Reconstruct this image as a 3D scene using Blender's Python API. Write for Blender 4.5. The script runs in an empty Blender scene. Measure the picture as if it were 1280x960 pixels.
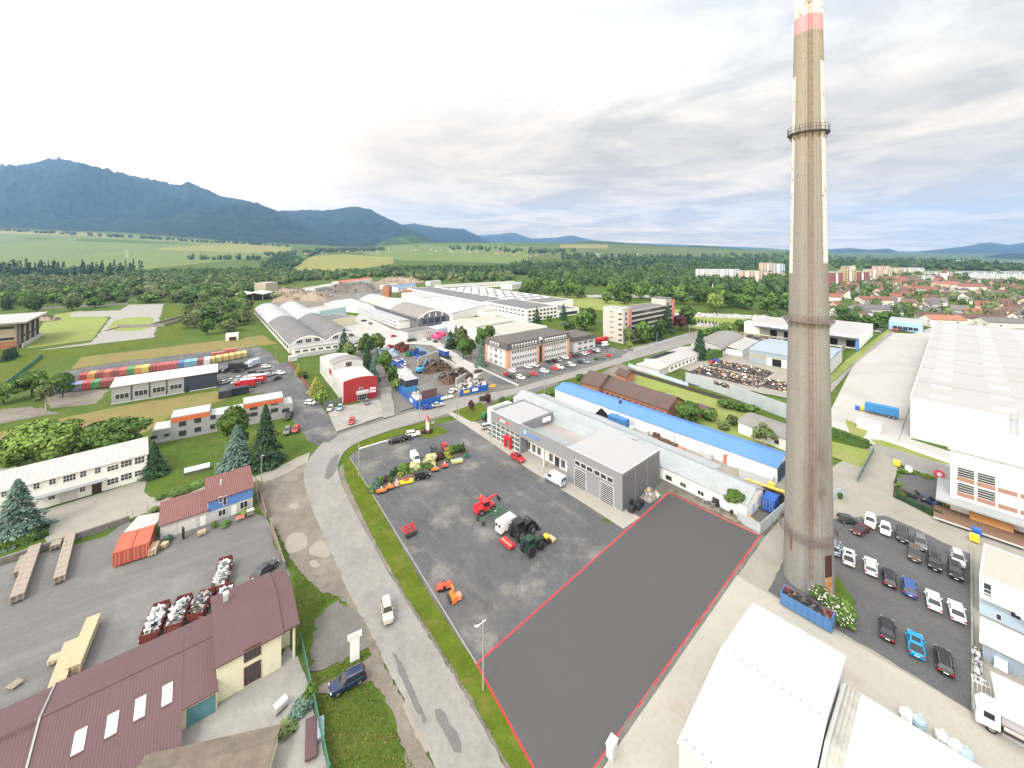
import bpy, bmesh, math, random
from mathutils import Vector, noise
R = math.radians
rnd = random.Random(7)
SC = bpy.context.scene
C = SC.collection
H, F, YH = 60.0, 505.0, 310.0          # drone height, focal length in photo pixels, horizon row

def lerp(a, b, t): return a + (b - a) * t
def interp(pts, x):
    if x <= pts[0][0]: return pts[0][1]
    for (a, b), (c, d) in zip(pts, pts[1:]):
        if x <= c: return lerp(b, d, (x - a) / (c - a))
    return pts[-1][1]
def sstep(t):
    t = max(0.0, min(1.0, t)); return t * t * (3 - 2 * t)

def G(px, py, z=0.0):                  # photo pixel -> point of the place at height z
    Y = F * (H - z) / (py - YH)
    return Vector(((px - 640) * Y / F, Y, z))
def hgt(base, top): return H * (base - top) / (base - YH)

CREST = [(-600, 280), (0, 286), (150, 291), (330, 304), (450, 309), (520, 304), (640, 303), (740, 304), (860, 309), (960, 314), (1050, 321), (1280, 325), (1900, 325)]
def T(x, y):                           # terrain height
    if y < 1000: return 0.0
    px = 640 + F * x / y
    ze = H + (YH - interp(CREST, px)) * 3500 / F
    return ze * sstep((y - 1000) / 2500) + 6 * noise.noise((x / 500, y / 500, 0)) * sstep((y - 1000) / 800)
def GT(px, py):                        # pixel -> point on the terrain, by marching
    if py > 341: return G(px, py)
    y = 900.0
    while y < 3600:
        x = (px - 640) * y / F
        if H - (py - YH) * y / F <= T(x, y): break
        y += 8
    x = (px - 640) * y / F
    return Vector((x, y, T(x, y)))

# ---------------------------------------------------------------- materials
MATS = {}
def M(name, col, rough=.75, metal=0.0, var=.12, sc=.6, bump=0.0, bsc=14.0, stripe=None, dirt=None, spec=.4, objcol=False, rand=0.0, grain=0.0, bdist=.05):
    if name in MATS: return MATS[name]
    m = bpy.data.materials.new(name); m.use_nodes = True; MATS[name] = m
    nt = m.node_tree; N = nt.nodes; L = nt.links
    b = N['Principled BSDF']
    b.inputs['Roughness'].default_value = rough; b.inputs['Metallic'].default_value = metal
    b.inputs['Specular IOR Level'].default_value = spec
    tc = N.new('ShaderNodeTexCoord')
    def nz(scale, detail=6, st=None):
        n = N.new('ShaderNodeTexNoise'); n.inputs['Scale'].default_value = scale; n.inputs['Detail'].default_value = detail
        n.inputs['Roughness'].default_value = .62
        src = tc.outputs['Object']
        if st:
            mp = N.new('ShaderNodeMapping'); mp.vector_type = 'TEXTURE'; mp.inputs['Rotation'].default_value = (0, 0, R(st[1])); mp.inputs['Scale'].default_value = (st[0], 1, 1); L.new(src, mp.inputs[0]); src = mp.outputs[0]
        L.new(src, n.inputs['Vector']); return n
    def mixc(kind, fac, a, bb):
        x = N.new('ShaderNodeMix'); x.data_type = 'RGBA'; x.blend_type = kind
        for sock, v in ((x.inputs[0], fac), (x.inputs[6], a), (x.inputs[7], bb)):
            if hasattr(v, 'links'): L.new(v, sock)
            elif isinstance(v, (int, float)): sock.default_value = v
            else: sock.default_value = (*v, 1)
        return x.outputs[2]
    def mr(src, a, bb, c, d):
        r = N.new('ShaderNodeMapRange'); L.new(src, r.inputs[0])
        for i, v in enumerate((a, bb, c, d)): r.inputs[i + 1].default_value = v
        return r.outputs[0]
    if objcol:
        oi = N.new('ShaderNodeObjectInfo'); base = oi.outputs['Color']
    else:
        rg = N.new('ShaderNodeRGB'); rg.outputs[0].default_value = (*col, 1); base = rg.outputs[0]
    if rand:
        oi = N.new('ShaderNodeObjectInfo')
        v = mr(oi.outputs['Random'], 0, 1, 1 - rand, 1 + rand)
        base = mixc('MULTIPLY', 1.0, base, v)
    if var:
        base = mixc('MULTIPLY', 1.0, base, mr(nz(sc).outputs[0], .25, .75, 1 - var, 1 + var))
        base = mixc('MULTIPLY', 1.0, base, mr(nz(sc * 9.7, 4).outputs[0], .3, .7, 1 - var * .6, 1 + var * .6))
    if dirt:
        for dcol, dsc, lo, hi, amt, *st in dirt:
            base = mixc('MIX', mr(nz(dsc, 6, st[0] if st else None).outputs[0], lo, hi, 0, amt), base, dcol)
    if grain: base = mixc('MULTIPLY', 1.0, base, mr(nz(3.5, 3).outputs[0], .3, .7, 1 - grain, 1 + grain))
    L.new(base, b.inputs['Base Color'])
    hsrc = None
    if bump:
        hsrc = nz(bsc, 5).outputs[0]; bs = bump
    if stripe:
        ax, per, st = stripe
        sp = N.new('ShaderNodeSeparateXYZ'); L.new(tc.outputs['Object'], sp.inputs[0])
        mm = N.new('ShaderNodeMath'); mm.operation = 'MULTIPLY'; mm.inputs[1].default_value = 2 * math.pi / per
        L.new(sp.outputs['XYZ'.index(ax)], mm.inputs[0])
        sn = N.new('ShaderNodeMath'); sn.operation = 'SINE'; L.new(mm.outputs[0], sn.inputs[0])
        hsrc = sn.outputs[0]; bs = st
    if hsrc is not None:
        bp = N.new('ShaderNodeBump'); bp.inputs['Strength'].default_value = bs; bp.inputs['Distance'].default_value = bdist
        L.new(hsrc, bp.inputs['Height']); L.new(bp.outputs[0], b.inputs['Normal'])
    return m

# ---------------------------------------------------------------- mesh building
class MB:
    def __init__(s): s.v = []; s.f = []; s.m = []
    def poly(s, pts, mi=0):
        n = len(s.v); s.v += [tuple(p) for p in pts]; s.f.append(tuple(range(n, n + len(pts)))); s.m.append(mi); return s
    def box(s, x0, x1, y0, y1, z0, z1, mi=0):
        n = len(s.v)
        s.v += [(x0, y0, z0), (x1, y0, z0), (x1, y1, z0), (x0, y1, z0), (x0, y0, z1), (x1, y0, z1), (x1, y1, z1), (x0, y1, z1)]
        for q in ((0, 3, 2, 1), (4, 5, 6, 7), (0, 1, 5, 4), (1, 2, 6, 5), (2, 3, 7, 6), (3, 0, 4, 7)):
            s.f.append(tuple(n + i for i in q)); s.m.append(mi)
        return s
    def obox(s, c, sx, sy, sz, rz=0, mi=0, rx=0):      # centre-bottom c
        n = len(s.v); ca, sa = math.cos(rz), math.sin(rz); cx, sxx = math.cos(rx), math.sin(rx)
        for z in (0, sz):
            for x, y in ((-sx / 2, -sy / 2), (sx / 2, -sy / 2), (sx / 2, sy / 2), (-sx / 2, sy / 2)):
                yy, zz = y * cx - z * sxx, y * sxx + z * cx
                s.v.append((c[0] + x * ca - yy * sa, c[1] + x * sa + yy * ca, c[2] + zz))
        for q in ((0, 3, 2, 1), (4, 5, 6, 7), (0, 1, 5, 4), (1, 2, 6, 5), (2, 3, 7, 6), (3, 0, 4, 7)):
            s.f.append(tuple(n + i for i in q)); s.m.append(mi)
        return s
    def prism(s, pts, z0, z1, mi=0, tmi=None, bottom=True, top=True):
        n = len(s.v); k = len(pts)
        a = sum(p[0] * q[1] - q[0] * p[1] for p, q in zip(pts, pts[1:] + pts[:1]))
        if a < 0: pts = pts[::-1]
        s.v += [(p[0], p[1], z0) for p in pts] + [(p[0], p[1], z1) for p in pts]
        for i in range(k):
            j = (i + 1) % k; s.f.append((n + i, n + j, n + k + j, n + k + i)); s.m.append(mi)
        if bottom: s.f.append(tuple(n + i for i in reversed(range(k)))); s.m.append(mi)
        if top: s.f.append(tuple(n + k + i for i in range(k))); s.m.append(mi if tmi is None else tmi)
        return s
    def xprism(s, prof, x0, x1, mi=0, tmi=None):       # profile in (y,z), swept along x
        n = len(s.v); k = len(prof)
        s.v += [(x0, p[0], p[1]) for p in prof] + [(x1, p[0], p[1]) for p in prof]
        for i in range(k):
            j = (i + 1) % k; s.f.append((n + i, n + k + i, n + k + j, n + j)); s.m.append(mi)
        s.f.append(tuple(n + i for i in range(k))); s.m.append(mi if tmi is None else tmi)
        s.f.append(tuple(n + k + i for i in reversed(range(k)))); s.m.append(mi if tmi is None else tmi)
        return s
    def cyl(s, p0, p1, r0, r1=None, n=8, mi=0, caps=True):
        p0, p1 = Vector(p0), Vector(p1); r1 = r0 if r1 is None else r1
        d = (p1 - p0).normalized(); u = d.orthogonal().normalized(); w = d.cross(u)
        b = len(s.v)
        for p, r in ((p0, r0), (p1, r1)):
            for i in range(n):
                a = 2 * math.pi * i / n
                s.v.append(tuple(p + (u * math.cos(a) + w * math.sin(a)) * r))
        for i in range(n):
            j = (i + 1) % n; s.f.append((b + i, b + j, b + n + j, b + n + i)); s.m.append(mi)
        if caps:
            s.f.append(tuple(b + i for i in reversed(range(n)))); s.m.append(mi)
            s.f.append(tuple(b + n + i for i in range(n))); s.m.append(mi)
        return s
    def tube(s, pts, r, n=6, mi=0):
        for a, b in zip(pts, pts[1:]): s.cyl(a, b, r, r, n, mi)
        return s
    def ell(s, c, rx, ry, rz, nu=12, nv=8, mi=0, jit=0, seed=0):
        b = len(s.v); q = random.Random(seed)
        for i in range(nv + 1):
            t = math.pi * i / nv
            for j in range(nu):
                a = 2 * math.pi * j / nu; k = 1 + q.uniform(-jit, jit)
                s.v.append((c[0] + rx * k * math.sin(t) * math.cos(a), c[1] + ry * k * math.sin(t) * math.sin(a), c[2] + rz * k * math.cos(t)))
        for i in range(nv):
            for j in range(nu):
                k = (j + 1) % nu
                s.f.append((b + i * nu + j, b + (i + 1) * nu + j, b + (i + 1) * nu + k, b + i * nu + k)); s.m.append(mi)
        return s
    def mesh(s, name, mats, smooth=False):
        me = bpy.data.meshes.new(name); me.from_pydata(s.v, [], s.f)
        for m in (mats if isinstance(mats, (list, tuple)) else [mats]): me.materials.append(m)
        if any(s.m): me.polygons.foreach_set('material_index', s.m)
        if smooth: me.polygons.foreach_set('use_smooth', [True] * len(s.f))
        me.update(); return me
    def build(s, name, mats, parent=None, loc=(0, 0, 0), rz=0, smooth=False):
        return ob(name, s.mesh(name, mats, smooth), parent, loc, rz)

def ob(name, me, parent=None, loc=(0, 0, 0), rz=0):
    o = bpy.data.objects.new(name, me); C.objects.link(o)
    o.location = loc; o.rotation_euler = (0, 0, rz)
    if parent is not None: o.parent = parent
    return o
def tag(o, label, cat, group=None, kind=None):
    o['label'] = label; o['category'] = cat
    if group: o['group'] = group
    if kind: o['kind'] = kind
    return o
def thing(name, label, cat, loc=(0, 0, 0), rz=0, group=None):
    return tag(ob(name, None, None, loc, rz), label, cat, group)
KIDS = {}
def kids(root):                        # children and grandchildren of a finished thing, read once
    if root.name not in KIDS: KIDS[root.name] = [(c, list(c.children)) for c in root.children]
    return KIDS[root.name]
def dup(root, loc, rz=0, label=None, group=None, scale=None, color=None):
    r = root.copy(); C.objects.link(r); r.location = loc; r.rotation_euler = (0, 0, rz)
    if label: r['label'] = label
    if group: r['group'] = group
    if scale: r.scale = (scale,) * 3 if not isinstance(scale, tuple) else scale
    for ch, gs in kids(root):
        c = ch.copy(); C.objects.link(c); c.parent = r
        if color: c.color = color
        for g in gs:
            d = g.copy(); C.objects.link(d); d.parent = c
            if color: d.color = color
    return r
def reuse(root, used, loc, rz=0, label=None, group=None, scale=None, color=None):   # first placing moves the model itself, later ones copy it
    if root.name not in used:
        used.add(root.name); root.location = loc; root.rotation_euler = (0, 0, rz)
        if label: root['label'] = label
        if group: root['group'] = group
        if scale: root.scale = (scale,) * 3 if not isinstance(scale, tuple) else scale
        if color:
            for ch, gs in kids(root):
                ch.color = color
                for g in gs: g.color = color
        else: kids(root)
        return root
    return dup(root, loc, rz, label, group, scale, color)
USED = set()

LAYER = [0.02]
def sheet(name, pts, mat, jit=0.0, seg=0, z=None, kind='structure', label=None, cat=None, world=False, ch=0):
    P = [Vector(p) if world else G(*p) for p in pts]
    for _ in range(ch): P = [x for a, b in zip(P, P[1:] + P[:1]) for x in (a.lerp(b, .22), a.lerp(b, .78))]
    if seg:
        q = random.Random(len(pts) + int(P[0].x)); Q = []
        for a, b in zip(P, P[1:] + P[:1]):
            n = max(1, int((b - a).length / seg))
            for i in range(n):
                p = a.lerp(b, i / n)
                Q.append(p + Vector((q.uniform(-jit, jit), q.uniform(-jit, jit), 0)))
        P = Q
    if z is None: LAYER[0] += .005; z = LAYER[0]
    mb = MB(); pts2 = [(p.x, p.y, z) for p in P]
    a = sum(p[0] * q[1] - q[0] * p[1] for p, q in zip(pts2, pts2[1:] + pts2[:1]))
    mb.poly(pts2 if a > 0 else pts2[::-1])
    o = mb.build(name, mat); o['kind'] = kind
    if label: o['label'] = label; o['category'] = cat or name.replace('_', ' ')
    return o
# ================================================================ camera, sky, light
cam = bpy.data.cameras.new('camera'); co = bpy.data.objects.new('camera', cam); C.objects.link(co)
cam.sensor_fit = 'HORIZONTAL'; cam.sensor_width = 36; cam.lens = 36 * F / 1280; cam.shift_y = -(480 - YH) / 1280
cam.clip_start = .5; cam.clip_end = 40000
co.location = (0, 0, H); co.rotation_euler = (R(90), 0, 0); SC.camera = co

SUN_EL, SUN_AZ = 48, 208                  # soft sun high behind the clouds, to the left and behind
w = bpy.data.worlds.new('World'); SC.world = w; w.use_nodes = True
nt = w.node_tree; N = nt.nodes; L = nt.links
bg = N['Background']; bg.inputs[1].default_value = .1
sky = N.new('ShaderNodeTexSky'); sky.sky_type = 'NISHITA'; sky.sun_disc = False
sky.sun_elevation = R(SUN_EL); sky.sun_rotation = R(SUN_AZ); sky.altitude = 400; sky.dust_density = 2
tc = N.new('ShaderNodeTexCoord'); sp = N.new('ShaderNodeSeparateXYZ'); L.new(tc.outputs['Generated'], sp.inputs[0])
def math_(op, a, b=None, clamp=False):
    n = N.new('ShaderNodeMath'); n.operation = op; n.use_clamp = clamp
    for i, v in enumerate((a, b)):
        if v is None: continue
        if hasattr(v, 'links'): L.new(v, n.inputs[i])
        else: n.inputs[i].default_value = v
    return n.outputs[0]
def mapr(src, a, b, c, d):
    r = N.new('ShaderNodeMapRange'); L.new(src, r.inputs[0])
    for i, v in enumerate((a, b, c, d)): r.inputs[i + 1].default_value = v
    return r.outputs[0]
def mixw(fac, a, b):
    x = N.new('ShaderNodeMix'); x.data_type = 'RGBA'
    for sock, v in ((x.inputs[0], fac), (x.inputs[6], a), (x.inputs[7], b)):
        if hasattr(v, 'links'): L.new(v, sock)
        elif isinstance(v, (int, float)): sock.default_value = v
        else: sock.default_value = (*v, 1)
    return x.outputs[2]
zc = math_('ADD', math_('MAXIMUM', sp.outputs[2], 0.0), .07)
cb = N.new('ShaderNodeCombineXYZ')                      # clouds as a layer overhead: direction / height
L.new(math_('DIVIDE', sp.outputs[0], zc), cb.inputs[0]); L.new(math_('DIVIDE', sp.outputs[1], zc), cb.inputs[1])
def cl(scale, detail, dist, rough=.55, off=0):
    n = N.new('ShaderNodeTexNoise'); n.inputs['Scale'].default_value = scale; n.inputs['Detail'].default_value = detail
    n.inputs['Roughness'].default_value = rough; n.inputs['Distortion'].default_value = dist
    mp = N.new('ShaderNodeMapping'); mp.inputs['Location'].default_value = (off, off * .7, off)
    L.new(cb.outputs[0], mp.inputs[0]); L.new(mp.outputs[0], n.inputs['Vector']); return n.outputs[0]
big = mapr(cl(.85, 8, .5, .58, 3.1), .38, .60, 0, 1)
fine = mapr(cl(2.6, 8, .7, .6, 9.0), .34, .66, 0, 1)
# brighter overhead and to the left where the sun stands behind the cloud
side = mapr(math_('ADD', math_('MULTIPLY', sp.outputs[0], .8), math_('MULTIPLY', sp.outputs[2], -.75)), -.66, -.08, 0, 1)
dark = math_('MULTIPLY', math_('ADD', math_('MULTIPLY', big, .85), math_('MULTIPLY', fine, .35)), side, True)
zen = mapr(sp.outputs[2], .22, .75, 1, 2.3)               # an overcast sky is about three times brighter overhead than at the horizon
left = math_('MULTIPLY', mapr(sp.outputs[0], -.95, -.3, 2.4, 1), mapr(sp.outputs[1], -.9, .1, 2.1, 1))
low = mapr(sp.outputs[2], .0, .14, 1.22, 1)
cloud = mixw(dark, (6.3, 6.05, 5.7), (3.55, 3.55, 3.5))
gap = mapr(math_('MULTIPLY', cl(.8, 6, .3, .55, 21.0), mapr(sp.outputs[2], .0, .25, 1, .5)), .52, .64, 0, .5)
sc_ = N.new('ShaderNodeVectorMath'); sc_.operation = 'SCALE'
L.new(mixw(gap, cloud, mixw(.94, sky.outputs[0], (6.9, 6.3, 5.6))), sc_.inputs[0]); L.new(math_('MULTIPLY', math_('MULTIPLY', zen, left), low), sc_.inputs['Scale'])
wm = N.new('ShaderNodeMix'); wm.data_type = 'RGBA'; wm.blend_type = 'MULTIPLY'; wm.inputs[7].default_value = (1.64, 1.31, .87, 1)   # warm low light behind the bluish air
L.new(mapr(sp.outputs[2], .05, .42, 1, 0), wm.inputs[0]); L.new(sc_.outputs[0], wm.inputs[6]); L.new(wm.outputs[2], bg.inputs[0])

sl = bpy.data.lights.new('sun', 'SUN'); so = bpy.data.objects.new('sun', sl); C.objects.link(so)
sl.energy = 1.5; sl.angle = R(12); sl.color = (1, .96, .9)
so.rotation_euler = (R(90 - SUN_EL), 0, R(180 - SUN_AZ))
SC.view_settings.view_transform = 'Standard'; SC.view_settings.look = 'None'
SC.view_settings.exposure = .64; SC.view_settings.gamma = 1
SC.cycles.max_bounces = 5; SC.cycles.diffuse_bounces = 3; SC.cycles.glossy_bounces = 2; SC.cycles.volume_bounces = 0
SC.cycles.use_denoising = True; SC.cycles.transparent_max_bounces = 6; SC.cycles.caustics_reflective = False

# ================================================================ terrain, fields, mountains
GRASS = M('grass', (.062, .10, .016), .95, var=.25, sc=.06, bump=.5, bsc=3, dirt=[((.115, .115, .038), .15, .48, .72, .85), ((.04, .08, .011), .9, .45, .7, .7)], spec=.1)
MEADOW = M('meadow', (.185, .225, .062), .95, var=.15, sc=.02, dirt=[((.21, .20, .08), .05, .45, .65, .7), ((.11, .16, .03), .3, .5, .7, .6)], spec=.1)
def grid(name, xs, ys, fn, mat):
    mb = MB(); nx = len(xs)
    mb.v = [fn(x, y) for y in ys for x in xs]
    for j in range(len(ys) - 1):
        for i in range(nx - 1):
            k = j * nx + i; mb.f.append((k, k + 1, k + nx + 1, k + nx)); mb.m.append(0)
    return mb.build(name, mat, smooth=True)
us = [-2.6 + 5.2 * i / 130 for i in range(131)]
ys = [-90, -20, 1000] + [1000 * 1.05 ** i for i in range(1, 27)] + [4200, 5500, 7500, 11000]
o = grid('ground', us, ys, lambda u, y: (u * max(y, 160), y, T(u * max(y, 160), y) if y < 3600 else T(u * 3600, 3600)), GRASS); o['kind'] = 'structure'

def field(pxs, top, bot, mat, ny=8, lift=.6, name='field'):
    mb = MB(); n = max(2, int((pxs[-1] - pxs[0]) / 10))
    for j in range(ny + 1):
        for i in range(n + 1):
            px = lerp(pxs[0], pxs[-1], i / n)
            p = GT(px, lerp(interp(bot, px), interp(top, px), j / ny)); mb.v.append((p.x, p.y, p.z + lift))
    for j in range(ny):
        for i in range(n):
            k = j * (n + 1) + i; mb.f.append((k, k + 1, k + n + 2, k + n + 1)); mb.m.append(0)
    o = mb.build(name, mat, smooth=True); o['kind'] = 'structure'; return o
CROP1 = M('crop_green', (.11, .15, .047), .95, var=.1, sc=.004, dirt=[((.15, .17, .05), .006, .45, .7, .7)], spec=.1)
CROP2 = M('crop_pale', (.20, .19, .075), .95, var=.1, sc=.006, spec=.1)
CROP3 = M('crop_yellow', (.20, .19, .055), .95, var=.12, sc=.01, dirt=[((.12, .17, .05), .02, .52, .62, .7)], spec=.1)
CROP4 = M('pasture', (.085, .11, .035), .95, var=.15, sc=.006, dirt=[((.12, .15, .06), .01, .5, .66, .7)], spec=.1)
field((-300, 365), [(-300, 284), (0, 287.5), (150, 293), (330, 305.5), (365, 308)], [(-300, 345), (0, 340), (180, 337), (365, 318)], CROP1)
field((-300, 300), [(-300, 284), (0, 287), (110, 291), (300, 303)], [(-300, 288), (0, 292), (150, 297), (300, 306)], CROP2, 3, 1.2)
field((195, 362), [(195, 311), (250, 307), (300, 305), (362, 309)], [(195, 313), (362, 318)], CROP3, 3, 1.4)
field((366, 492), [(366, 336), (390, 320), (430, 318), (492, 322)], [(366, 341), (430, 340.5), (492, 330)], CROP3, 5, 1.0)
field((455, 660), [(455, 310), (520, 306), (660, 304)], [(455, 318), (500, 326), (660, 331)], CROP1, 6, 1.0)
field((655, 960), [(655, 304), (740, 305), (860, 310), (960, 315)], [(655, 322), (740, 328), (860, 325), (960, 322)], CROP4, 6, .9)
field((700, 760), [(700, 306), (760, 306)], [(700, 310), (760, 311)], CROP2, 3, 1.3)
field((840, 915), [(840, 331), (915, 333)], [(840, 335), (915, 338)], CROP1, 3, 1.4)

FOREST = M('forest_slope', (.013, .027, .015), .95, var=.8, sc=.012, bump=1.0, bsc=.016, bdist=22, dirt=[((.03, .05, .02), .012, .5, .75, .8), ((.10, .13, .06), .0021, .70, .74, .8)], spec=.05)
def mountain(prof, yr, yb, seed, base=None, mat=None, amp=.36):
    x0, x1 = prof[0][0], prof[-1][0]; n = int((x1 - x0) / 3.0); mb = MB(); rows = 44
    for j in range(rows + 1):
        t = j / rows * 1.2
        for i in range(n + 1):
            px = lerp(x0, x1, i / n); y = lerp(yb, yr, t)
            zr = H + (YH - interp(prof, px)) * yr / F
            zb = min(T((px - 640) * 3600 / F, 3600), zr) - 25
            x = (px - 640) / F * y
            q = noise.fractal((x / 900 + seed, y / 2600, seed), .9, 2.1, 5)
            q2 = 1 - abs(noise.noise((x / 520 + seed * 3 + q * .5, y / 2400, 0))) * 2 + .5 * (1 - abs(noise.noise((x / 190 + seed, y / 900, 3))) * 2)
            k = t if t <= 1 else 2 - t
            s = k ** 1.15
            z = zb + (zr - zb) * s + (zr - zb) * amp * (q * .8 + q2 * .45) * math.sin(min(t, 1) * math.pi) * (1 - min(t, 1) ** 3) + (zr - zb) * .045 * noise.noise((x / 55, y / 55, seed)) * min(1, k * 3)
            mb.v.append((x, y, z))
    for j in range(rows):
        for i in range(n):
            k = j * (n + 1) + i; mb.f.append((k, k + 1, k + n + 2, k + n + 1)); mb.m.append(0)
    o = mb.build('mountain', mat or FOREST, smooth=True); o['kind'] = 'structure'; return o
mountain([(-500, 235), (-200, 212), (0, 207), (30, 205), (60, 198), (75, 196), (100, 203), (150, 216), (200, 226), (225, 231), (235, 226), (250, 233), (280, 245), (320, 253), (345, 263), (365, 275), (390, 287), (410, 297), (440, 309)], 5800, 3450, 1.3)
mountain([(-500, 270), (0, 277), (60, 272), (110, 275), (170, 279), (210, 270), (250, 266), (300, 275), (350, 288), (400, 300), (440, 308)], 3900, 3250, 5.2, amp=.1)
mountain([(330, 268), (352, 263), (380, 262), (410, 263), (440, 258), (460, 260), (490, 275), (520, 288), (540, 297), (562, 306)], 6600, 4300, 2.7)
mountain([(470, 290), (500, 281), (519, 279), (545, 284), (580, 286), (600, 296), (622, 306)], 8600, 6200, 3.9)
HILLTREE = M('wooded_hill', (.03, .055, .016), .95, var=.3, sc=.01, bump=1, bsc=.05, bdist=6, dirt=[((.08, .13, .03), .01, .5, .62, .8)], spec=.05)
mountain([(468, 307), (485, 298), (500, 294), (513, 293), (527, 297), (548, 306)], 3700, 3200, 8.4, mat=HILLTREE, amp=.06)
mountain([(690, 306), (735, 301), (760, 301.5), (800, 305), (845, 308)], 4300, 3500, 9.1, mat=HILLTREE, amp=.06)
mountain([(840, 311), (868, 307), (895, 308), (930, 311)], 4300, 3500, 9.7, mat=HILLTREE, amp=.06)
mountain([(560, 302), (600, 294), (620, 293), (640, 290), (665, 298), (690, 297), (715, 294), (740, 300), (770, 303), (800, 304), (860, 306), (960, 310), (1000, 314)], 13500, 10500, 4.4)
mountain([(960, 316), (1000, 312), (1030, 312), (1060, 310), (1090, 312), (1110, 310.5), (1130, 316), (1170, 312), (1205, 308), (1228, 303.5), (1240, 303), (1260, 306), (1280, 303), (1400, 296), (1500, 300)], 9500, 6500, 6.1)
mountain([(1200, 328), (1220, 323), (1245, 318), (1265, 316.5), (1290, 316), (1400, 312), (1500, 316)], 4200, 3600, 7.7)
WATER = M('lake_water', (.25, .32, .36), .12, var=.03, sc=.01, spec=.6)
field((1214, 1420), [(1214, 327), (1420, 327.5)], [(1214, 332), (1236, 333.5), (1420, 333)], WATER, 3, 1.5, 'lake')

# air: one closed box round the whole place
hz = MB().box(-15000, 15000, -300, 14500, -120, 1420).build('haze', None)
hm = bpy.data.materials.new('haze_air'); hm.use_nodes = True; hn = hm.node_tree.nodes
hn.remove(hn['Principled BSDF']); pv = hn.new('ShaderNodeVolumePrincipled')
pv.inputs['Color'].default_value = (.30, .55, 1, 1); pv.inputs['Density'].default_value = 6.8e-5; pv.inputs['Anisotropy'].default_value = .1
hm.node_tree.links.new(pv.outputs[0], hn['Material Output'].inputs['Volume'])
hz.data.materials.clear(); hz.data.materials.append(hm); tag(hz, 'thin bluish haze in the air over the whole valley', 'haze', kind='stuff')
# ================================================================ ground surfaces
ROAD = M('road_asphalt', (.20, .192, .178), .9, grain=.07, var=.14, sc=.12, bump=.2, bsc=12, dirt=[((.15, .145, .136), .22, .52, .68, .5), ((.25, .235, .21), .5, .56, .7, .5), ((.12, .118, .114), .08, .66, .72, .5)])
YARD = M('yard_asphalt', (.072, .074, .078), .93, grain=.16, var=.16, sc=.08, bump=.3, bsc=16, dirt=[((.125, .122, .115), .055, .48, .66, .8), ((.20, .19, .17), .11, .55, .72, .7), ((.045, .047, .05), .2, .56, .7, .5), ((.15, .147, .14), .5, .55, .72, .5, (9, -50)), ((.05, .05, .052), .6, .56, .72, .5, (12, -38))])
DARKYARD = M('dark_gravel', (.08, .08, .082), .95, grain=.2, var=.14, sc=.15, bump=.5, bsc=8, dirt=[((.10, .098, .095), .3, .55, .75, .6)])
PALLETYARD = M('works_yard_asphalt', (.115, .113, .109), .9, grain=.08, var=.1, sc=.1, bump=.2, bsc=14, dirt=[((.19, .185, .175), .09, .52, .7, .6), ((.085, .085, .085), .25, .62, .72, .5), ((.165, .16, .155), .35, .52, .72, .6, (14, 36)), ((.085, .083, .08), .4, .55, .75, .5, (16, 30))])
BEIGE = M('beige_paving', (.235, .222, .19), .9, var=.08, sc=.15, bump=.2, bsc=10, dirt=[((.18, .17, .145), .2, .5, .72, .6)])
CONC = M('concrete_slab', (.30, .285, .25), .9, grain=.04, var=.07, sc=.2, dirt=[((.27, .195, .12), .12, .58, .76, .65), ((.235, .225, .20), .35, .6, .75, .5)])
CONCG = M('grey_concrete', (.24, .23, .21), .92, var=.12, sc=.3, bump=.3, bsc=6, dirt=[((.17, .165, .14), .25, .52, .7, .7), ((.31, .30, .275), .6, .55, .7, .5)])
WHITEC = M('pale_concrete', (.335, .325, .305), .9, var=.05, sc=.05, dirt=[((.27, .262, .245), .04, .5, .7, .8), ((.28, .27, .255), .12, .54, .7, .6, (10, 40))])
DIRT = M('dirt', (.145, .128, .105), .97, var=.2, sc=.25, bump=.8, bsc=4, dirt=[((.20, .185, .155), .15, .5, .66, .8), ((.07, .068, .062), .4, .55, .7, .6)])
GRAVEL = M('grey_gravel', (.115, .108, .098), .97, var=.2, sc=.3, bump=.6, bsc=8, dirt=[((.15, .14, .12), .2, .5, .7, .6)])
DRYGRASS = M('dry_grass', (.18, .145, .06), .96, var=.2, sc=.1, bump=.4, bsc=4, dirt=[((.12, .14, .035), .1, .48, .62, .8)], spec=.1)
MUD = M('puddle_water', (.215, .19, .155), .18, var=.06, sc=.5, spec=.35)
VERGE = M('verge_grass', (.070, .10, .009), .95, var=.25, sc=.25, bump=.6, bsc=5, dirt=[((.13, .115, .03), .35, .52, .70, .8), ((.045, .08, .008), .8, .5, .7, .6)], spec=.1)
PLOT = M('grey_overlay', (.075, .075, .076), .9, var=.02, sc=.1, spec=.1)  # flat grey of the graphic overlay on the plot, not a paved surface
REDLINE = M('red_overlay_outline', (.62, .02, .03), .7, var=.05)  # outline colour of the plot overlay
WLINE = M('white_road_paint', (.75, .75, .72), .8, var=.15, sc=2)

# base of worn ground under the works
sheet('gravel_ground', [(400, 560), (470, 480), (430, 420), (470, 395), (560, 400), (700, 480), (640, 500), (560, 520)], GRAVEL, .3, 3)
sheet('gravel_ground', [(571, 520), (620, 500), (960, 610), (985, 640), (950, 675), (836, 612), (790, 660), (700, 630)], GRAVEL, .3, 2)
sheet('logistics_yard', [(1100, 430), (1182, 404), (1142, 520), (1139, 549), (1300, 600), (1300, 640), (1186, 604), (1095, 556), (1060, 545)], WHITEC)
sheet('dirt_shoulder', [(421, 590), (425, 603), (455, 662), (500, 742), (560, 832), (632, 960), (650, 1000), (668, 1000), (575, 832), (512, 742), (466, 660), (438, 600), (432, 575)], DIRT, .15, .8)
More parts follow.
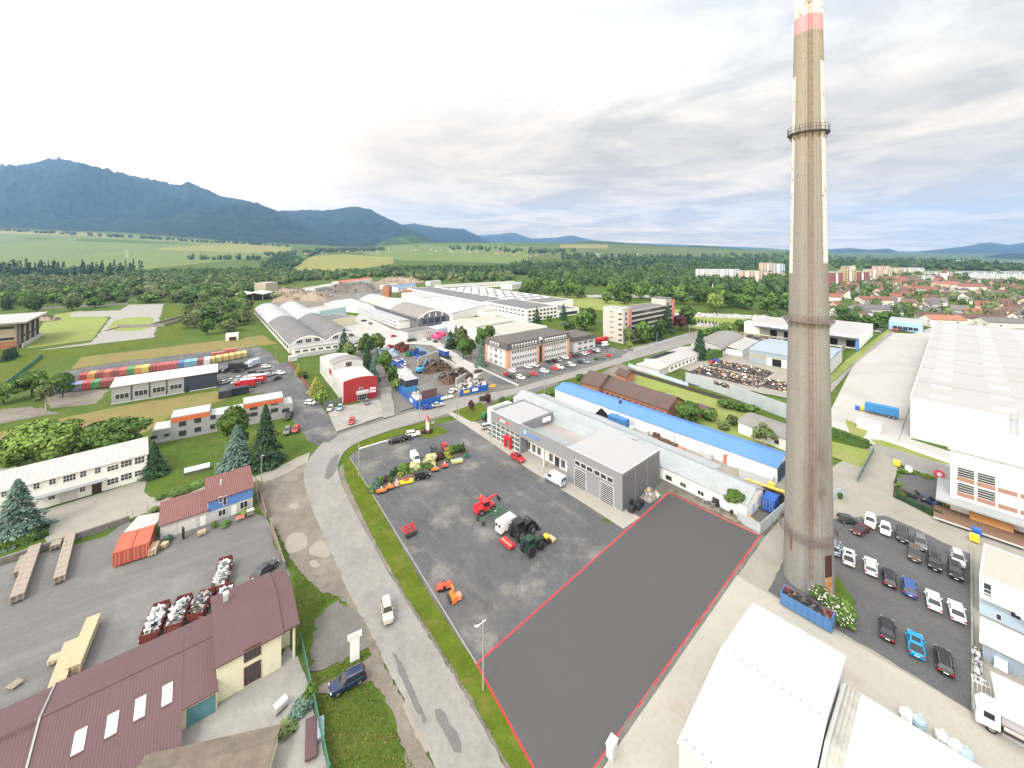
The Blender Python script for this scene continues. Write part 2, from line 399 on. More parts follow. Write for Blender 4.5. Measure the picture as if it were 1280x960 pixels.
# left side lots
sheet('lot_asphalt', [(60, 468), (150, 452), (320, 432), (338, 440), (350, 455), (378, 482), (400, 512), (428, 545), (400, 560), (378, 545), (352, 500), (345, 492), (300, 492), (268, 486), (272, 470), (200, 466), (90, 492)], YARD, .4, 2, ch=1)
sheet('dry_meadow', [(88, 462), (100, 447), (330, 419), (345, 430), (320, 433), (150, 452)], DRYGRASS, .8, 6)
sheet('dry_meadow', [(-260, 570), (0, 540), (140, 510), (275, 488), (290, 496), (215, 520), (185, 540), (0, 575), (-260, 620)], DRYGRASS, .8, 5)
sheet('bare_soil', [(60, 497), (90, 487), (138, 487), (120, 505), (60, 512)], DIRT, .8, 3)
sheet('bare_soil', [(0, 512), (40, 508), (75, 516), (0, 530), (-60, 535)], DIRT, .8, 3)
sheet('mown_lawn', [(32, 436), (60, 395), (100, 388), (135, 398), (115, 425)], MEADOW)
sheet('ruin_floor', [(115, 428), (140, 396), (88, 396), (90, 390), (150, 388), (160, 381), (205, 380), (192, 422), (70, 436), (40, 439)], CONCG, .8, 2.5)
sheet('weed_patch', [(131, 414), (146, 398), (194, 395), (186, 414)], MEADOW, .9, 2, ch=1)
sheet('rough_grass', [(-100, 490), (0, 440), (60, 437), (195, 425), (210, 382), (240, 384), (225, 425), (60, 452), (0, 500)], VERGE, .5, 6)
sheet('works_yard', [(-420, 790), (-100, 730), (0, 708), (60, 690), (130, 672), (160, 651), (200, 672), (260, 652), (316, 641), (335, 648), (343, 682), (362, 718), (340, 790), (0, 900), (-420, 1040)], PALLETYARD, .2, 4)
sheet('paved_forecourt', [(-150, 700), (0, 652), (50, 640), (184, 599), (180, 615), (188, 622), (200, 623), (258, 608), (316, 595), (322, 602), (262, 614), (198, 636), (160, 650), (60, 680), (56, 674), (64, 652), (40, 657), (-150, 712)], BEIGE)
sheet('gravel_drive', [(316, 598), (345, 585), (372, 572), (388, 566), (385, 582), (352, 596), (330, 606)], BEIGE, .3, 2)
sheet('dirt_shoulder', [(318, 606), (352, 596), (388, 575), (400, 600), (420, 690), (455, 770), (480, 830), (520, 910), (560, 1000), (520, 1000), (496, 905), (468, 850), (440, 862), (398, 868), (396, 858), (450, 830), (466, 815), (440, 800), (440, 760), (420, 745), (400, 740), (366, 705), (350, 672), (338, 650), (325, 640)], DIRT, .22, .7, ch=1)
sheet('gravel_lot', [(388, 832), (392, 790), (400, 765), (425, 748), (450, 770), (466, 800), (455, 815), (395, 842)], GRAVEL, .6, .9, ch=2)
sheet('concrete_court', [(150, 960), (229, 902), (232, 898), (271, 880), (345, 838), (358, 806), (374, 822), (384, 856), (396, 905), (420, 1010), (150, 1010)], CONCG, .15, .8)
for q in ([(355, 678), (366, 665), (383, 668), (385, 683), (372, 690), (360, 694)], [(382, 690), (400, 673), (413, 685), (414, 697), (397, 698)], [(359, 632), (375, 628), (374, 636), (362, 637)], [(385, 703), (395, 700), (402, 708), (392, 712)], [(425, 722), (440, 715), (450, 740), (462, 765), (464, 786), (450, 768), (437, 745)], [(500, 880), (520, 880), (534, 910), (537, 945), (530, 940), (515, 912)]):
    sheet('puddle', q, MUD, .12, .6, ch=2)
# main road
RIGHT = [(650, 1000), (632, 960), (560, 832), (500, 742), (455, 662), (425, 603), (421, 582), (432, 562), (452, 551), (482, 540), (556, 519), (610, 503), (655, 490), (715, 473), (790, 450), (870, 428), (960, 402)]
LEFT = [(960, 392), (860, 417), (792, 434), (752, 444), (705, 457), (655, 472), (615, 484), (560, 499), (530, 511), (490, 522), (470, 529), (430, 541), (405, 552), (386, 572), (378, 598), (388, 632), (410, 684), (434, 735), (455, 775), (490, 848), (520, 905), (545, 962), (562, 1000)]
sheet('road', LEFT + RIGHT, ROAD, .13, .5, ch=2)
sheet('side_road', [(345, 455), (362, 452), (385, 485), (428, 542), (405, 556), (384, 540), (360, 490)], YARD, .4, 1.5, ch=1)
PATCH = M('asphalt_patch', (.115, .112, .108), .92, var=.12, sc=.4, bump=.2, bsc=14)
for q in ([(405, 598), (412, 575), (425, 566), (420, 590), (412, 600)], [(540, 890), (552, 888), (575, 925), (578, 945), (566, 938)], [(488, 818), (497, 818), (525, 880), (535, 905), (527, 905)]):
    sheet('asphalt_patch', q, PATCH, .15, .8, ch=1)
# verge and dealership yard
YLEFT = [(437, 571), (460, 610), (478, 642), (522, 719), (545, 757), (580, 810), (596, 833), (668, 962), (690, 1002)]
sheet('verge', [(428, 570), (432, 600), (460, 660), (505, 742), (565, 832), (640, 962), (662, 1002)] + YLEFT[::-1], VERGE, .16, .5)
sheet('verge', [(430, 566), (441, 559), (452, 553), (482, 542), (535, 526), (548, 530), (525, 536), (490, 548), (450, 561), (437, 570)], VERGE, .3, .7, ch=1)
sheet('dealer_yard', YLEFT[:7] + [(836, 617), (800, 623), (760, 655), (714, 618), (660, 585), (610, 550), (571, 525), (548, 531), (522, 540), (490, 549), (450, 561)], YARD)
sheet('verge', [(522, 540), (530, 536), (553, 534), (562, 541), (535, 549), (528, 547)], VERGE)
APR = M('apron_concrete', (.28, .265, .235), .9, var=.07, sc=.4)
sheet('apron', [(571, 525), (560, 518), (566, 516), (612, 536), (640, 552), (705, 583), (775, 632), (800, 648), (779, 662), (720, 624), (660, 587), (610, 551)], APR)
sheet('verge', [(565, 515), (600, 503), (612, 511), (612, 522), (590, 528)], VERGE)
sheet('verge', [(612, 505), (640, 496), (655, 492), (665, 497), (640, 512)], VERGE)
sheet('bare_soil', [(815, 640), (835, 612), (952, 668), (945, 674)], DIRT, .3, 1.5)
# plot area as a flat grey graphic overlay with a red outline
PL = [G(836, 617), G(950, 671), G(745, 960), G(719, 996), G(685, 996), G(665, 960), G(596, 832)]
sheet('plot_overlay', PL, PLOT, world=True)
mb = MB(); zz = LAYER[0] + .006
for a, b in ((PL[0], PL[1]), (PL[1], PL[3]), (PL[4], PL[6]), (PL[6], PL[0])):
    d = (b - a).normalized(); n = Vector((-d.y, d.x, 0)) * .11; a = a - d * .11; b = b + d * .11
    mb.poly([(a - n).to_tuple()[:2] + (zz,), (b - n).to_tuple()[:2] + (zz,), (b + n).to_tuple()[:2] + (zz,), (a + n).to_tuple()[:2] + (zz,)]); zz += .004
o = mb.build('plot_marking', REDLINE); o['kind'] = 'structure'; LAYER[0] = zz
# right side yards
sheet('gravel_strip', [(951, 671), (957, 671), (757, 960), (720, 1010), (719, 996)], GRAVEL, .15, 1)
sheet('concrete_yard', [(957, 671), (985, 640), (1040, 585), (1075, 563), (1093, 557), (1125, 575), (1118, 603), (1116, 622), (1170, 650), (1190, 636), (1500, 770), (1500, 1100), (700, 1100), (757, 960)], BEIGE)
sheet('concrete_yard', [(957, 742), (921, 721), (745, 975), (700, 1060), (1500, 1100), (1400, 1000), (1216, 893)], CONC)
sheet('car_park', [(960, 741), (985, 690), (1040, 650), (1107, 646), (1140, 660), (1180, 680), (1215, 695), (1216, 893), (1100, 820)], DARKYARD, .1, 1)
sheet('weed_patch', [(990, 732), (1012, 738), (1042, 720), (1060, 735), (1070, 760), (1065, 790), (1040, 768), (1015, 745)], GRASS, .5, .6, ch=1)
sheet('small_lot', [(1118, 600), (1135, 592), (1178, 602), (1172, 642), (1118, 622)], DARKYARD)
sheet('logistics_yard', [(1035, 545), (1035, 520), (1070, 450), (1108, 416), (1170, 419), (1150, 470), (1120, 560), (1500, 660), (1500, 690), (1180, 590), (1100, 560), (1060, 545)], WHITEC)
sheet('mown_lawn', [(1036, 552), (1092, 565), (1078, 586), (1040, 572)], MEADOW)
sheet('mown_lawn', [(1056, 525), (1066, 528), (1085, 540), (1078, 550), (1062, 542)], MEADOW)
sheet('mown_lawn', [(1088, 550), (1105, 552), (1186, 578), (1186, 582), (1130, 568), (1095, 557)], MEADOW)
sheet('access_road', [(1093, 558), (1095, 556), (1186, 583), (1400, 660), (1400, 690), (1186, 606), (1120, 580)], ROAD)
sheet('grass_strip', [(1036, 472), (1058, 450), (1110, 412), (1114, 413), (1100, 425), (1036, 482)], MEADOW)
sheet('perimeter_road', [(1036, 483), (1100, 425), (1114, 414), (1118, 416), (1070, 455), (1036, 495)], ROAD)
# yards beyond the road
sheet('concrete_pad', [(409, 512), (476, 500), (480, 521), (420, 541)], CONCG, .2, 2)
sheet('scrap_yard', [(478, 470), (505, 440), (540, 425), (590, 440), (665, 478), (640, 486), (560, 500), (500, 515), (492, 495)], GRAVEL, .4, 3)
sheet('driveway', [(474, 486), (488, 484), (494, 520), (479, 524)], ROAD, .2, 2)
sheet('factory_yard', [(425, 412), (450, 392), (490, 412), (545, 425), (604, 466), (592, 474), (560, 445), (540, 432), (500, 430), (470, 437)], WHITEC, .3, 4)
sheet('office_car_park', [(606, 474), (730, 438), (745, 430), (785, 440), (775, 446), (650, 482), (625, 482)], YARD)
sheet('works_lane', [(880, 425), (905, 405), (960, 420), (985, 440), (900, 470), (850, 462), (830, 452)], BEIGE, .3, 4)
sheet('pipe_yard', [(855, 462), (930, 445), (985, 455), (990, 500), (900, 482)], BEIGE, .3, 3)
sheet('pipe_yard', [(915, 428), (935, 412), (1000, 405), (1000, 420), (950, 432)], BEIGE, .3, 4)
sheet('garden_lane', [(745, 470), (775, 455), (870, 490), (975, 540), (990, 575), (960, 600), (870, 545), (790, 500)], DIRT, .4, 4)
sheet('garden_lawn', [(785, 472), (815, 468), (905, 502), (985, 545), (985, 575), (870, 535)], MEADOW, .4, 3)
sheet('storage_lane', [(660, 500), (695, 495), (985, 595), (985, 620), (940, 640), (900, 610)], BEIGE, .2, 3)
sheet('demolition_ground', [(325, 392), (345, 372), (400, 360), (460, 352), (520, 352), (520, 362), (440, 378), (400, 385), (370, 398)], DIRT, 2, 12)
sheet('cemetery_meadow', [(640, 372), (720, 370), (880, 392), (1000, 408), (1000, 415), (940, 428), (840, 405), (760, 390)], MEADOW)
# ================================================================ chimney
CH = Vector((53.4, 72.8, 0)); CR = lambda z: 3.78 - .0166 * z
def chimney_mat():
    m = bpy.data.materials.new('chimney_concrete'); m.use_nodes = True; nt = m.node_tree; N = nt.nodes; L = nt.links
    b = N['Principled BSDF']; b.inputs['Roughness'].default_value = .9; b.inputs['Specular IOR Level'].default_value = .2
    tc = N.new('ShaderNodeTexCoord'); sp = N.new('ShaderNodeSeparateXYZ'); L.new(tc.outputs['Object'], sp.inputs[0])
    X, Y, Z = sp.outputs
    def mt(op, a, bb=None, cl=False):
        n = N.new('ShaderNodeMath'); n.operation = op; n.use_clamp = cl
        for i, v in enumerate((a, bb)):
            if v is None: continue
            if hasattr(v, 'links'): L.new(v, n.inputs[i])
            else: n.inputs[i].default_value = v
        return n.outputs[0]
    def nz(scl, det, sx=1, sy=1, sz=1):
        mp = N.new('ShaderNodeMapping'); mp.inputs['Scale'].default_value = (sx, sy, sz); L.new(tc.outputs['Object'], mp.inputs[0])
        n = N.new('ShaderNodeTexNoise'); n.inputs['Scale'].default_value = scl; n.inputs['Detail'].default_value = det; L.new(mp.outputs[0], n.inputs['Vector']); return n.outputs[0]
    def mr(s, a, bb, c=0, d=1):
        r = N.new('ShaderNodeMapRange'); L.new(s, r.inputs[0])
        for i, v in enumerate((a, bb, c, d)): r.inputs[i + 1].default_value = v
        return r.outputs[0]
    def mix(f, a, bb, k='MIX'):
        x = N.new('ShaderNodeMix'); x.data_type = 'RGBA'; x.blend_type = k
        for s, v in ((x.inputs[0], f), (x.inputs[6], a), (x.inputs[7], bb)):
            if hasattr(v, 'links'): L.new(v, s)
            elif isinstance(v, (int, float)): s.default_value = v
            else: s.default_value = (*v, 1)
        return x.outputs[2]
    ang = mt('ARCTAN2', Y, X)                                    # -pi..pi
    col = mix(mr(nz(.5, 6, 1, 1, .12), .35, .7), (.215, .212, .198), (.175, .172, .16))      # vertical streaks
    col = mix(mr(Z, 60, 100, 0, .9), col, (.25, .225, .18))
    col = mix(mr(nz(.16, 5), .52, .72, 0, .45), col, (.18, .165, .145))
    # formwork seams: vertical and horizontal lines
    va = mt('ABSOLUTE', mt('SINE', mt('MULTIPLY', ang, 13)))
    col = mix(mr(va, .0, .10, .22, 0), col, (.10, .09, .08))
    hb = mt('ABSOLUTE', mt('SINE', mt('MULTIPLY', Z, math.pi / 2.5)))
    col = mix(mr(hb, .0, .09, .22, 0), col, (.12, .11, .1))
    # darker strip behind the ladder and soot stain low on the shaft
    la = mt('ABSOLUTE', mt('SUBTRACT', ang, R(-120.5)))
    col = mix(mr(la, .27, .30, .26, 0), col, (.15, .14, .135))
    st = mt('MULTIPLY', mt('MULTIPLY', mr(mt('ABSOLUTE', mt('SUBTRACT', ang, R(-105))), .2, .8, 1, 0), mr(mt('ABSOLUTE', mt('SUBTRACT', Z, 21)), 4, 13, 1, 0)), mr(nz(.6, 6, 1, 1, .3), .3, .6))
    col = mix(mt('MULTIPLY', st, .8), col, (.10, .075, .065))
    for z0 in (10.5, 48, 81.5):
        col = mix(mt('MULTIPLY', mt('MULTIPLY', mr(Z, z0 - 5, z0, 0, 1), mr(Z, z0, z0 + .1, 1, 0)), mr(nz(.8, 5, 1, 1, .1), .45, .65, 0, .55)), col, (.15, .115, .095))
    # painted parts: white edge strips, red band, white head
    chip = mr(nz(1.6, 6, 1, 1, .5), .35, .42)
    right = mt('MULTIPLY', mr(mt('ABSOLUTE', mt('SUBTRACT', ang, R(-56))), .36, .38, 1, 0), mt('MULTIPLY', mr(Z, 57.2, 57.6), mr(Z, 92.8, 93, 1, 0)))
    left = mt('MULTIPLY', mr(mt('ABSOLUTE', mt('SUBTRACT', ang, R(150))), .62, .64, 1, 0), mt('MULTIPLY', mr(Z, 55.3, 55.6), mr(Z, 90.8, 91, 1, 0)))
    top = mr(Z, 101.2, 101.4); red = mt('MULTIPLY', mr(Z, 98.3, 98.5), mr(Z, 101.2, 101.4, 1, 0))
    col = mix(mt('MULTIPLY', mt('MAXIMUM', mt('MAXIMUM', right, left), top), chip), col, (.52, .52, .51))
    col = mix(mt('MULTIPLY', red, mr(chip, 0, 1, .4, .85)), col, (.50, .25, .29))
    col = mix(1.0, col, mr(nz(3, 5), .3, .7, .9, 1.1), 'MULTIPLY')
    L.new(col, b.inputs['Base Color'])
    bp = N.new('ShaderNodeBump'); bp.inputs['Strength'].default_value = .5; bp.inputs['Distance'].default_value = .04
    L.new(mt('MULTIPLY', mr(va, 0, .08), mr(hb, 0, .05)), bp.inputs['Height']); L.new(bp.outputs[0], b.inputs['Normal'])
    return m
ch = thing('factory_chimney', 'tall weathered concrete chimney with three ring galleries and a red band', 'chimney', CH)
mb = MB(); n = 96; zs = [0] + [4 * i for i in range(1, 29)]
for z in zs:
    for i in range(n):
        a = 2 * math.pi * i / n; mb.v.append((CR(z) * math.cos(a), CR(z) * math.sin(a), z))
for k in range(len(zs) - 1):
    for i in range(n):
        j = (i + 1) % n; mb.f.append((k * n + i, k * n + j, (k + 1) * n + j, (k + 1) * n + i)); mb.m.append(0)
mb.f.append(tuple((len(zs) - 1) * n + i for i in range(n))); mb.m.append(0)
mb.build('shaft', chimney_mat(), ch, smooth=True)
RUST = M('rusty_steel', (.17, .085, .05), .85, .2, var=.35, sc=2, dirt=[((.30, .14, .05), 1.5, .5, .7, .8)])
GALV = M('galvanised_steel', (.30, .31, .32), .5, .6, var=.1)
DKST = M('dark_steel', (.06, .062, .06), .6, .5, var=.2, sc=2)
def ringpts(r, z, n=48): return [(r * math.cos(2 * math.pi * i / n), r * math.sin(2 * math.pi * i / n), z) for i in range(n + 1)]
def gallery(z, w, mat, rails=(.55, 1.1), deck=True, tr=.035):
    g = MB(); r0, r1 = CR(z) + .02, CR(z) + w
    if deck:
        for i in range(48):
            a, b = 2 * math.pi * i / 48, 2 * math.pi * (i + 1) / 48
            P = lambda r, t, zz: (r * math.cos(t), r * math.sin(t), zz)
            g.poly([P(r0, a, z), P(r1, a, z), P(r1, b, z), P(r0, b, z)]); g.poly([P(r0, b, z - .18), P(r1, b, z - .18), P(r1, a, z - .18), P(r0, a, z - .18)])
            g.poly([P(r1, a, z - .18), P(r1, b, z - .18), P(r1, b, z), P(r1, a, z)])
        for i in range(16):
            a = 2 * math.pi * i / 16; g.cyl((r0 * math.cos(a), r0 * math.sin(a), z - 1.2), (r1 * .97 * math.cos(a), r1 * .97 * math.sin(a), z - .1), .05, n=5)
    o = g.build('gallery_deck', mat, ch) if deck else None
    q = MB()
    for h in rails: q.tube(ringpts(r1 - .05, z + h), tr, 5)
    for i in range(24):
        a = 2 * math.pi * i / 24; q.cyl(((r1 - .05) * math.cos(a), (r1 - .05) * math.sin(a), z - .1), ((r1 - .05) * math.cos(a), (r1 - .05) * math.sin(a), z + rails[-1]), .035, n=5)
        if not deck: q.cyl((r0 * math.cos(a), r0 * math.sin(a), z), ((r1 - .05) * math.cos(a), (r1 - .05) * math.sin(a), z), .04, n=5)
    q.build('guard_rail', mat, ch)
gallery(80.6, .72, DKST); gallery(47.2, .85, M('ring_steel', (.16, .13, .125), .8, .3, var=.3, sc=2)); gallery(9.0, .75, M('ring_steel', (.16, .13, .125), .8, .3, var=.3, sc=2), (0, .3, .6, .9, 1.2), False, .06)
la = R(-120.5); ux, uy = math.cos(la), math.sin(la); tx, ty = -uy, ux
lad = MB()
for sgn in (-.25, .25):
    lad.tube([((CR(z) + .25) * ux + sgn * tx, (CR(z) + .25) * uy + sgn * ty, z) for z in (3, 30, 60, 90, 111)], .03, 5)
for i in range(270):
    z = 3 + i * .4; r = CR(z) + .25; lad.cyl((r * ux - .25 * tx, r * uy - .25 * ty, z), (r * ux + .25 * tx, r * uy + .25 * ty, z), .02, n=4, caps=False)
for i in range(72):                                             # safety hoops
    z = 4 + i * 1.5; r = CR(z) + .25
    lad.tube([(r * ux + t * tx + d * ux, r * uy + t * ty + d * uy, z) for t, d in ((-.36, 0), (-.36, .42), (0, .65), (.36, .42), (.36, 0))], .022, 4)
lad.build('ladder', RUST, ch)
cab = MB()
for da in (-.20, .27, .45):
    a = la + da; cab.tube([((CR(z) + .06) * math.cos(a), (CR(z) + .06) * math.sin(a), z) for z in (0, 40, 80, 111)], .03, 5)
cab.build('lightning_cable', GALV, ch)
def curved_plate(a0, a1, z0, z1, off):
    g = MB(); m = 8
    for i in range(m):
        p = []
        for a, z in ((lerp(a0, a1, i / m), z0), (lerp(a0, a1, (i + 1) / m), z0), (lerp(a0, a1, (i + 1) / m), z1), (lerp(a0, a1, i / m), z1)):
            p.append(((CR(z) + off) * math.cos(a), (CR(z) + off) * math.sin(a), z))
        g.poly(p)
    return g
d0 = math.radians(-88)
curved_plate(d0, d0 + .40, .1, 3.6, .03).build('door', M('rust_sheet', (.34, .17, .07), .85, var=.3, sc=1.2, dirt=[((.42, .38, .33), 1.1, .52, .62, .8)]), ch)
curved_plate(d0, d0 + .40, 3.65, 7.3, .05).build('hatch', M('dark_rust', (.045, .018, .013), .8, var=.4, sc=2), ch)
curved_plate(R(-172), R(-166), 6, 9.8, .03).build('hatch', RUST, ch)
# ================================================================ buildings: helpers
GLASS = M('window_glass', (.035, .042, .05), .12, var=.15, sc=.4, spec=.6)
FRW = M('white_frame', (.72, .72, .70), .6, var=.04)
FRD = M('dark_frame', (.05, .05, .055), .6, var=.05)
FRB = M('brown_frame', (.13, .05, .035), .7, var=.1)
def P2(p):
    if isinstance(p, Vector): return Vector((p.x, p.y))
    q = G(*p); return Vector((q.x, q.y))
WC = {}
def winmesh(w, h, nx, ny, fr, gl=None, bars=.07):
    k = (round(w, 1), round(h, 1), nx, ny, fr.name, gl.name if gl else '')
    if k not in WC:
        w, h = k[0], k[1]; m = MB(); f = bars; d = .09
        m.box(-w / 2, w / 2, -d, 0, 0, f); m.box(-w / 2, w / 2, -d, 0, h - f, h)
        m.box(-w / 2, -w / 2 + f, -d, 0, f, h - f); m.box(w / 2 - f, w / 2, -d, 0, f, h - f)
        for i in range(1, nx):
            x = -w / 2 + w * i / nx; m.box(x - f / 2, x + f / 2, -d + .01, 0, f, h - f)
        for i in range(1, ny):
            z = h * i / ny; m.box(-w / 2 + f, w / 2 - f, -d + .02, 0, z - f / 2, z + f / 2)
        m.box(-w / 2 + f, w / 2 - f, -.035, 0, f, h - f, 1)
        WC[k] = m.mesh('window', [fr, gl or GLASS])
    return WC[k]
class Bld:
    def __init__(s, name, label, cat, p0, p1, depth, h=4, group=None, z0=0.0, L=None, ang=None):
        s.a = P2(p0)
        if ang is None:
            b = P2(p1); s.u = (b - s.a).normalized(); s.L = L or (b - s.a).length
        else: s.u = Vector((math.cos(R(ang)), math.sin(R(ang)))); s.L = L
        s.v = Vector((-s.u.y, s.u.x)); s.D = depth; s.h = h; s.z0 = z0
        s.rz = math.atan2(s.u.y, s.u.x)
        s.t = thing(name, label, cat, (s.a.x, s.a.y, z0), s.rz, group)
    def face(s, f):
        return {'front': ((0, 0), 0, s.L), 'right': ((s.L, 0), 90, s.D), 'back': ((s.L, s.D), 180, s.L), 'left': ((0, s.D), 270, s.D)}[f]
    def on(s, f, px, py):                            # photo pixel on a facade -> (along, height)
        (ox, oy), an, _ = s.face(f); o = s.a + s.u * ox + s.v * oy
        ca, sa = math.cos(R(an)), math.sin(R(an)); d = s.u * ca + s.v * sa
        k = (px - 640) / F; q = (k * o.y - o.x) / (d.x - k * d.y)
        y = o.y + d.y * q
        return q, H - (py - YH) * y / F - s.z0
    def put(s, f, x, z, me, name, off=.012):
        (ox, oy), an, _ = s.face(f); ca, sa = math.cos(R(an)), math.sin(R(an))
        return ob(name, me, s.t, (ox + ca * x + sa * off, oy + sa * x - ca * off, z), R(an))
    def win(s, f, x, z, w, h, nx=2, ny=1, fr=None, name='window', gl=None): return s.put(f, x, z, winmesh(w, h, nx, ny, fr or FRW, gl), name)
    def row(s, f, x0, x1, n, z, w, h, nx=2, ny=1, fr=None, gl=None):
        for i in range(n): s.win(f, lerp(x0, x1, (i + .5) / n), z, w, h, nx, ny, fr, gl=gl)
    def prow(s, f, a, b, n, w, h, nx=2, ny=1, fr=None, gl=None):     # n windows between two photo points (window centres)
        x0, z0 = s.on(f, *a); x1, z1 = s.on(f, *b)
        for i in range(n):
            t = i / max(1, n - 1); s.win(f, lerp(x0, x1, t), lerp(z0, z1, t) * .5 + (z0 + z1) * .25 - h / 2, w, h, nx, ny, fr, gl=gl)
    def rect(s, f, x0, y0, x1, y1, nx=2, ny=1, fr=None, name='window', gl=None):
        a, za = s.on(f, x0, (y0 + y1) / 2); b, _ = s.on(f, x1, (y0 + y1) / 2); c = (a + b) / 2
        m = (x0 + x1) / 2; _, zt = s.on(f, m, y0); _, zb = s.on(f, m, y1)
        return s.win(f, c, zb, abs(b - a), zt - zb, nx, ny, fr, name, gl)
    def panel(s, f, x0, x1, z0, z1, mat, name, d=.05, off=0.0):
        w = x1 - x0; m = MB().box(-w / 2, w / 2, -d, 0, 0, z1 - z0)
        return s.put(f, (x0 + x1) / 2, z0, m.mesh(name, mat), name, off)
    def door(s, f, x, w, h, mat, z=0.02, name='door'): return s.panel(f, x - w / 2, x + w / 2, z, z + h, mat, name, .07)
    def walls(s, mat, h=None, x0=0, x1=None, y0=0, y1=None, prof=None, name='wall'):
        x1 = s.L if x1 is None else x1; y1 = s.D if y1 is None else y1; h = s.h if h is None else h
        m = MB()
        if prof: m.xprism([(y0, -.2), (y1, -.2)] + prof, x0, x1)
        else: m.box(x0, x1, y0, y1, -.2, h)
        return m.build(name, mat, s.t)
    def flat(s, wall, roof, h=None, par=.4, x0=0, x1=None, y0=0, y1=None, cap=None):
        x1 = s.L if x1 is None else x1; y1 = s.D if y1 is None else y1; h = s.h if h is None else h
        s.walls(wall, h - par, x0, x1, y0, y1)
        m = MB(); k = .25
        if par > .05:
            m.box(x0, x1, y0, y0 + k, h - par + .002, h); m.box(x0, x1, y1 - k, y1, h - par + .002, h)
            m.box(x0, x0 + k, y0 + k, y1 - k, h - par + .002, h); m.box(x1 - k, x1, y0 + k, y1 - k, h - par + .002, h)
            m.build('parapet', cap or wall, s.t)
            return MB().box(x0 + k, x1 - k, y0 + k, y1 - k, h - par + .003, h - par + .06).build('roof', roof, s.t)
        return MB().box(x0 - .25, x1 + .25, y0 - .25, y1 + .25, h + .003, h + .25).build('roof', roof, s.t)
    def roofprof(s, top, x0, x1, mat, th=.16, ov=.35, name='roof'):   # top: (y,z) list of the roof line, a shell of thickness th
        a, b = top[0], top[1]; c, d = top[-2], top[-1]
        e0 = Vector((a[0] - b[0], a[1] - b[1])).normalized() * ov; e1 = Vector((d[0] - c[0], d[1] - c[1])).normalized() * ov
        p = [(a[0] + e0.x, a[1] + e0.y)] + list(top[1:-1]) + [(d[0] + e1.x, d[1] + e1.y)]
        prof = [(y, z + .004) for y, z in p] + [(y, z + th) for y, z in reversed(p)]
        m = MB(); n = len(p)
        for k in range(n - 1):                        # convex pieces
            q = [prof[k], prof[k + 1], prof[2 * n - 2 - k], prof[2 * n - 1 - k]]
            m.xprism(q, x0 - (ov if ov else 0), x1 + (ov if ov else 0))
        return m.build(name, mat, s.t)
    def gable(s, wall, roof, rise, x0=0, x1=None, y0=0, y1=None, h=None, ov=.35, ridge=.5):
        x1 = s.L if x1 is None else x1; y1 = s.D if y1 is None else y1; h = s.h if h is None else h
        top = [(y0, h), (lerp(y0, y1, ridge), h + rise), (y1, h)]
        s.walls(wall, None, x0, x1, y0, y1, [(y, z) for y, z in reversed(top)])
        return s.roofprof(top, x0, x1, roof, ov=ov)
    def shed(s, wall, roof, rise, x0=0, x1=None, y0=0, y1=None, h=None, ov=.3):
        x1 = s.L if x1 is None else x1; y1 = s.D if y1 is None else y1; h = s.h if h is None else h
        top = [(y0, h), (y1, h + rise)]
        s.walls(wall, None, x0, x1, y0, y1, [(y1, h + rise), (y0, h)])
        return s.roofprof(top, x0, x1, roof, ov=ov)
    def arch(s, wall, roof, rise, n=10, x0=0, x1=None, y0=0, y1=None, h=None, ov=.3, end=None, mats=None):
        x1 = s.L if x1 is None else x1; y1 = s.D if y1 is None else y1; h = s.h if h is None else h
        top = []
        for i in range(n + 1):
            t = i / n; top.append((lerp(y0, y1, t), h + rise * (1 - (2 * t - 1) ** 2)))
        s.walls(wall, None, x0, x1, y0, y1, list(reversed(top)))
        if mats:
            xs = [lerp(x0, x1, i / len(mats)) for i in range(len(mats) + 1)]
            for i, mm in enumerate(mats): s.roofprof(top, xs[i] + .01, xs[i + 1] - .01, mm, ov=0)
        else: s.roofprof(top, x0, x1, roof, ov=ov)
    def boxpart(s, name, x0, x1, y0, y1, z0, z1, mat): return MB().box(x0, x1, y0, y1, z0, z1).build(name, mat, s.t)

WHITE = M('white_render', (.76, .755, .73), .85, var=.07, sc=.3, dirt=[((.48, .46, .41), .35, .58, .75, .5)])
CREAM = M('cream_render', (.58, .56, .43), .85, var=.06, sc=.3, dirt=[((.42, .40, .32), .5, .6, .75, .5)])
GREYW = M('grey_panel', (.30, .31, .315), .6, var=.05, sc=.3)
LGREY = M('light_grey_panel', (.45, .46, .46), .65, var=.05, sc=.3)
DEALG = M('dealer_grey_panel', (.20, .212, .232), .5, var=.03, sc=.3)
NAVY = M('dark_blue_panel', (.035, .045, .065), .55, var=.06)
MAROON = M('maroon_sheet_roof', (.088, .047, .05), .6, var=.08, sc=.25, stripe=('X', .30, .15))
MAROON2 = M('red_brown_sheet_roof', (.155, .065, .06), .6, var=.09, sc=.3, stripe=('X', .34, .7))
WROOF = M('white_membrane_roof', (.31, .307, .30), .8, var=.06, sc=.1, dirt=[((.27, .265, .25), .05, .5, .72, .7), ((.26, .255, .24), .25, .55, .75, .6, (14, 0))])
WROOFS = M('white_ribbed_roof', (.40, .40, .39), .7, var=.05, sc=.2, stripe=('X', .5, .35), dirt=[((.28, .272, .255), .3, .55, .75, .6)])
OLDWH = M('weathered_white_roof', (.35, .342, .325), .85, var=.12, sc=.4, stripe=('X', 1.0, .5), dirt=[((.21, .20, .18), .5, .55, .75, .6), ((.22, .21, .19), .6, .55, .72, .6, (.12, 0))])
ZINC = M('zinc_sheet_roof', (.285, .31, .32), .5, .15, var=.08, sc=.2, stripe=('X', .7, .6), dirt=[((.22, .23, .23), .25, .55, .75, .6)])
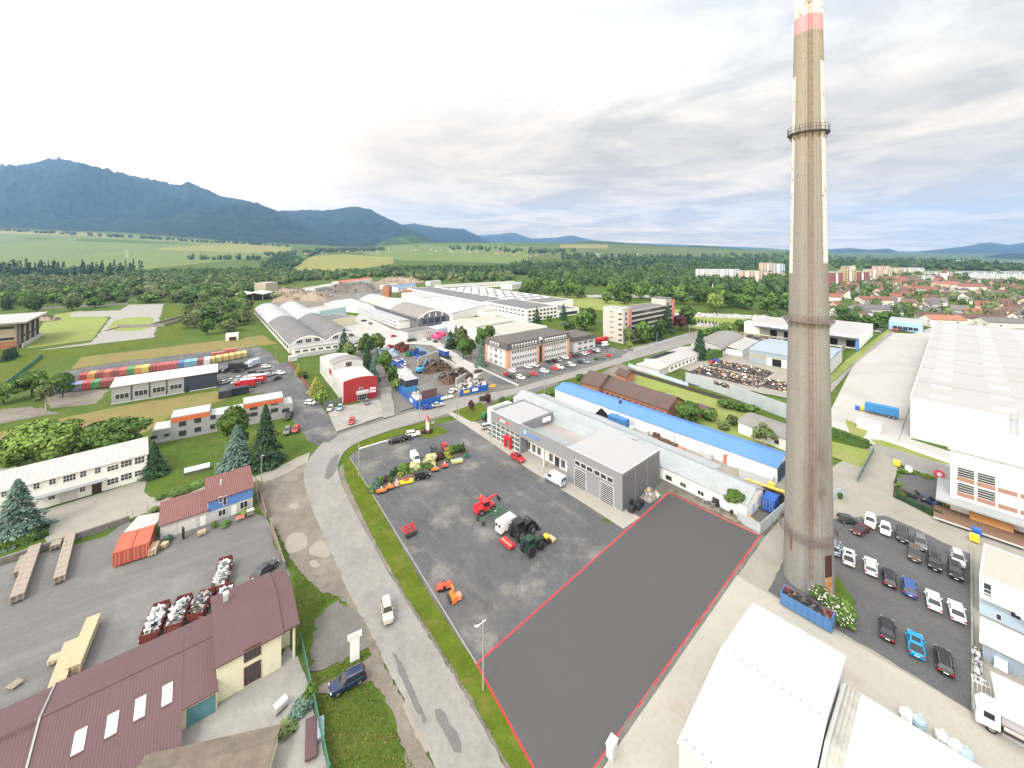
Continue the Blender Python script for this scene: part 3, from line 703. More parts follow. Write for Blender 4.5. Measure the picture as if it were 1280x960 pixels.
GREYR = M('grey_felt_roof', (.12, .12, .124), .9, var=.1, sc=.15, dirt=[((.17, .167, .163), .1, .5, .7, .6)])
LGREYR = M('pale_grey_roof', (.29, .305, .315), .8, var=.08, sc=.1, dirt=[((.21, .22, .225), .08, .52, .7, .6)])
CREAMR = M('cream_flat_roof', (.33, .318, .28), .9, var=.05, sc=.08, dirt=[((.25, .24, .21), .05, .5, .7, .6)])
RUSTR = M('rust_stained_roof', (.27, .25, .24), .85, var=.15, sc=.3, dirt=[((.28, .12, .06), .25, .56, .72, .8)])
BLUER = M('blue_sheet_roof', (.075, .19, .47), .5, var=.05, sc=.2, stripe=('X', .5, .4))
TILEB = M('brown_tile_roof', (.088, .058, .05), .8, var=.1, sc=.3, stripe=('Y', .35, .6))
BRICK = M('brick_wall', (.33, .15, .085), .9, var=.15, sc=.8)
REDW = M('red_facade', (.30, .024, .028), .6, var=.08, sc=.3)
ORANGE = M('orange_panel', (.55, .13, .05), .7, var=.05)
SALMON = M('salmon_panel', (.62, .30, .20), .85, var=.05)
PINK = M('pink_panel', (.50, .20, .17), .85, var=.08, sc=.3)
BLUEW = M('blue_render', (.09, .20, .47), .85, var=.05)
PBLUE = M('pale_blue_panel', (.42, .52, .63), .7, var=.06, sc=.2)
STEELB = M('blue_grey_sheet', (.27, .33, .39), .55, .1, var=.06, sc=.2, stripe=('X', .4, .5))
SLATE = M('dark_slate_roof', (.075, .07, .072), .8, var=.1, sc=.4)
ASBR = M('old_grey_sheet_roof', (.19, .183, .172), .9, var=.12, sc=.2, stripe=('X', .5, .4))
BROWNP = M('brown_brick_panel', (.30, .17, .125), .85, var=.08)
SHUT = M('white_shutter', (.60, .59, .56), .7, var=.04, stripe=('Z', .25, .5))
TEAL = M('teal_door', (.08, .20, .23), .6, var=.1)
DKDOOR = M('dark_door', (.05, .025, .02), .6)
WOOD = M('pale_wood', (.48, .34, .19), .85, var=.15, sc=1.5)
STONE = M('stone_wall', (.16, .15, .14), .95, var=.35, sc=1.2, bump=1, bsc=3)
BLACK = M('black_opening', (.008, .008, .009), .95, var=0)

# ---------------------------------------------------------------- maroon roofed works, bottom left
b = Bld('workshop', 'long workshop under a maroon sheet roof with four white skylights, bottom left corner', 'workshop', Vector((-42.3, 57.8, 0)), None, 7, 2.8, L=1, ang=38)
t = b.t
def wroof(name, x0, x1, ys, zr, sl, mat=MAROON):                 # ridge on y=0, eaves at y=-ys / +6.9
    for sy, dd in ((-1, ys), (1, 6.9)):
        m = MB(); n = len(m.v)
        top = [(0, zr), (sy * dd, zr - sl * dd)]
        m.xprism([(0, zr), (sy * dd, zr - sl * dd), (sy * dd, zr - sl * dd + .15), (0, zr + .15)], x0, x1); m.build('roof', mat, t)
wroof('roof', -3.6, -.02, 7.2, 4.6, .25); wroof('roof', -16.7, -3.62, 11.0, 4.6, .25); wroof('roof', -60, -16.85, 11.0, 4.25, .235)
MB().xprism([(-6.8, -.2), (6.5, -.2), (6.5, 2.9), (0, 4.5), (-6.8, 2.8)], -3.8, -.1).build('wall', CREAM, t)
MB().xprism([(-10.4, -.2), (6.5, -.2), (6.5, 2.9), (0, 4.5), (-10.4, 1.9)], -16.6, -3.81).build('wall', CREAM, t)
MB().xprism([(-10.4, -.2), (6.5, -.2), (6.5, 2.6), (0, 4.1), (-10.4, 1.7)], -59, -16.9).build('wall', CREAM, t)
MB().box(-3.2, -.3, -6.9, -6.8, 0, 2.3).build('door', TEAL, t)
MB().xprism([(-11.05, 1.75), (-10.95, 1.75), (-10.95, 1.95), (-11.05, 1.95)], -16.7, -3.6).build('gutter', GALV, t)
sv = MB(); sv.box(-16.85, -16.7, -11, 0, 0, .1)
m = MB(); m.xprism([(0, 4.8), (-11, 2.05), (-11, 2.15), (0, 4.9)], -16.86, -16.66); m.xprism([(0, 4.8), (6.9, 3.05), (6.9, 3.15), (0, 4.9)], -16.86, -16.66); m.build('flashing', GALV, t)
MB().box(-60, -.02, -.12, .12, 4.75, 4.8).build('ridge_cap', MAROON, t)
SKYL = M('skylight_sheet', (.6, .61, .62), .5, var=.03)
for px, py in ((99, 923), (140, 902), (175, 882), (209, 865)):
    q = G(px, py, 3.9); dx, dy = q.x + 42.3, q.y - 57.8
    lx, ly = dx * math.cos(R(38)) + dy * math.sin(R(38)), -dx * math.sin(R(38)) + dy * math.cos(R(38)); zz = 4.6 + .25 * ly + .15
    m = MB(); m.xprism([(ly - 1.15, zz - .2875 + .005), (ly + 1.15, zz + .2875 + .005), (ly + 1.15, zz + .34), (ly - 1.15, zz - .235)], lx - .5, lx + .5)
    f_ = m.build('skylight', SKYL, t)
    MB().xprism([(ly - 1.36, zz - .335), (ly - 1.16, zz - .285), (ly - 1.16, zz - .22), (ly - 1.36, zz - .27)], lx - .5, lx + .5).build('flashing', MATS['maroon_sheet_roof'], f_)

b = Bld('office_house', 'cream two storey house under a maroon sheet roof, joined to the long workshop', 'house', (271, 833, 5), (373, 780, 5), 13.2, 5.0)
b.gable(CREAM, MAROON, 1.75, ov=.3, x1=b.L - 2.2)
MB().xprism([(0.0, 5.0), (6.6, 6.75), (13.2, 5.0), (13.2, 4.75), (6.6, 6.5), (0, 4.75)], b.L - 1.89, b.L + .2).build('roof_overhang', MAROON, b.t)
b.boxpart('porch_wall', b.L - 2.19, b.L - .6, 3, 13, -.1, 4.7, CREAM)
MB().cyl((b.L - .5, .4, -.1), (b.L - .5, .4, 4.8), .18).build('column', CREAM, b.t)
b.rect('front', 305, 807, 326, 823, 4, 1, FRB); b.rect('front', 305, 829, 326, 852, 4, 2, FRB)
MB().box(b.L - .62, b.L - .55, 4.2, 6.0, 0, 2.4).build('door', DKDOOR, b.t)
MB().box(b.L - .75, b.L - .4, 4.0, 6.4, 2.9, 3.5).build('sign_board', M('sign_brown', (.12, .05, .05), .6), b.t)
m = MB().box(1.2, 1.8, 9.6, 10.3, 5.6, 7.1); m.box(1.15, 1.85, 9.55, 10.35, 7.1, 7.2); m.build('chimney', LGREY, b.t)
b = Bld('lean_to', 'low weathered brown felt roofed outbuilding at the bottom edge below the concrete court', 'shed', (150, 1010, 2.2), (330, 966, 2.2), 4.2, 2.2)
b.gable(CREAM, M('weathered_felt', (.13, .105, .085), .95, var=.25, sc=.8), .5)

# ---------------------------------------------------------------- left side
b = Bld('office_block', 'long white two storey block with a weathered white roof at the left edge', 'building', G(184, 598) - Vector((math.cos(R(43)), math.sin(R(43)), 0)) * 62, (184, 598), 9.2, 6.3)
b.shed(WHITE, OLDWH, 1.1)
for q in ((133, 706, 147, 727), (151, 699, 165, 720), (168, 693, 181, 714)): pass
for x0, y0, x1, y1, nx in ((535, 85, 593, 112, 3), (603, 62, 660, 92, 3), (672, 45, 723, 77, 3), (472, 98, 505, 126, 2), (400, 112, 432, 145, 2), (315, 133, 380, 165, 4), (245, 152, 280, 182, 2), (165, 172, 200, 205, 2), (75, 190, 130, 225, 3), (5, 215, 35, 245, 2),
                             (535, 150, 593, 180, 3), (603, 127, 660, 158, 3), (672, 108, 723, 138, 3), (397, 190, 428, 218, 2), (240, 230, 277, 257, 2)):
    b.rect('front', x0 / 4, 560 + y0 / 4, x1 / 4, 560 + y1 / 4, nx, 2)
x, z = b.on('front', 121, 607); b.door('front', x, 1.7, 2.6, DKDOOR)
x, z = b.on('front', 86, 618); b.door('front', x, 3.0, 2.6, SHUT)
xa, _ = b.on('front', 45, 620); xb, _ = b.on('front', 133, 596)
b.boxpart('canopy', xa, xb, -1.6, -.01, 3.0, 3.2, LGREYR)
b = Bld('storage_shed', 'white roofed shed at the left edge behind the walnut trees', 'shed', (-60, 585, 4.5), (20, 566, 4.5), 9, 4.5)
b.gable(WHITE, OLDWH, 1.0)
b = Bld('dwelling', 'small house with red brown roof and blue upper walls beside the works yard', 'house', (260, 655), (316, 635), 6.0, 4.8)
b.shed(LGREY, MAROON2, 2.2, ov=.3)
b.panel('front', 0, b.L, 2.55, 4.75, BLUEW, 'upper_wall', .06, .01)
b.panel('right', 0, b.D, 2.55, 4.8, BLUEW, 'upper_wall', .06, .01)
for q in ((1094, 243, 1112, 272, 1), (1115, 240, 1134, 284, 1), (1090, 306, 1130, 337, 2), (1200, 265, 1238, 300, 2)): 
    o = b.rect('front', q[0] / 4, 560 + q[1] / 4, q[2] / 4, 560 + q[3] / 4, q[4])
    o.location.y -= .06
x, z = b.on('front', 292.5, 638); b.door('front', x, 1.0, 2.1, FRW)
MB().cyl((2.6, 3.2, 6), (2.6, 3.2, 7.3), .18, n=8).build('chimney', LGREY, b.t)
b = Bld('garage', 'low grey double garage with a red brown roof beside the blue house', 'garage', (200, 675), (260, 655), 6.3, 3.0)
b.shed(LGREY, MAROON2, 1.5)
for x0, x1 in ((805, 885), (890, 985)):
    xa, _ = b.on('front', x0 / 4, 668); xb, _ = b.on('front', x1 / 4, 664); b.panel('front', xa, xb, .02, 2.3, SHUT, 'garage_door', .06)
x, _ = b.on('front', 253.5, 654); b.door('front', x, 1.0, 2.1, FRW)
b = Bld('open_shelter', 'white flat roofed shelter behind the two orange containers', 'shelter', (157, 664, 2.7), (191, 658, 2.7), 5.0, 2.7)
b.boxpart('roof', -.2, b.L + .2, -.2, b.D, 2.55, 2.7, OLDWH)
for x in (.1, b.L - .1):
    for y in (.1, b.D - .3): b.boxpart('post', x - .08, x + .08, y - .08, y + .08, -.1, 2.55, WOOD)
b = Bld('hall', 'single storey hall with grey panels and one dark blue bay near the container row', 'hall', (139, 506), (271, 484), 11.2, 6.6)
b.shed(GREYW, WROOFS, .8, ov=.4)
xn, _ = b.on('front', 230, 480); b.panel('front', xn, b.L, .4, 6.5, NAVY, 'dark_bay', .06); b.panel('right', 0, b.D, .4, 6.5, NAVY, 'end_wall', .06)
b.panel('front', 0, b.L, -.1, .38, LGREY, 'plinth', .09)
for px in (164.5, 187, 208.5): x, _ = b.on('front', px, 490); b.panel('front', x - .2, x + .2, .4, 6.4, NAVY, 'downpipe', .08)
for q in ((575, 527, 645, 553), (672, 511, 738, 537), (762, 495, 825, 521), (850, 481, 910, 505)): b.rect('front', q[0] / 4, 360 + q[1] / 4, q[2] / 4, 360 + q[3] / 4, 3)
x, _ = b.on('front', 234, 484); b.door('front', x, 1.6, 2.6, M('navy_door', (.02, .026, .04), .5)).location.y -= .06
# grey strip with orange bands
b = Bld('grey_office', 'long grey two storey office with white roofs and two orange bands behind the spruces', 'office', (190, 556), (366, 520), 7.0, 5.0)
L_ = b.L; xs = [b.on('front', p, 540)[0] for p in (213, 262, 304, 354)]
b.flat(GREYW, WROOFS, 4.2, .1, x0=0, x1=xs[0] - .02); b.flat(GREYW, WROOFS, 7.2, .1, x0=xs[0], x1=xs[1]); b.flat(GREYW, WROOFS, 5.4, .1, x0=xs[1] + .02, x1=xs[2] - .02)
b.flat(GREYW, WROOFS, 7.4, .1, x0=xs[2], x1=xs[3]); b.flat(GREYW, WROOFS, 4.8, .1, x0=xs[3] + .02)
b.panel('front', xs[0] + .1, xs[1], 5.5, 6.9, ORANGE, 'orange_band', .08); b.panel('front', xs[2] + .1, xs[3], 5.7, 7.1, ORANGE, 'orange_band', .08)
b.panel('front', 0, xs[0], .6, 1.0, LGREY, 'plinth', .06)
for q in ((895, 668, 930, 690), (972, 650, 1005, 672), (895, 713, 930, 738), (972, 696, 1005, 718), (1052, 635, 1078, 656), (1052, 682, 1078, 703), (752, 740, 785, 754), (820, 728, 848, 741)): b.rect('front', q[0] / 4, 360 + q[1] / 4, q[2] / 4, 360 + q[3] / 4, 2, 1, FRD)
for px, py in ((343, 504), (343, 513), (317, 510), (317, 518), (357, 513)):
    x, z = b.on('front', px, py); b.win('front', x, max(.7, z - .6), 2.2, 1.3, 2, 1, FRD)
b = Bld('hut', 'small white flat roofed hut by the dry grass left of the twin arched halls', 'hut', (282, 426.5), (297.5, 425), 6, 4.0)
b.flat(WHITE, LGREYR, 4.2, .08); x, _ = b.on('front', 291, 424); b.door('front', x, 4, 2.4, DKDOOR)
b = Bld('sports_hall', 'heavy beige concrete building with a white slab roof at the far left edge', 'building', G(27, 435) - Vector((math.cos(R(39)), math.sin(R(39)), 0)) * 46, (27, 435), 44, 15)
SAND = M('sandstone_panel', (.42, .36, .28), .9, var=.08, sc=.2)
b.walls(SAND, 15, y0=1.5, x1=b.L - 1.5); b.walls(BRICK, 4.5, y0=1.4, y1=3, x1=b.L - 1.4, name='plinth')
b.boxpart('roof', -1.5, b.L + 2.5, -2, b.D + 3, 15.004, 15.9, WROOF)
for i in range(5): x = b.L - 1.6 - i * 11; b.boxpart('pier', x - .4, x + .4, .4, 1.49, 0, 15, M('dark_concrete', (.10, .09, .085), .9))
for i in range(4): y = 6 + i * 11; b.boxpart('pier', b.L - 1.49, b.L - .4, y - .4, y + .4, 0, 15, MATS['dark_concrete'])
for k in range(4):
    x0 = b.L - 11.8 - k * 11
    for z in (5.2, 11.8): o = b.win('front', x0 + 4.7, z, 8, 1.5, 4, 1, FRD); o.location.y = 1.48
for k in range(4):
    for z in (5.2, 11.8): o = b.win('right', 11.5 + k * 11 - 1, z, 7, 1.4, 4, 1, FRD); o.location.x = b.L - 1.47
b.boxpart('terrace_wall', b.L + .1, b.L + .5, 0, b.D, 0, 2.6, LGREY)
# ruined foundations
b = Bld('ruined_foundation', 'bare concrete foundation with low broken walls in the mown lawn', 'ruin', (131, 414), (192, 412), 30, 1)
for q in ((0, b.L, 12, 12.6, 2.2), (18, 18.6, 12.6, 60, 1.8), (b.L - .6, b.L, 12.6, 60, 2.4), (18.6, b.L - .6, 59.4, 60, 2.4), (0, .5, 0, 12, .9)): b.boxpart('low_wall', q[0], q[1], q[2], q[3], -.1, q[4], CONCG)

# ---------------------------------------------------------------- red fronted building
b = Bld('red_office', 'long white roofed office with a bright red gable front and entrance canopy', 'office', (430, 505), (471, 496.3), 48, 8.0)
def archbox(b, y0, y1, h, rise, wall, roof, x0=0, x1=None):      # barrel along depth
    x1 = b.L if x1 is None else x1; n = 10
    top = [(lerp(x0, x1, i / n), h + rise * (1 - (2 * i / n - 1) ** 2)) for i in range(n + 1)]
    m = MB(); k = len(m.v); prof = [(x0, -.2), (x1, -.2)] + top[::-1]
    m.v = [(p[0], y0, p[1]) for p in prof] + [(p[0], y1, p[1]) for p in prof]; c = len(prof)
    for i in range(c):
        j = (i + 1) % c; m.f.append((i, j, c + j, c + i)); m.m.append(0)
    m.f += [tuple(reversed(range(c))), tuple(range(c, 2 * c))]; m.m += [0, 0]
    m.build('wall', wall, b.t)
    r = MB()
    for (xa, za), (xb, zb) in zip(top, top[1:]):
        s = len(r.v)
        for y in (y0 - .15, y1 + .15):
            r.v += [(xa, y, za + .004), (xb, y, zb + .004), (xb, y, zb + .15), (xa, y, za + .15)]
        for q in ((0, 1, 2, 3), (7, 6, 5, 4), (3, 2, 6, 7), (0, 4, 5, 1), (0, 3, 7, 4), (1, 5, 6, 2)): r.f.append(tuple(s + i for i in q)); r.m.append(0)
    return r.build('roof', roof, b.t)
OLDW2 = M('rust_spotted_white_roof', (.42, .40, .38), .9, var=.1, sc=.2, dirt=[((.30, .17, .11), .16, .58, .70, .7)])
archbox(b, .6, 19.9, 7.6, .7, LGREY, OLDW2); archbox(b, 20, 28, 10.2, 1.5, LGREY, ASBR); archbox(b, 28.1, 48, 7.4, .7, LGREY, OLDW2)
n = 10; top = [(lerp(-.15, b.L + .15, i / n), 8.4 + .8 * (1 - (2 * i / n - 1) ** 2)) for i in range(n + 1)]
m = MB(); prof = [(-.15, -.1), (b.L + .15, -.1)] + top[::-1]; c = len(prof); m.v = [(p[0], 0, p[1]) for p in prof] + [(p[0], .58, p[1]) for p in prof]
for i in range(c): j = (i + 1) % c; m.f.append((i, j, c + j, c + i)); m.m.append(0)
m.f += [tuple(range(c)), tuple(range(c, 2 * c))]; m.m += [0, 0]; m.build('front_wall', REDW, b.t)
b.rect('front', 449, 484.5, 453.5, 488.5, 2, 1, FRW); xd, _ = b.on('front', 452.5, 497)
b.win('front', xd, .05, 3.4, 2.6, 4, 2, FRW, 'entrance'); b.boxpart('canopy', xd - 2.3, xd + 2.3, -1.8, -.02, 2.9, 3.9, LGREY)
for px, py in ((464, 485.5), (467.8, 485), (464, 489.2), (467.8, 488.6)): 
    x, z = b.on('front', px, py); b.panel('front', x - .55, x + .55, z - .4, z + .4, WHITE, 'sign_board', .08)
for i in range(10):
    y = 1.3 + i * 1.9; b.panel('left', b.D - y - .25, b.D - y + .25, .3, 7.5, FRW, 'pilaster', .2); b.panel('left', b.D - y - 1.5, b.D - y - .5, 1.0, 6.9, GLASS, 'window', .03)
for i in range(10):
    y = 29 + i * 1.9; b.panel('left', b.D - y - .25, b.D - y + .25, .3, 7.3, FRW, 'pilaster', .2); b.panel('left', b.D - y - 1.5, b.D - y - .5, 1.0, 6.7, GLASS, 'window', .03)
o = b.win('front', b.L * .52, 8.7, 2.4, 1.8, 3, 2, FRB); o.location.y = 19.98
b.panel('left', b.D - 27, b.D - 22, 5.2, 7.4, REDW, 'red_panel', .06)

# ---------------------------------------------------------------- twin arched halls, big arched hall and factory
b = Bld('arched_hall', 'pair of long barrel roofed halls with pale rear roofs left of the scrap yard', 'hall', (362, 442), None, 39, 4.6, L=176, ang=-52)
b.a = b.a - b.u * 176; b.t.location = (b.a.x, b.a.y, 0)
rr = [LGREYR] * 4 + [GREYR] * 4
RB = M('ridge_trim', (.5, .5, .49), .7)
for y0, y1 in ((0, 19.4), (19.6, 39)): b.arch(LGREY, None, 4.2, 12, y0=y0, y1=y1, mats=rr)
b.boxpart('annex', b.L + .05, b.L + 6, 1, 38, -.1, 3.6, WHITE); b.boxpart('annex_roof', b.L + .02, b.L + 6.3, .7, 38.3, 3.604, 3.9, WROOF)
for i in range(9): b.win('right', 3 + i * 4, 1.2, 2.6, 1.3, 3, 1, FRW).location.x = b.L + 6.02
for y0 in (0, 19.6):
    g = MB(); n = 14
    for i in range(n):
        a0, a1 = i / n, (i + 1) / n; z = lambda t: 4.6 + 4.2 * (1 - (2 * t - 1) ** 2)
        g.poly([(b.L + .08, y0 + 19.4 * a0, z(a0) - .7), (b.L + .08, y0 + 19.4 * a1, z(a1) - .7), (b.L + .08, y0 + 19.4 * a1, z(a1) + .15), (b.L + .08, y0 + 19.4 * a0, z(a0) + .15)])
    g.build('arch_trim', FRW, b.t)
    for k in range(3): b.win('right', y0 + 5 + k * 4.7, 5.0, 3.2, 2.2, 3, 1, FRW)
for i in range(24): b.win('front', 4 + i * 7.2, 2.0, 4.6, 1.6, 4, 1, FRD)
b = Bld('arched_factory', 'tall dark grey factory hall with one long barrel roof and arched glazed gable', 'hall', (523, 413), None, 25.8, 8.7, L=160, ang=-51.5)
b.a = b.a - b.u * 160; b.t.location = (b.a.x, b.a.y, 0)
DKW = M('dark_grey_cladding', (.13, .13, .135), .8, var=.08, sc=.15)
b.arch(DKW, None, 5.0, 12, mats=[GREYR, LGREYR, CREAMR, LGREYR, ASBR, ASBR])
g = MB(); n = 14
for i in range(n):
    a0, a1 = i / n, (i + 1) / n; z = lambda t: 8.7 + 5 * (1 - (2 * t - 1) ** 2)
    g.poly([(b.L + .1, 25.8 * a0, z(a0) - .9), (b.L + .1, 25.8 * a1, z(a1) - .9), (b.L + .1, 25.8 * a1, z(a1) + .2), (b.L + .1, 25.8 * a0, z(a0) + .2)])
g.build('arch_trim', FRW, b.t)
for k in range(5): x = 2.4 + k * 5.2; b.panel('right', x - .35, x + .35, 0, 8.6, M('blue_post', (.12, .16, .26), .7), 'pilaster', .25)
for k in range(4): b.win('right', 5 + k * 5.2, 4.4, 4.2, 3.6, 4, 3, FRD); 
for k in range(4): b.panel('right', 3.6 + k * 5.2 - .4, 3.6 + k * 5.2 + .5, 8.8, 11.5, FRW, 'mullion', .12)
for i in range(26): b.win('front', 4 + i * 6, 5.8, 4.2, 1.7, 4, 1, FRD)
b.boxpart('annex', 2, b.L - 14, -9, -.02, -.1, 5.6, WHITE); b.boxpart('annex_roof', 1.6, b.L - 13.6, -9.3, -.02, 5.604, 5.9, LGREYR)
for i in range(34):
    for z in (.9, 3.5): o = b.win('front', 4.5 + i * 4.1, z, 2.2, 1.3, 3, 1, FRD); o.location.y = -9.02
b.boxpart('stair_tower', -6, -.02, 2, 9, -.1, 10.5, DKW)
b = Bld('sawtooth_hall', 'low factory hall whose dark roof carries slanted white rooflight strips', 'hall', (566, 403), (608, 391), 150, 6.5)
b.flat(WHITE, GREYR, 6.6, .15)
for i in range(24): 
    y = 4 + i * 6; MB().xprism([(y, 6.55), (y + 2.8, 6.55), (y + 1.6, 8.3), (y + 1.4, 8.3)], 1, b.L - 1).build('rooflight', SKYL, b.t)
b = Bld('flat_hall', 'low hall with a wide cream flat roof behind the mansard office', 'hall', (622, 420, 6), (684, 408, 6), 62, 6)
b.flat(WHITE, CREAMR, 6.2, .2); b.boxpart('roof_ridge', 6, b.L - 6, 28, 29.5, 6.08, 6.9, WROOF)
b = Bld('factory', 'large white factory with three storey office front and dark roofs beyond the meadow', 'factory', (658, 402.5), None, 235, 10, L=86, ang=38)
xf = b.on('front', 697, 396)[0]
b.flat(WHITE, GREYR, 10.3, .4, 0, xf, 0, 62); b.flat(WHITE, GREYR, 9.2, .4, 0, xf, 62.02, 235)
b.flat(WHITE, GREYR, 8.4, .4, xf + .02, 86, 30, 225); b.flat(WHITE, GREYR, 6.2, .4, xf + .02, 62, 0, 29.98)
for z in (1.0, 4.2, 7.4): b.row('front', 1.5, xf - 1, 8, z, 2.4, 1.5, 3, 1, FRD)
for z in (4.4, 7.4): b.row('left', 180, 233, 10, z, 3.2, 1.3, 3, 1, FRD)
b.row('left', 20, 178, 22, 6.2, 4.4, 1.0, 4, 1, FRD); b.row('front', xf + 2, 60, 7, 1.0, 3.2, 2.6, 3, 1, FRD)
for i in range(9):
    for k in range(5): MB().xprism([(60 + i * 17, 8.1), (62.5 + i * 17, 8.1), (62 + i * 17, 9.3), (61.4 + i * 17, 9.4)], 30 + k * 11, 38 + k * 11).build('rooflight', SKYL, b.t)
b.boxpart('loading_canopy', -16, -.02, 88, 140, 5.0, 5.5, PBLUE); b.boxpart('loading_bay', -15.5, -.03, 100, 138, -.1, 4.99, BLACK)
b.boxpart('side_block', -22, -.03, 141, 200, -.1, 7.5, WHITE); b.boxpart('side_roof', -22.2, -.03, 140.8, 200.2, 7.504, 7.8, WROOF); b.boxpart('side_block', -14, -.03, 40, 80, -.1, 5.0, WHITE); b.boxpart('side_roof', -14.2, -.03, 39.8, 80.2, 5.004, 5.3, CREAMR)
# ---------------------------------------------------------------- mansard office and annex
def mansard(b, wall, h, mh, ov, roofm, slope=SLATE, inset=.5, x0=0):
    b.walls(wall, h)
    m = MB(); A = [(-ov, -ov), (b.L + ov, -ov), (b.L + ov, b.D + ov), (-ov, b.D + ov)]; B_ = [(-ov + inset, -ov + inset), (b.L + ov - inset, -ov + inset), (b.L + ov - inset, b.D + ov - inset), (-ov + inset, b.D + ov - inset)]
    for i in range(4):
        j = (i + 1) % 4; m.poly([(*A[i], h), (*A[j], h), (*B_[j], h + mh), (*B_[i], h + mh)])
    m.poly([(*p, h) for p in reversed(A)]); m.build('mansard', slope, b.t)
    r = MB(); y = b.D / 2; k = b.D / 2; rr = 1.6; z = h + mh
    e0, e1 = (k, y, z + rr), (b.L - k, y, z + rr); P = [(*p, z + .004) for p in B_]
    r.poly([P[0], P[1], e1, e0]); r.poly([P[2], P[3], e0, e1]); r.poly([P[3], P[0], e0]); r.poly([P[1], P[2], e1]); r.build('roof', roofm, b.t)
OFW = M('office_render', (.55, .56, .57), .85, var=.04, sc=.3)
DORM = {}
def dormer(b, f, x, z, big=False):
    m = MB(); w, h = (1.0, 1.35) if not big else (2.4, 2.0)
    m.box(-w / 2, w / 2, -.25, .5, 0, h); m.poly([(-w / 2 - .1, -.3, h), (w / 2 + .1, -.3, h), (0, -.3, h + w * .45)]); m.poly([(-w / 2 - .1, -.3, h), (0, -.3, h + w * .45), (0, .8, h + w * .45), (-w / 2 - .1, .6, h)]); m.poly([(0, -.3, h + w * .45), (w / 2 + .1, -.3, h), (w / 2 + .1, .6, h), (0, .8, h + w * .45)])
    m.box(-w / 2 + .2, w / 2 - .2, -.27, -.2, .2, h - .15, 1)
    k = big
    if k not in DORM: DORM[k] = m.mesh('dormer', [FRW, GLASS])
    b.put(f, x, z, DORM[k], 'dormer', .35)
b = Bld('mansard_office', 'white three storey office with salmon pilasters and a dark dormered mansard roof', 'office', (634, 462), None, 18.5, 9.6, L=44, ang=38.5)
mansard(b, OFW, 9.6, 3.0, .7, SLATE if False else M('taupe_felt_roof', (.095, .085, .078), .9, var=.08, sc=.2), inset=.7)
for z in (1.0, 4.1, 7.2):
    b.row('front', 2.6, 19.6, 10, z, 1.25, 1.5, 2, 1); b.row('front', 25.0, 41.6, 10, z, 1.25, 1.5, 2, 1)
for x in (0.9, 20.4, 24.2, 43.2): b.panel('front', x - .75, x + .75, 0, 9.55, SALMON, 'pilaster', .25)
b.panel('left', b.D - 1.6, b.D - .05, 0, 9.55, SALMON, 'pilaster', .25); b.panel('left', .05, 1.6, 0, 9.55, SALMON, 'pilaster', .25)
b.win('front', 22.3, .1, 2.0, 8.6, 2, 6, FRD)
for k in range(9): dormer(b, 'front', 3.2 + k * 1.95, 10.1)
for k in range(10): dormer(b, 'front', 25.6 + k * 1.7, 10.1)
dormer(b, 'front', 22.3, 9.9, True)
for k in range(4): dormer(b, 'left', 5 + k * 2.2, 10.1)
for x in (5, 9.2, 13.4):
    for z in (1, 4.1, 7.2): b.win('left', x, z, 1.3 if x != 9.2 else 2.4, 1.6, 2, 2)
sx, sz = b.on('front', 692, 433.5); b.panel('front', sx - 1.2, sx + 5.2, 6.15, 6.85, M('sign_red_grey', (.45, .33, .33), .6), 'sign_board', .06)
b = Bld('office_annex', 'low white annex with a taupe mansard roof at the far end of the dormered office', 'office', (718, 441), None, 17, 6.2, L=17.5, ang=37)
mansard(b, OFW, 6.2, 2.4, .5, MATS['taupe_felt_roof'], inset=.6)
for z in (.9, 4.0): b.row('front', 2, 16.5, 3, z, 3.2, 1.5, 4, 1)
# tower block
b = Bld('slab_block', 'tall derelict six storey slab block with pink panels behind a row of trees', 'building', (779, 430), (843, 413.2), 15.4, 20)
CONW = M('weathered_concrete', (.44, .42, .38), .9, var=.12, sc=.15)
b.flat(CONW, GREYR, 19.6, .5, x0=9)
b.walls(CONW, 21.4, 0, 8.98); b.boxpart('roof', -.1, 9.05, -.1, b.D + .1, 21.404, 21.8, LGREYR); b.walls(CONW, 23.4, b.L - 9, b.L - .01, 2, 13); b.boxpart('roof', b.L - 9.2, b.L + .1, 1.8, 13.2, 23.404, 23.8, GREYR)
b.panel('front', 5.6, 8.95, 0, 21.3, PINK, 'pink_panel', .2); b.panel('front', b.L - 3.4, b.L, 0, 22.8, PINK, 'pink_panel', .2)
for k in range(6):
    b.panel('front', 9.1, b.L - 3.6, 1.0 + k * 3.2, 3.0 + k * 3.2, GLASS, 'window_band', .05)
    for i in range(11): b.panel('front', 9.1 + i * (b.L - 13) / 11, 9.3 + i * (b.L - 13) / 11, 1.0 + k * 3.2, 3.0 + k * 3.2, FRD, 'mullion', .1)
    b.win('front', 3.2, 1.2 + k * 3.3, 1.5, 1.8, 1, 1, FRD); b.win('left', b.D - 2.2, 1.5 + k * 3.3, 2.4, 1.0, 3, 2, FRD)
    b.panel('left', 5.2, 8.2, 2.4 + k * 3.3, 2.9 + k * 3.3, FRD, 'vent_slot', .04)
for k in range(3): b.panel('left', 1.5 + k * 4.6, 4.5 + k * 4.6, 19.6, 21.2, FRW, 'window', .06)
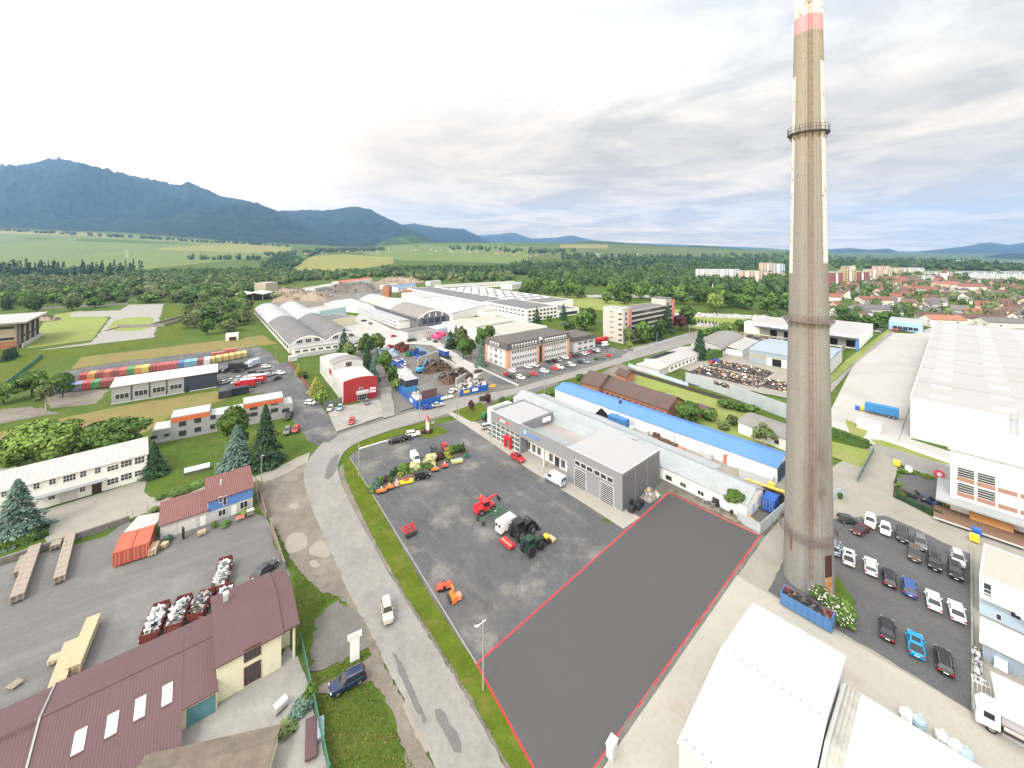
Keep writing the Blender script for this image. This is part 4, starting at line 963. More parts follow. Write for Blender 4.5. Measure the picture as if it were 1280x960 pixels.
# brown tiled houses, blue hall, zinc roofed stores
b = Bld('brick_house', 'long brick building with a brown tiled roof behind the blue roofed hall', 'house', (747, 482, 4.3), (834, 511, 4.3), 11.5, 4.3)
b.gable(BRICK, TILEB, 2.9, ov=.6); b.row('front', 1, b.L - 1, 11, 1.2, 1.5, 1.6, 2, 1, FRB)
b = Bld('brick_house', 'tall end of the brick house with a brown tiled roof beside the road', 'house', (727, 477, 5), (748, 483, 5), 13, 5)
b.gable(BRICK, TILEB, 3.2, ov=.6); b.row('left', 1, 12, 4, 1.4, 1.4, 1.6, 2, 1, FRB)
b = Bld('garden_pavilion', 'small brown roofed pavilion beside the tiled brick house', 'pavilion', (770, 466, 3), (782, 470, 3), 6, 3)
b.gable(BRICK, TILEB, 1.6, ov=.6)
b = Bld('garden_shed', 'small maroon roofed garden shed among the hedges', 'shed', (868, 511, 2.6), (882, 516, 2.6), 6, 2.6); b.gable(BRICK, MAROON, 1.2, ov=.5)
b = Bld('blue_roofed_hall', 'long low white hall under a bright blue sheet roof', 'hall', (694, 499), (971, 604.5), 10.0, 4.1)
b.gable(WHITE, BLUER, 1.35, ov=.4)
for px, w in ((699, 3.6), (717.5, 3.6), (807, 3.8), (866, 3.8), (901, 3.6)): x, _ = b.on('front', px, 560); b.win('front', x, .05, w, 3.3, 2, 2, LGREY, 'door', WHITE)
for px in (773, 791): x, _ = b.on('front', px, 540); b.panel('front', x - .9, x + .9, .05, 3.4, LGREY, 'door', .08)
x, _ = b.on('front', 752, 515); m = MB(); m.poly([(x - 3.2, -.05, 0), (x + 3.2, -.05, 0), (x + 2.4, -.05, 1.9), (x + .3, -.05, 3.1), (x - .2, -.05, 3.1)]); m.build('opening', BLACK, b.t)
m = MB(); x = b.L; m.box(x + .3, x + .4, .6, 9.4, .3, 4.0); m.build('end_cladding', M('dark_blue_end', (.03, .05, .10), .6), b.t)
for px in (761, 843): x, _ = b.on('front', px, 540); b.panel('front', x - .06, x + .06, 0, 4, GALV, 'downpipe', .12)
MB().box(27, 27.7, 3.6, 4.3, 4.8, 6.3).build('chimney', DKST, b.t)
b = Bld('zinc_store', 'long low white store with a zinc sheet roof between the dealership and the blue hall', 'store', G(642, 498, 3.2), (933, 650), 9.4, 3.3)
b.gable(WHITE, ZINC, 2.0, ov=.3); b.boxpart('rear_lean_to_wall', 3, b.L - 12, 9.42, 13, -.1, 2.6, WHITE); MB().xprism([(9.42, 3.2), (13.4, 2.62), (13.4, 2.76), (9.42, 3.34)], 2.6, b.L - 11).build('rear_roof', LGREYR, b.t)
for px, py in ((836, 599), (854, 611), (876, 619), (895, 626)): x, z = b.on('front', px, py); b.win('front', x, max(.6, z - .5), 1.6, 1.1, 2, 1, FRW if px in (854, 876) else FRD)
b.panel('right', 3.2, 4.6, 0, 2.1, PBLUE, 'door', .06)
b.boxpart('roof_hatch', 49.5, 51, 3.5, 4.5, 4.9, 5.4, WROOF)

# ---------------------------------------------------------------- dealership
b = Bld('dealership', 'modern grey dealership with glass showroom, red portal and striped workshop doors', 'dealership', (613.5, 547), (778, 640.5), 16.5, 8.8)
xs = [b.on('front', p, 560)[0] for p in (618, 650.5, 709, 774)]; xg0, x1, x2, x3 = xs
DE = b.L
EDGE = M('white_roof_edge', (.75, .75, .74), .5, var=.02)
PALE = M('pale_ribbed_roof', (.30, .30, .31), .6, var=.02, sc=.2, stripe=('Y', .9, .35))
# showroom block (frame with a glass wall set in)
b.boxpart('wall', 0, .35, 0, 14, -.1, 8.8, DEALG); b.boxpart('wall', x1 - .5, x1, 0, 14, -.1, 8.8, DEALG); b.boxpart('wall', .36, x1 - .51, 13.6, 14, -.1, 8.8, DEALG)
b.boxpart('fascia', .36, x1 - .51, 0, .4, 5.6, 8.8, DEALG); b.boxpart('floor', .36, x1 - .51, .3, 13.6, -.1, .12, LGREY)
b.boxpart('roof', .36, x1 - .51, .41, 13.59, 8.15, 8.4, PALE); b.boxpart('parapet_cap', -.05, x1 + .05, -.05, .2, 8.803, 8.87, EDGE)
gw = MB(); W_ = x1 - .9
gw.box(.37, x1 - .52, .2, .23, .12, 5.59, 1)
for i in range(7): x = .37 + (W_) * i / 6; gw.box(x, x + .12, .1, .33, .12, 5.59)
for z in (.15, 1.5, 2.9, 4.3, 5.45): gw.box(.37, x1 - .52, .11, .32, z, z + .12)
SHGL = M('showroom_glass', (.10, .13, .13), .06, var=.25, sc=.5, spec=.7)
gw.build('glass_front', [FRW, SHGL], b.t)
px_, _ = b.on('front', 636, 556); m = MB(); m.box(px_ - 1.4, px_ - .8, -.8, .05, 0, 3.5); m.box(px_ + .8, px_ + 1.4, -.8, .05, 0, 3.5); m.box(px_ - .79, px_ + .79, -.8, .05, 2.8, 3.5); po = m.build('entrance_portal', M('portal_red', (.55, .02, .03), .45, var=.03), b.t)
MB().box(px_ - .78, px_ + .78, -.25, -.15, .05, 2.78).build('door', SHGL, po)
# middle: fascia over a recessed white wall
b.boxpart('fascia', x1 + .01, x2 - .01, 0, .5, 5.2, 8.8, DEALG); b.boxpart('soffit', x1 + .01, x2 - .01, .51, 3.0, 5.2, 5.4, LGREY)
b.boxpart('wall', x1 + .01, x2 - .01, 3.0, 15, -.1, 5.19, WHITE)
xm, _ = b.on('front', 679.5, 570); b.boxpart('column', xm - .25, xm + .25, 0, .45, -.1, 5.19, LGREY)
MB().xprism([(.52, 6.6), (8, 5.6), (8, 5.72), (.52, 6.72)], x1 + .05, x2 - .05).build('roof', ZINC, b.t); MB().xprism([(8.02, 5.5), (13, 5.5), (13, 5.62), (8.02, 5.62)], x1 + .05, x2 - .05).build('roof', RUSTR, b.t)
MB().xprism([(13.02, 5.3), (17, 6.4), (17, 6.5), (13.02, 5.4)], x1 - 6, x2 - .05).build('roof', ZINC, b.t)
def rec(px, py, w, h, z, nx=1, name='window', fr=None):
    # facade recessed by 3 m
    o = b.a + b.v * 3; k = (px - 640) / F; q = (k * o.y - o.x) / (b.u.x - k * b.u.y)
    e = b.win('front', q, z, w, h, nx, 1, fr or FRW, name); e.location.y = 2.985
for px, py in ((661, 559), (667.5, 562.5), (674, 566), (689, 573), (704, 580.5)): rec(px, py, 1.5, 2.2, .6, 2)
rec(696.5, 577, 1.6, 2.7, .05, 2, 'door', FRD)
for px in (661, 667.5, 674, 688.5, 696.5, 704.5): rec(px, 548, 2.0, .7, 4.1, 3, 'window', FRD)
# workshop block with two big doors
b.walls(DEALG, 8.3, x2, DE, 0, 16.5); b.boxpart('roof', x2 + .02, DE - .02, .02, 16.3, 8.31, 8.62, PALE)
m = MB(); m.box(x2 - .05, DE + .05, -.08, .02, 8.2, 8.85); m.box(DE - .02, DE + .08, .03, 16.5, 8.2, 8.85); m.build('parapet', DEALG, b.t)
m = MB(); m.box(x2 - .05, DE + .1, -.1, .12, 8.853, 8.9); m.box(DE - .12, DE + .1, .13, 16.5, 8.853, 8.9); m.build('parapet_cap', EDGE, b.t)
DOORW = M('door_white_strip', (.50, .52, .53), .5); 
for pa, pb in ((718, 733), (750, 767.5)):
    xa, _ = b.on('front', pa, 600); xb, _ = b.on('front', pb, 600); m = MB(); m.box(xa, xb, -.06, .0, .05, 4.6)
    for k in range(10): m.box(xa + .15, xb - .15, -.09, -.061, .12 + k * .45, .40 + k * .45, 1)
    m.build('sectional_door', [DOORW, M('door_pane', (.02, .022, .025), .2)], b.t)
for pa, pb in ((718.5, 741), (742.5, 767)):
    xa, _ = b.on('front', pa, 585); xb, _ = b.on('front', pb, 595)
    for k in range(3): b.win('front', lerp(xa, xb, (k + .5) / 3), 5.4, (xb - xa) / 3 - .12, 1.2, 1, 1, FRW)
b.panel('right', .02, b.D - .02, 0, 8.19, M('dark_grey_panel', (.125, .13, .142), .5, var=.03), 'end_cladding', .03)
for k in range(1, 3): b.panel('right', k * 5.4 - .03, k * 5.4 + .03, 0, 8.18, LGREY, 'panel_joint', .045)
# roof plant
for k in range(3): b.boxpart('roof_unit', x1 + .5 + k * 1.5, x1 + 1.7 + k * 1.5, .6, 1.2, 6.9, 8.0, WHITE)
for k in range(2): b.boxpart('roof_unit', x1 + .15, x1 + .75, 9 + k * 1.8, 10.3 + k * 1.8, 6.8, 7.9, WHITE)
# signs on the fascia: a red emblem with letters, a blue disc with letters
SGR, SGW, SGB = M('sign_red', (.6, .05, .06), .5), M('sign_silver', (.7, .7, .72), .4), M('sign_blue', (.08, .24, .62), .5)
xq, zq = b.on('front', 624, 521)
m = MB(); m.poly([(xq - .6, -.08, 7.0), (xq, -.08, 6.7), (xq + .15, -.08, 7.5), (xq - .2, -.08, 7.7)]); m.build('sign_emblem', SGR, b.t)
m = MB()
for k in range(9): m.box(xq + .45 + k * .48, xq + .8 + k * .48, -.07, 0, 6.85, 7.35, 0 if k < 5 else 1)
m.build('sign_lettering', [SGW, SGR], b.t)
xq, zq = b.on('front', 656, 538)
m = MB(); m.cyl((xq, -.1, 7.1), (xq, .01, 7.1), .85, n=18); m.cyl((xq + .25, -.14, 7.25), (xq + .25, -.1, 7.25), .45, n=14, mi=1); m.build('sign_emblem', [SGB, SGW], b.t)
m = MB()
for k in range(10): m.box(xq + 1.2 + k * .5, xq + 1.58 + k * .5, -.07, 0, 6.7, 7.2)
m.build('sign_lettering', SGB, b.t)
b = Bld('white_annex', 'low white annex with a zinc roof joined to the left end of the dealership', 'annex', (609, 541), None, 12, 6.2, L=2, ang=-47.5)
b.a -= b.u * 3.5; b.t.location = (b.a.x + b.v.x * 3, b.a.y + b.v.y * 3, 0); b.L = 3.4; b.D = 9
b.flat(WHITE, ZINC, 6.4, .7)

# ---------------------------------------------------------------- right middle
b = Bld('white_workshop', 'long low white building with a snow white roof and solar panels by the road', 'building', (836, 466), (880, 448), 13, 3.8)
b.gable(WHITE, WROOF, 1.4, ov=.4); b.row('front', 1, b.L - 2, 9, 1.2, 1.3, 1.2, 2, 1, FRD)
PV = M('solar_panel', (.02, .025, .035), .2, spec=.7); MB().xprism([(6.9, 5.36), (12.6, 4.1), (12.6, 4.2), (6.9, 5.46)], 1, b.L * .55).build('solar_panel', PV, b.t)
b.boxpart('annex', -9, -.02, 0, 12, -.1, 3.0, LGREY); b.boxpart('annex_roof', -9.2, -.02, -.2, 12.2, 3.004, 3.3, OLDWH)
b = Bld('grey_hall', 'grey barrel roofed hall with a white lean-to beyond the lone tall tree', 'hall', (901, 447), (929.5, 430.5), 16, 5.2)
b.arch(LGREY, ASBR, 1.9); b.boxpart('lean_to', 9, b.L, -8, -.02, -.1, 3.4, WHITE); MB().xprism([(-8.4, 3.5), (-.02, 4.6), (-.02, 4.75), (-8.4, 3.65)], 8.6, b.L + .4).build('lean_to_roof', WROOF, b.t)
b.row('front', .8, 8.5, 4, 2.8, 1.4, 1.2, 2, 1, FRD); b.row('left', 2, 15, 4, 2.6, 2, 1.4, 3, 1, FRD)
b = Bld('steel_hall', 'blue grey steel hall with a yellow stripe behind the chimney', 'hall', (936, 452.5), (1035, 471), 37, 6.6)
b.gable(STEELB, M('blue_grey_roof', (.24, .29, .335), .6, var=.06, sc=.2), 1.2, ov=.2)
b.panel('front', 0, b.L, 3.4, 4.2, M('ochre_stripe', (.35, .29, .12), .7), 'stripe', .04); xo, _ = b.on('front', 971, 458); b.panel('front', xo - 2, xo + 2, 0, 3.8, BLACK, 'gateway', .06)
for sx in (-3.2, 3.2): b.panel('front', xo + sx - 1.1, xo + sx + 1.1, 0, 4, WHITE, 'sliding_door', .16)
b.row('right', 1, 36, 8, .3, 4.1, 5.6, 1, 1, FRW, LGREY)
b = Bld('logistics_shed', 'white distribution hall with open loading bays right of the chimney', 'hall', G(1074, 437) - Vector((math.cos(R(-48)), math.sin(R(-48)), 0)) * 62, (1074, 437), 56, 7.8)
b.flat(WHITE, WROOF, 8.0, .15); b.panel('front', 10, b.L - 1, 1, 6, GREYW, 'dock_wall', .06)
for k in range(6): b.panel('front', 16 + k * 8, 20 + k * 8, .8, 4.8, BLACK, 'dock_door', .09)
b.boxpart('dock_canopy', 8, b.L, -5, -.02, 6.2, 6.6, NAVY); b.boxpart('pillar', b.L - .8, b.L - .05, -5, -.03, -.1, 6.19, M('blue_pillar', (.06, .2, .5), .6))
b.boxpart('yard_wall', b.L - 6, b.L - 5.5, -36, -6, -.1, 3.2, CONCG)
b = Bld('warehouse', 'enormous white flat roofed warehouse with rows of rooflights on the right', 'warehouse', (1138, 547), None, 200, 12.5, L=150, ang=-48)
b.walls(M('pale_blue_grey_panel', (.48, .52, .56), .6, var=.02), 12.2); b.boxpart('parapet', -.1, b.L, -.1, .2, 12.203, 12.7, MATS['pale_blue_grey_panel']); b.boxpart('parapet', -.1, .2, .21, 200, 12.203, 12.7, FRW)
MB().box(.21, b.L, .21, 200, 12.203, 12.5).build('roof', WROOF, b.t)
b.panel('front', 9, b.L - 1, .4, 10.2, M('white_cladding', (.56, .58, .59), .6, var=.02), 'white_cladding', .08)
RLG = M('rooflight_sheet', (.78, .79, .8), .5)
for i in range(7):
    for k in range(14): MB().box(4 + i * 13, 8.5 + i * 13, 7 + k * 13.5, 8.1 + k * 13.5, 12.504, 12.95).build('rooflight', RLG, b.t)
m = MB()
for z in range(14): m.box(20, 21.2, -.5, -.45, .5 + z, .56 + z)
m.box(19.95, 20.02, -.52, -.42, 0, 14.5); m.box(21.2, 21.27, -.52, -.42, 0, 14.5); m.build('ladder', GALV, b.t)
for k in range(1, 8): MB().box(.3, b.L, k * 25 - .06, k * 25 + .06, 12.504, 12.54).build('roof_seam', GREYR, b.t)
b = Bld('brick_panel_office', 'four storey office with white grid, brown brick panels and timber dock on the right', 'office', (1188, 642), None, 15.5, 14.6, L=46, ang=-48)
b.shed(M('office_white', (.68, .69, .70), .7, var=.03), WROOFS, 1.5, ov=.4)
b.panel('front', .6, b.L, 11.6, 14.4, M('pale_blue_fascia', (.52, .57, .62), .6), 'fascia', .06)
for lv, z in enumerate((4.6, 8.0)):
    x = 1.0
    for k in range(12):
        wd = 2.6
        b.panel('front', x, x + wd, z, z + .95, BROWNP, 'brick_panel', .04); b.win('front', x + wd / 2, z + 1.0, wd, 2.1, 1, 4 if k < 2 else 1, FRW, 'window', None if k < 2 else SHUT)
        x += wd + (.35 if k != 3 else 1.6)
b.row('front', 11, 40, 8, 1.4, 2.9, 1.7, 2, 1, FRW)
b.win('front', 21, 12.3, 3.6, 1.1, 4, 1, FRW)
b.boxpart('canopy', -2.2, 20, -3.6, -.1, 3.6, 4.0, LGREYR); b.boxpart('canopy', -2.2, -.02, -.09, 9, 3.6, 4.0, LGREYR)
DOCK = M('rusty_dock_planks', (.17, .10, .065), .9, var=.3, sc=1.5, stripe=('X', .5, .8))
b.boxpart('dock_deck', -2.5, 46, -6.5, -.12, .9, 1.1, DOCK)
for k in range(9): b.boxpart('dock_pier', -2.3 + k * 6, -1.7 + k * 6, -6.3, -5.6, -.1, .89, CONCG)
b.boxpart('dock_edge', -2.5, 46, -6.56, -6.51, .75, 1.12, LGREY)
b = Bld('pale_blue_building', 'pale blue two storey building with a beige flat roof and outside stair, right edge', 'building', (1224, 768), None, 11.5, 6.4, L=36, ang=-52)
b.flat(PBLUE, CREAMR, 6.5, .1); b.rect('front', 1229, 729, 1240, 745, 1, 2, FRW); b.rect('front', 1245, 767, 1252, 775, 1, 1, FRW); b.rect('front', 1264, 765, 1275, 772, 2, 1, FRD)
m = MB(); n = 14
for k in range(n): m.box(3.2 + k * .55, 3.2 + (k + 1) * .55, -1.3, -.1, 3.6 - k * .26, 3.72 - k * .26)
m.box(.2, 3.2, -1.3, -.1, 3.6, 3.72); st = m.build('outside_stair', FRW, b.t)
r = MB(); r.tube([(.2, -1.3, 4.7), (3.2, -1.3, 4.7), (11, -1.3, 1.1)], .05); r.tube([(.2, -1.3, 4.2), (3.2, -1.3, 4.2), (11, -1.3, .6)], .04)
for k in range(8): r.cyl((.2 + k * 1.4, -1.3, 3.6 if k < 3 else 3.6 - (k * 1.4 - 3) * .47), (.2 + k * 1.4, -1.3, 4.7 if k < 3 else 4.7 - (k * 1.4 - 3) * .46), .04)
r.build('handrail', FRW, st)
CORR = M('white_corrugated_roof', (.5, .5, .495), .6, var=.04, stripe=('X', .5, 1.2))
b = Bld('metal_shed', 'grey metal shed with a white corrugated roof below the outside stair', 'shed', (1228, 803, 2.6), None, 4.6, 2.6, L=26, ang=-50); b.shed(STEELB, CORR, .6)
b = Bld('metal_shed', 'second corrugated white roofed shed beside the parked flatbed lorry', 'shed', (1252, 893, 2.8), None, 5.6, 2.8, L=20, ang=-44); b.shed(LGREY, CORR, .5)
b = Bld('tent_hall', 'big hall with a bright white gabled roof at the bottom right', 'hall', G(849, 929, 7.6), None, 24.4, 7.6, L=10.4, ang=-47)
BRW = M('bright_white_roof', (.50, .50, .495), .6, var=.015, sc=.3)
b.gable(LGREY, BRW, 1.7, ov=.15); a0 = b.a.copy(); u0 = b.u.copy()
for y, z, k in ((.6, 7.85, 1), (23.8, 7.8, 1), (12.2, 9.46, 1)):
    for i in range(12): MB().cyl((.5 + i * .85, y, z - .1), (.5 + i * .85, y, z + .1), .06, n=6).build('roof_bolt', DKST, b.t)
b = Bld('tent_hall', 'lower white corrugated hall next to the bright white gabled hall, bottom right', 'hall', Vector((*(a0 + u0 * 10.75), 0)), None, 20.8, 7.0, L=34, ang=-47)
b.gable(PBLUE, M('bright_white_corrugated', (.46, .46, .45), .6, var=.05, sc=.3, stripe=('X', .45, .5), dirt=[((.36, .35, .32), .5, .55, .75, .6, (.15, 0))]), 1.6, ov=.1)
MB().xprism([(0, 7.18), (10.4, 8.77), (10.4, 8.82), (0, 7.23)], .3, 1.6).build('grimy_strip', M('grimy_translucent_sheet', (.34, .335, .30), .7, var=.2, sc=.8, stripe=('X', .4, 1)), b.t); MB().xprism([(10.4, 8.77), (20.8, 7.18), (20.8, 7.23), (10.4, 8.82)], .3, 1.6).build('grimy_strip', MATS['grimy_translucent_sheet'], b.t)
b = Bld('white_cottage', 'small white building with a curved grey roof between hedges and the blue hall', 'building', (923, 542), (985, 566), 11, 3.8)
b.arch(WHITE, ASBR, 1.4); x, _ = b.on('front', 971, 548); b.win('front', x, 1.4, 1.2, 1.2, 1, 1, FRD); b.win('front', 8, 1.4, 1.2, 1.2, 1, 1, FRD)
b = Bld('gatehouse', 'white concrete gatehouse at the concrete works yard', 'gatehouse', (510, 427), (545, 420.5), 12, 5.2); b.flat(LGREY, GREYR, 5.4, .3); b.panel('front', 7.5, 11, 0, 3.4, CREAM, 'garage_door', .06); b.row('front', 13, 18, 3, 3, .7, 1.6, 1, 1)
b = Bld('gatehouse', 'low blue grey roofed office beside the white gatehouse', 'office', (547, 418), (566, 413.5), 10, 3.8); b.flat(PBLUE, PBLUE, 4, .1); b.row('front', 1, 12, 4, 1.2, 1.6, 1.2, 2, 1)
b = Bld('cold_store', 'cream box shaped store with grey roof beside the twin arched halls', 'store', (408, 413), (444, 405.5), 24, 6.6); b.flat(CREAM, GREYR, 6.8, .2)
b = Bld('cold_store', 'tall pale turquoise store behind the cream box shaped store', 'store', (399, 404), (433, 397), 22, 9.5); b.flat(M('turquoise_panel', (.38, .55, .58), .6, var=.05), WROOF, 9.6, .1)
b = Bld('wholesale_store', 'light blue wholesale store with white roof beyond the pale logistics yard', 'store', (1111, 411.5), (1153, 416), 24, 6.5); b.flat(M('sky_blue_panel', (.30, .48, .75), .6, var=.05), WROOF, 6.6, .1); b.row('front', 2, b.L - 2, 5, .8, 2.4, 2.2, 2, 1, FRD)
# open sheds and demolition site
GREENR = M('pale_green_roof', (.38, .42, .34), .85, var=.12, sc=.1)
for p0, p1, d, n_ in (((304, 377), (328, 375), 30, 'left'), ((329, 375), (353, 372.5), 30, 'right')):
    b = Bld('open_shed', f'{n_} half of the pale green roofed open shed by the demolition site', 'shed', p0, p1, d, 6.5)
    top = [(0, 6.5), (d / 2, 9), (d, 6.5)]
    b.a  # roof on posts
    m = MB(); L_ = b.L; 
    for (xa, za), (xb, zb) in (((-1, 6.3), (L_ / 2, 8.6)), ((L_ / 2, 8.6), (L_ + 1, 6.3))): 
        k = len(m.v); m.v += [(xa, -1, za), (xb, -1, zb), (xb, d, zb), (xa, d, za), (xa, -1, za + .3), (xb, -1, zb + .3), (xb, d, zb + .3), (xa, d, za + .3)]
        for q in ((0, 3, 2, 1), (4, 5, 6, 7), (0, 1, 5, 4), (1, 2, 6, 5), (2, 3, 7, 6), (3, 0, 4, 7)): m.f.append(tuple(k + i for i in q)); m.m.append(0)
    m.build('roof', GREENR, b.t)
    for x in (0, L_ / 2, L_): 
        for y in (0, d - 1): b.boxpart('post', x - .3, x + .3, y, y + .6, -.1, 6.4, CONCG)
    b.boxpart('back_wall', 0, L_, d - .9, d - .5, -.1, 6.3, CONCG)
b = Bld('silo_house', 'square beige tower like building behind the green open sheds', 'building', (332, 366), (347, 364), 18, 13); b.flat(SAND, LGREYR, 13, .4)
far = [('long low building with a red roof', (426, 358.5), (465, 353), 16, 7, WHITE, M('red_sheet_roof', (.45, .10, .08), .7)), ('pale flat roofed depot', (394, 367), (412, 364), 20, 7, LGREY, WROOF), ('small white depot', (413, 363), (424, 361), 18, 7, WHITE, LGREYR),
       ('orange roofed shed', (423, 364.5), (442, 362), 10, 4, BRICK, M('orange_roof', (.42, .16, .08), .8)), ('cream depot with flat roof', (484, 362), (499, 360), 14, 6, CREAM, CREAMR), ('bright blue roofed depot', (497, 365), (520, 361.5), 16, 6, WHITE, BLUER),
       ('white container office', (537, 357), (551, 355.5), 9, 6, WHITE, WROOF), ('brick red low depot', (521, 371), (546, 367), 22, 7, BRICK, M('brick_red_roof', (.36, .17, .12), .8)), ('pale tower like silo building', (486, 374), (490, 373), 8, 14, BRICK, GREYR), ('long white roofed loading hall', (548, 363), (645, 357), 14, 6, WHITE, WROOF),
       ('white hall with dark end', (640, 362), (657, 359.5), 20, 7, WHITE, LGREYR), ('small grey hall with pale roof', (407, 399), (427, 395), 14, 6, LGREY, LGREYR)]
for lb, p0, p1, d, h, wl, rf in far:
    b = Bld('depot', lb + ' among the far yards', 'building', p0, p1, d, h); b.gable(wl, rf, h * .18, ov=.2); b.row('front', 1, b.L - 1, max(2, int(b.L / 5)), h * .45, 2.2, 1.3, 2, 1, FRD)
# ================================================================ trees and shrubs
BARK = M('bark', (.10, .08, .06), .95, var=.25, sc=2)
BIRCH = M('birch_bark', (.45, .43, .40), .9, var=.25, sc=3)
def leafm(name, col, rand=.32): return M(name, col, .75, var=.38, sc=.28, rand=rand, spec=.2)
LF = {'oak': leafm('leaf_dark_green', (0.062, 0.116, 0.025)), 'mid': leafm('leaf_mid_green', (0.093, 0.163, 0.034)), 'light': leafm('leaf_light_green', (0.147, 0.225, 0.046)), 'olive': leafm('leaf_olive', (0.116, 0.155, 0.054)),
      'spruce': leafm('needle_dark_green', (0.034, 0.070, 0.031), .15), 'blue': leafm('needle_blue_green', (.095, .155, .12), .1), 'yew': leafm('needle_yellow_green', (0.232, 0.264, 0.046), .15), 'plum': leafm('leaf_dark_red', (0.085, 0.034, 0.034), .1), 'cream': leafm('leaf_cream_variegated', (0.512, 0.527, 0.295), .05), 'willow': leafm('leaf_willow', (0.186, 0.264, 0.062), .1)}
def card(m, p, nrm, s, q, mi=0):
    nrm = (nrm + Vector((q.uniform(-1, 1), q.uniform(-1, 1), q.uniform(-1, 1))) * .75).normalized()
    u = nrm.orthogonal().normalized(); w = nrm.cross(u); a = q.uniform(0, 6.28); ca, sa = math.cos(a), math.sin(a)
    u, w = u * ca + w * sa, w * ca - u * sa
    s1, s2 = s * q.uniform(.6, 1.2), s * q.uniform(.4, .9)
    m.poly([p - u * s1, p - w * s2 + nrm * s * .15, p + u * s1, p + w * s2 - nrm * s * .1], mi)
def crown_mesh(seed, r, h, z0, nl, n, ls, mat, squash=.8):
    q = random.Random(seed); m = MB(); lobes = [(Vector((0, 0, z0 + (h - z0) * .55)), r * .68)]
    for i in range(nl):
        a = q.uniform(0, 6.28); t = q.uniform(.05, .95); rr = r * q.uniform(.26, .46)
        k = math.sqrt(max(.05, 1 - (2 * t - .9) ** 2)) * (r - rr) * q.uniform(.75, 1.1)
        lobes.append((Vector((k * math.cos(a), k * math.sin(a), z0 + rr * .7 + t * (h - z0 - 1.5 * rr))), rr))
    W = [l[1] ** 2 for l in lobes]
    for i in range(n):
        c, rr = q.choices(lobes, W)[0]
        d = Vector((q.gauss(0, 1), q.gauss(0, 1), q.gauss(.25, 1))).normalized()
        deep = i % 6 == 0
        p = c + Vector((d.x, d.y, d.z * squash)) * rr * (q.uniform(.35, .7) if deep else q.uniform(.8, 1.08))
        if any((p - c2).length < r2 * .62 for c2, r2 in lobes if r2 != rr) and not deep and q.random() < .8: continue
        card(m, p, d, ls * (1.5 if deep else 1), q)
    return m.mesh('crown', mat)
def trunk_mesh(seed, h, r, limbs, mat, spread):
    q = random.Random(seed); m = MB(); m.cyl((0, 0, -.2), (0, 0, h * .45), r, r * .7, 8); m.cyl((0, 0, h * .45), (q.uniform(-.3, .3), q.uniform(-.3, .3), h * .8), r * .7, r * .25, 7)
    for i in range(limbs):
        a = 6.28 * i / limbs + q.uniform(-.4, .4); z = h * q.uniform(.25, .5); k = spread * q.uniform(.5, .75)
        m.cyl((0, 0, z), (k * math.cos(a), k * math.sin(a), z + h * q.uniform(.2, .35)), r * .4, r * .1, 5)
    return m.mesh('trunk', mat)
def conifer_mesh(seed, r, h, n, ls, mat, z0=.6):
    q = random.Random(seed); m = MB(); tiers = 22; TR = [q.uniform(.78, 1.14) for _ in range(30)]
    for i in range(n):
        t = q.random() ** 1.35; tier = math.floor(t * tiers) / tiers
        z = z0 + (h - z0) * t; frac = (t * tiers) % 1
        rad = r * (1 - t) ** .85 * (1.08 - .38 * frac) * TR[int(t * tiers)] + .12
        a = q.uniform(0, 6.28); a = a + .16 * math.sin(a * 7 + tier * 50); rad *= 1 + .16 * math.sin(a * 5 + tier * 31)
        k = rad * (q.uniform(.72, 1.05) if q.random() < .8 else q.uniform(.25, .7))
        d = Vector((math.cos(a), math.sin(a), .0)); p = d * k + Vector((0, 0, z - k * .28))
        side = Vector((-d.y, d.x, 0)); s = ls * (.55 + .6 * (1 - t)); out = (d + Vector((q.uniform(-.3, .3), q.uniform(-.3, .3), -.45))).normalized()
        w = side * s * q.uniform(.3, .55) + Vector((0, 0, q.uniform(-.2, .2) * s))
        m.poly([p - out * s * .7, p - w, p + out * s * .8, p + w])
    return m.mesh('crown', mat)
PROTO = {}
def proto(key, name, cat, crown, trunk, r0, h0):
    t = thing(name, name.replace('_', ' ') + ' standing on the grass', cat)
    ob('crown', crown, t); 
    if trunk: ob('trunk', trunk, t)
    PROTO[key] = (t, r0, h0)
# key: crown radius 5, height 10 nominal
for i, (k, n, ls, lf) in enumerate((('oakA', 2600, .42, 'oak'), ('oakB', 2600, .42, 'mid'), ('walnut', 5200, .36, 'light'), ('walnut2', 5200, .36, 'mid'), ('midA', 620, .85, 'oak'), ('midB', 620, .85, 'mid'), ('midC', 620, .85, 'olive'), ('midD', 620, .85, 'light'), ('plum', 900, .7, 'plum'), ('willow', 900, .7, 'willow'))):
    proto(k, 'broadleaf_tree', 'tree', crown_mesh(i + 1, 5, 10, 1.2 if k[:3] == 'mid' else 1.8, 16 if k[:3] == 'mid' else 12, n, ls, LF[lf], .8 if k[:3] == 'mid' else .65), trunk_mesh(i, 10, .32, 6, BARK, 4.4), 5, 10)
for i, (k, n, ls, lf) in enumerate((('spruceA', 4200, .6, 'spruce'), ('blueA', 4600, .55, 'blue'), ('spruceM', 700, 1.1, 'spruce'), ('blueM', 900, 1.0, 'blue'))):
    proto(k, 'spruce_tree', 'tree', conifer_mesh(i + 20, 4, 12, n, ls, LF[lf]), trunk_mesh(i, 12, .25, 0, BARK, 1), 4, 12)
proto('birch', 'birch_tree', 'tree', crown_mesh(41, 2.6, 10, 2.2, 9, 900, .32, LF['olive']), trunk_mesh(5, 10, .14, 6, BIRCH, 2), 2.6, 10)
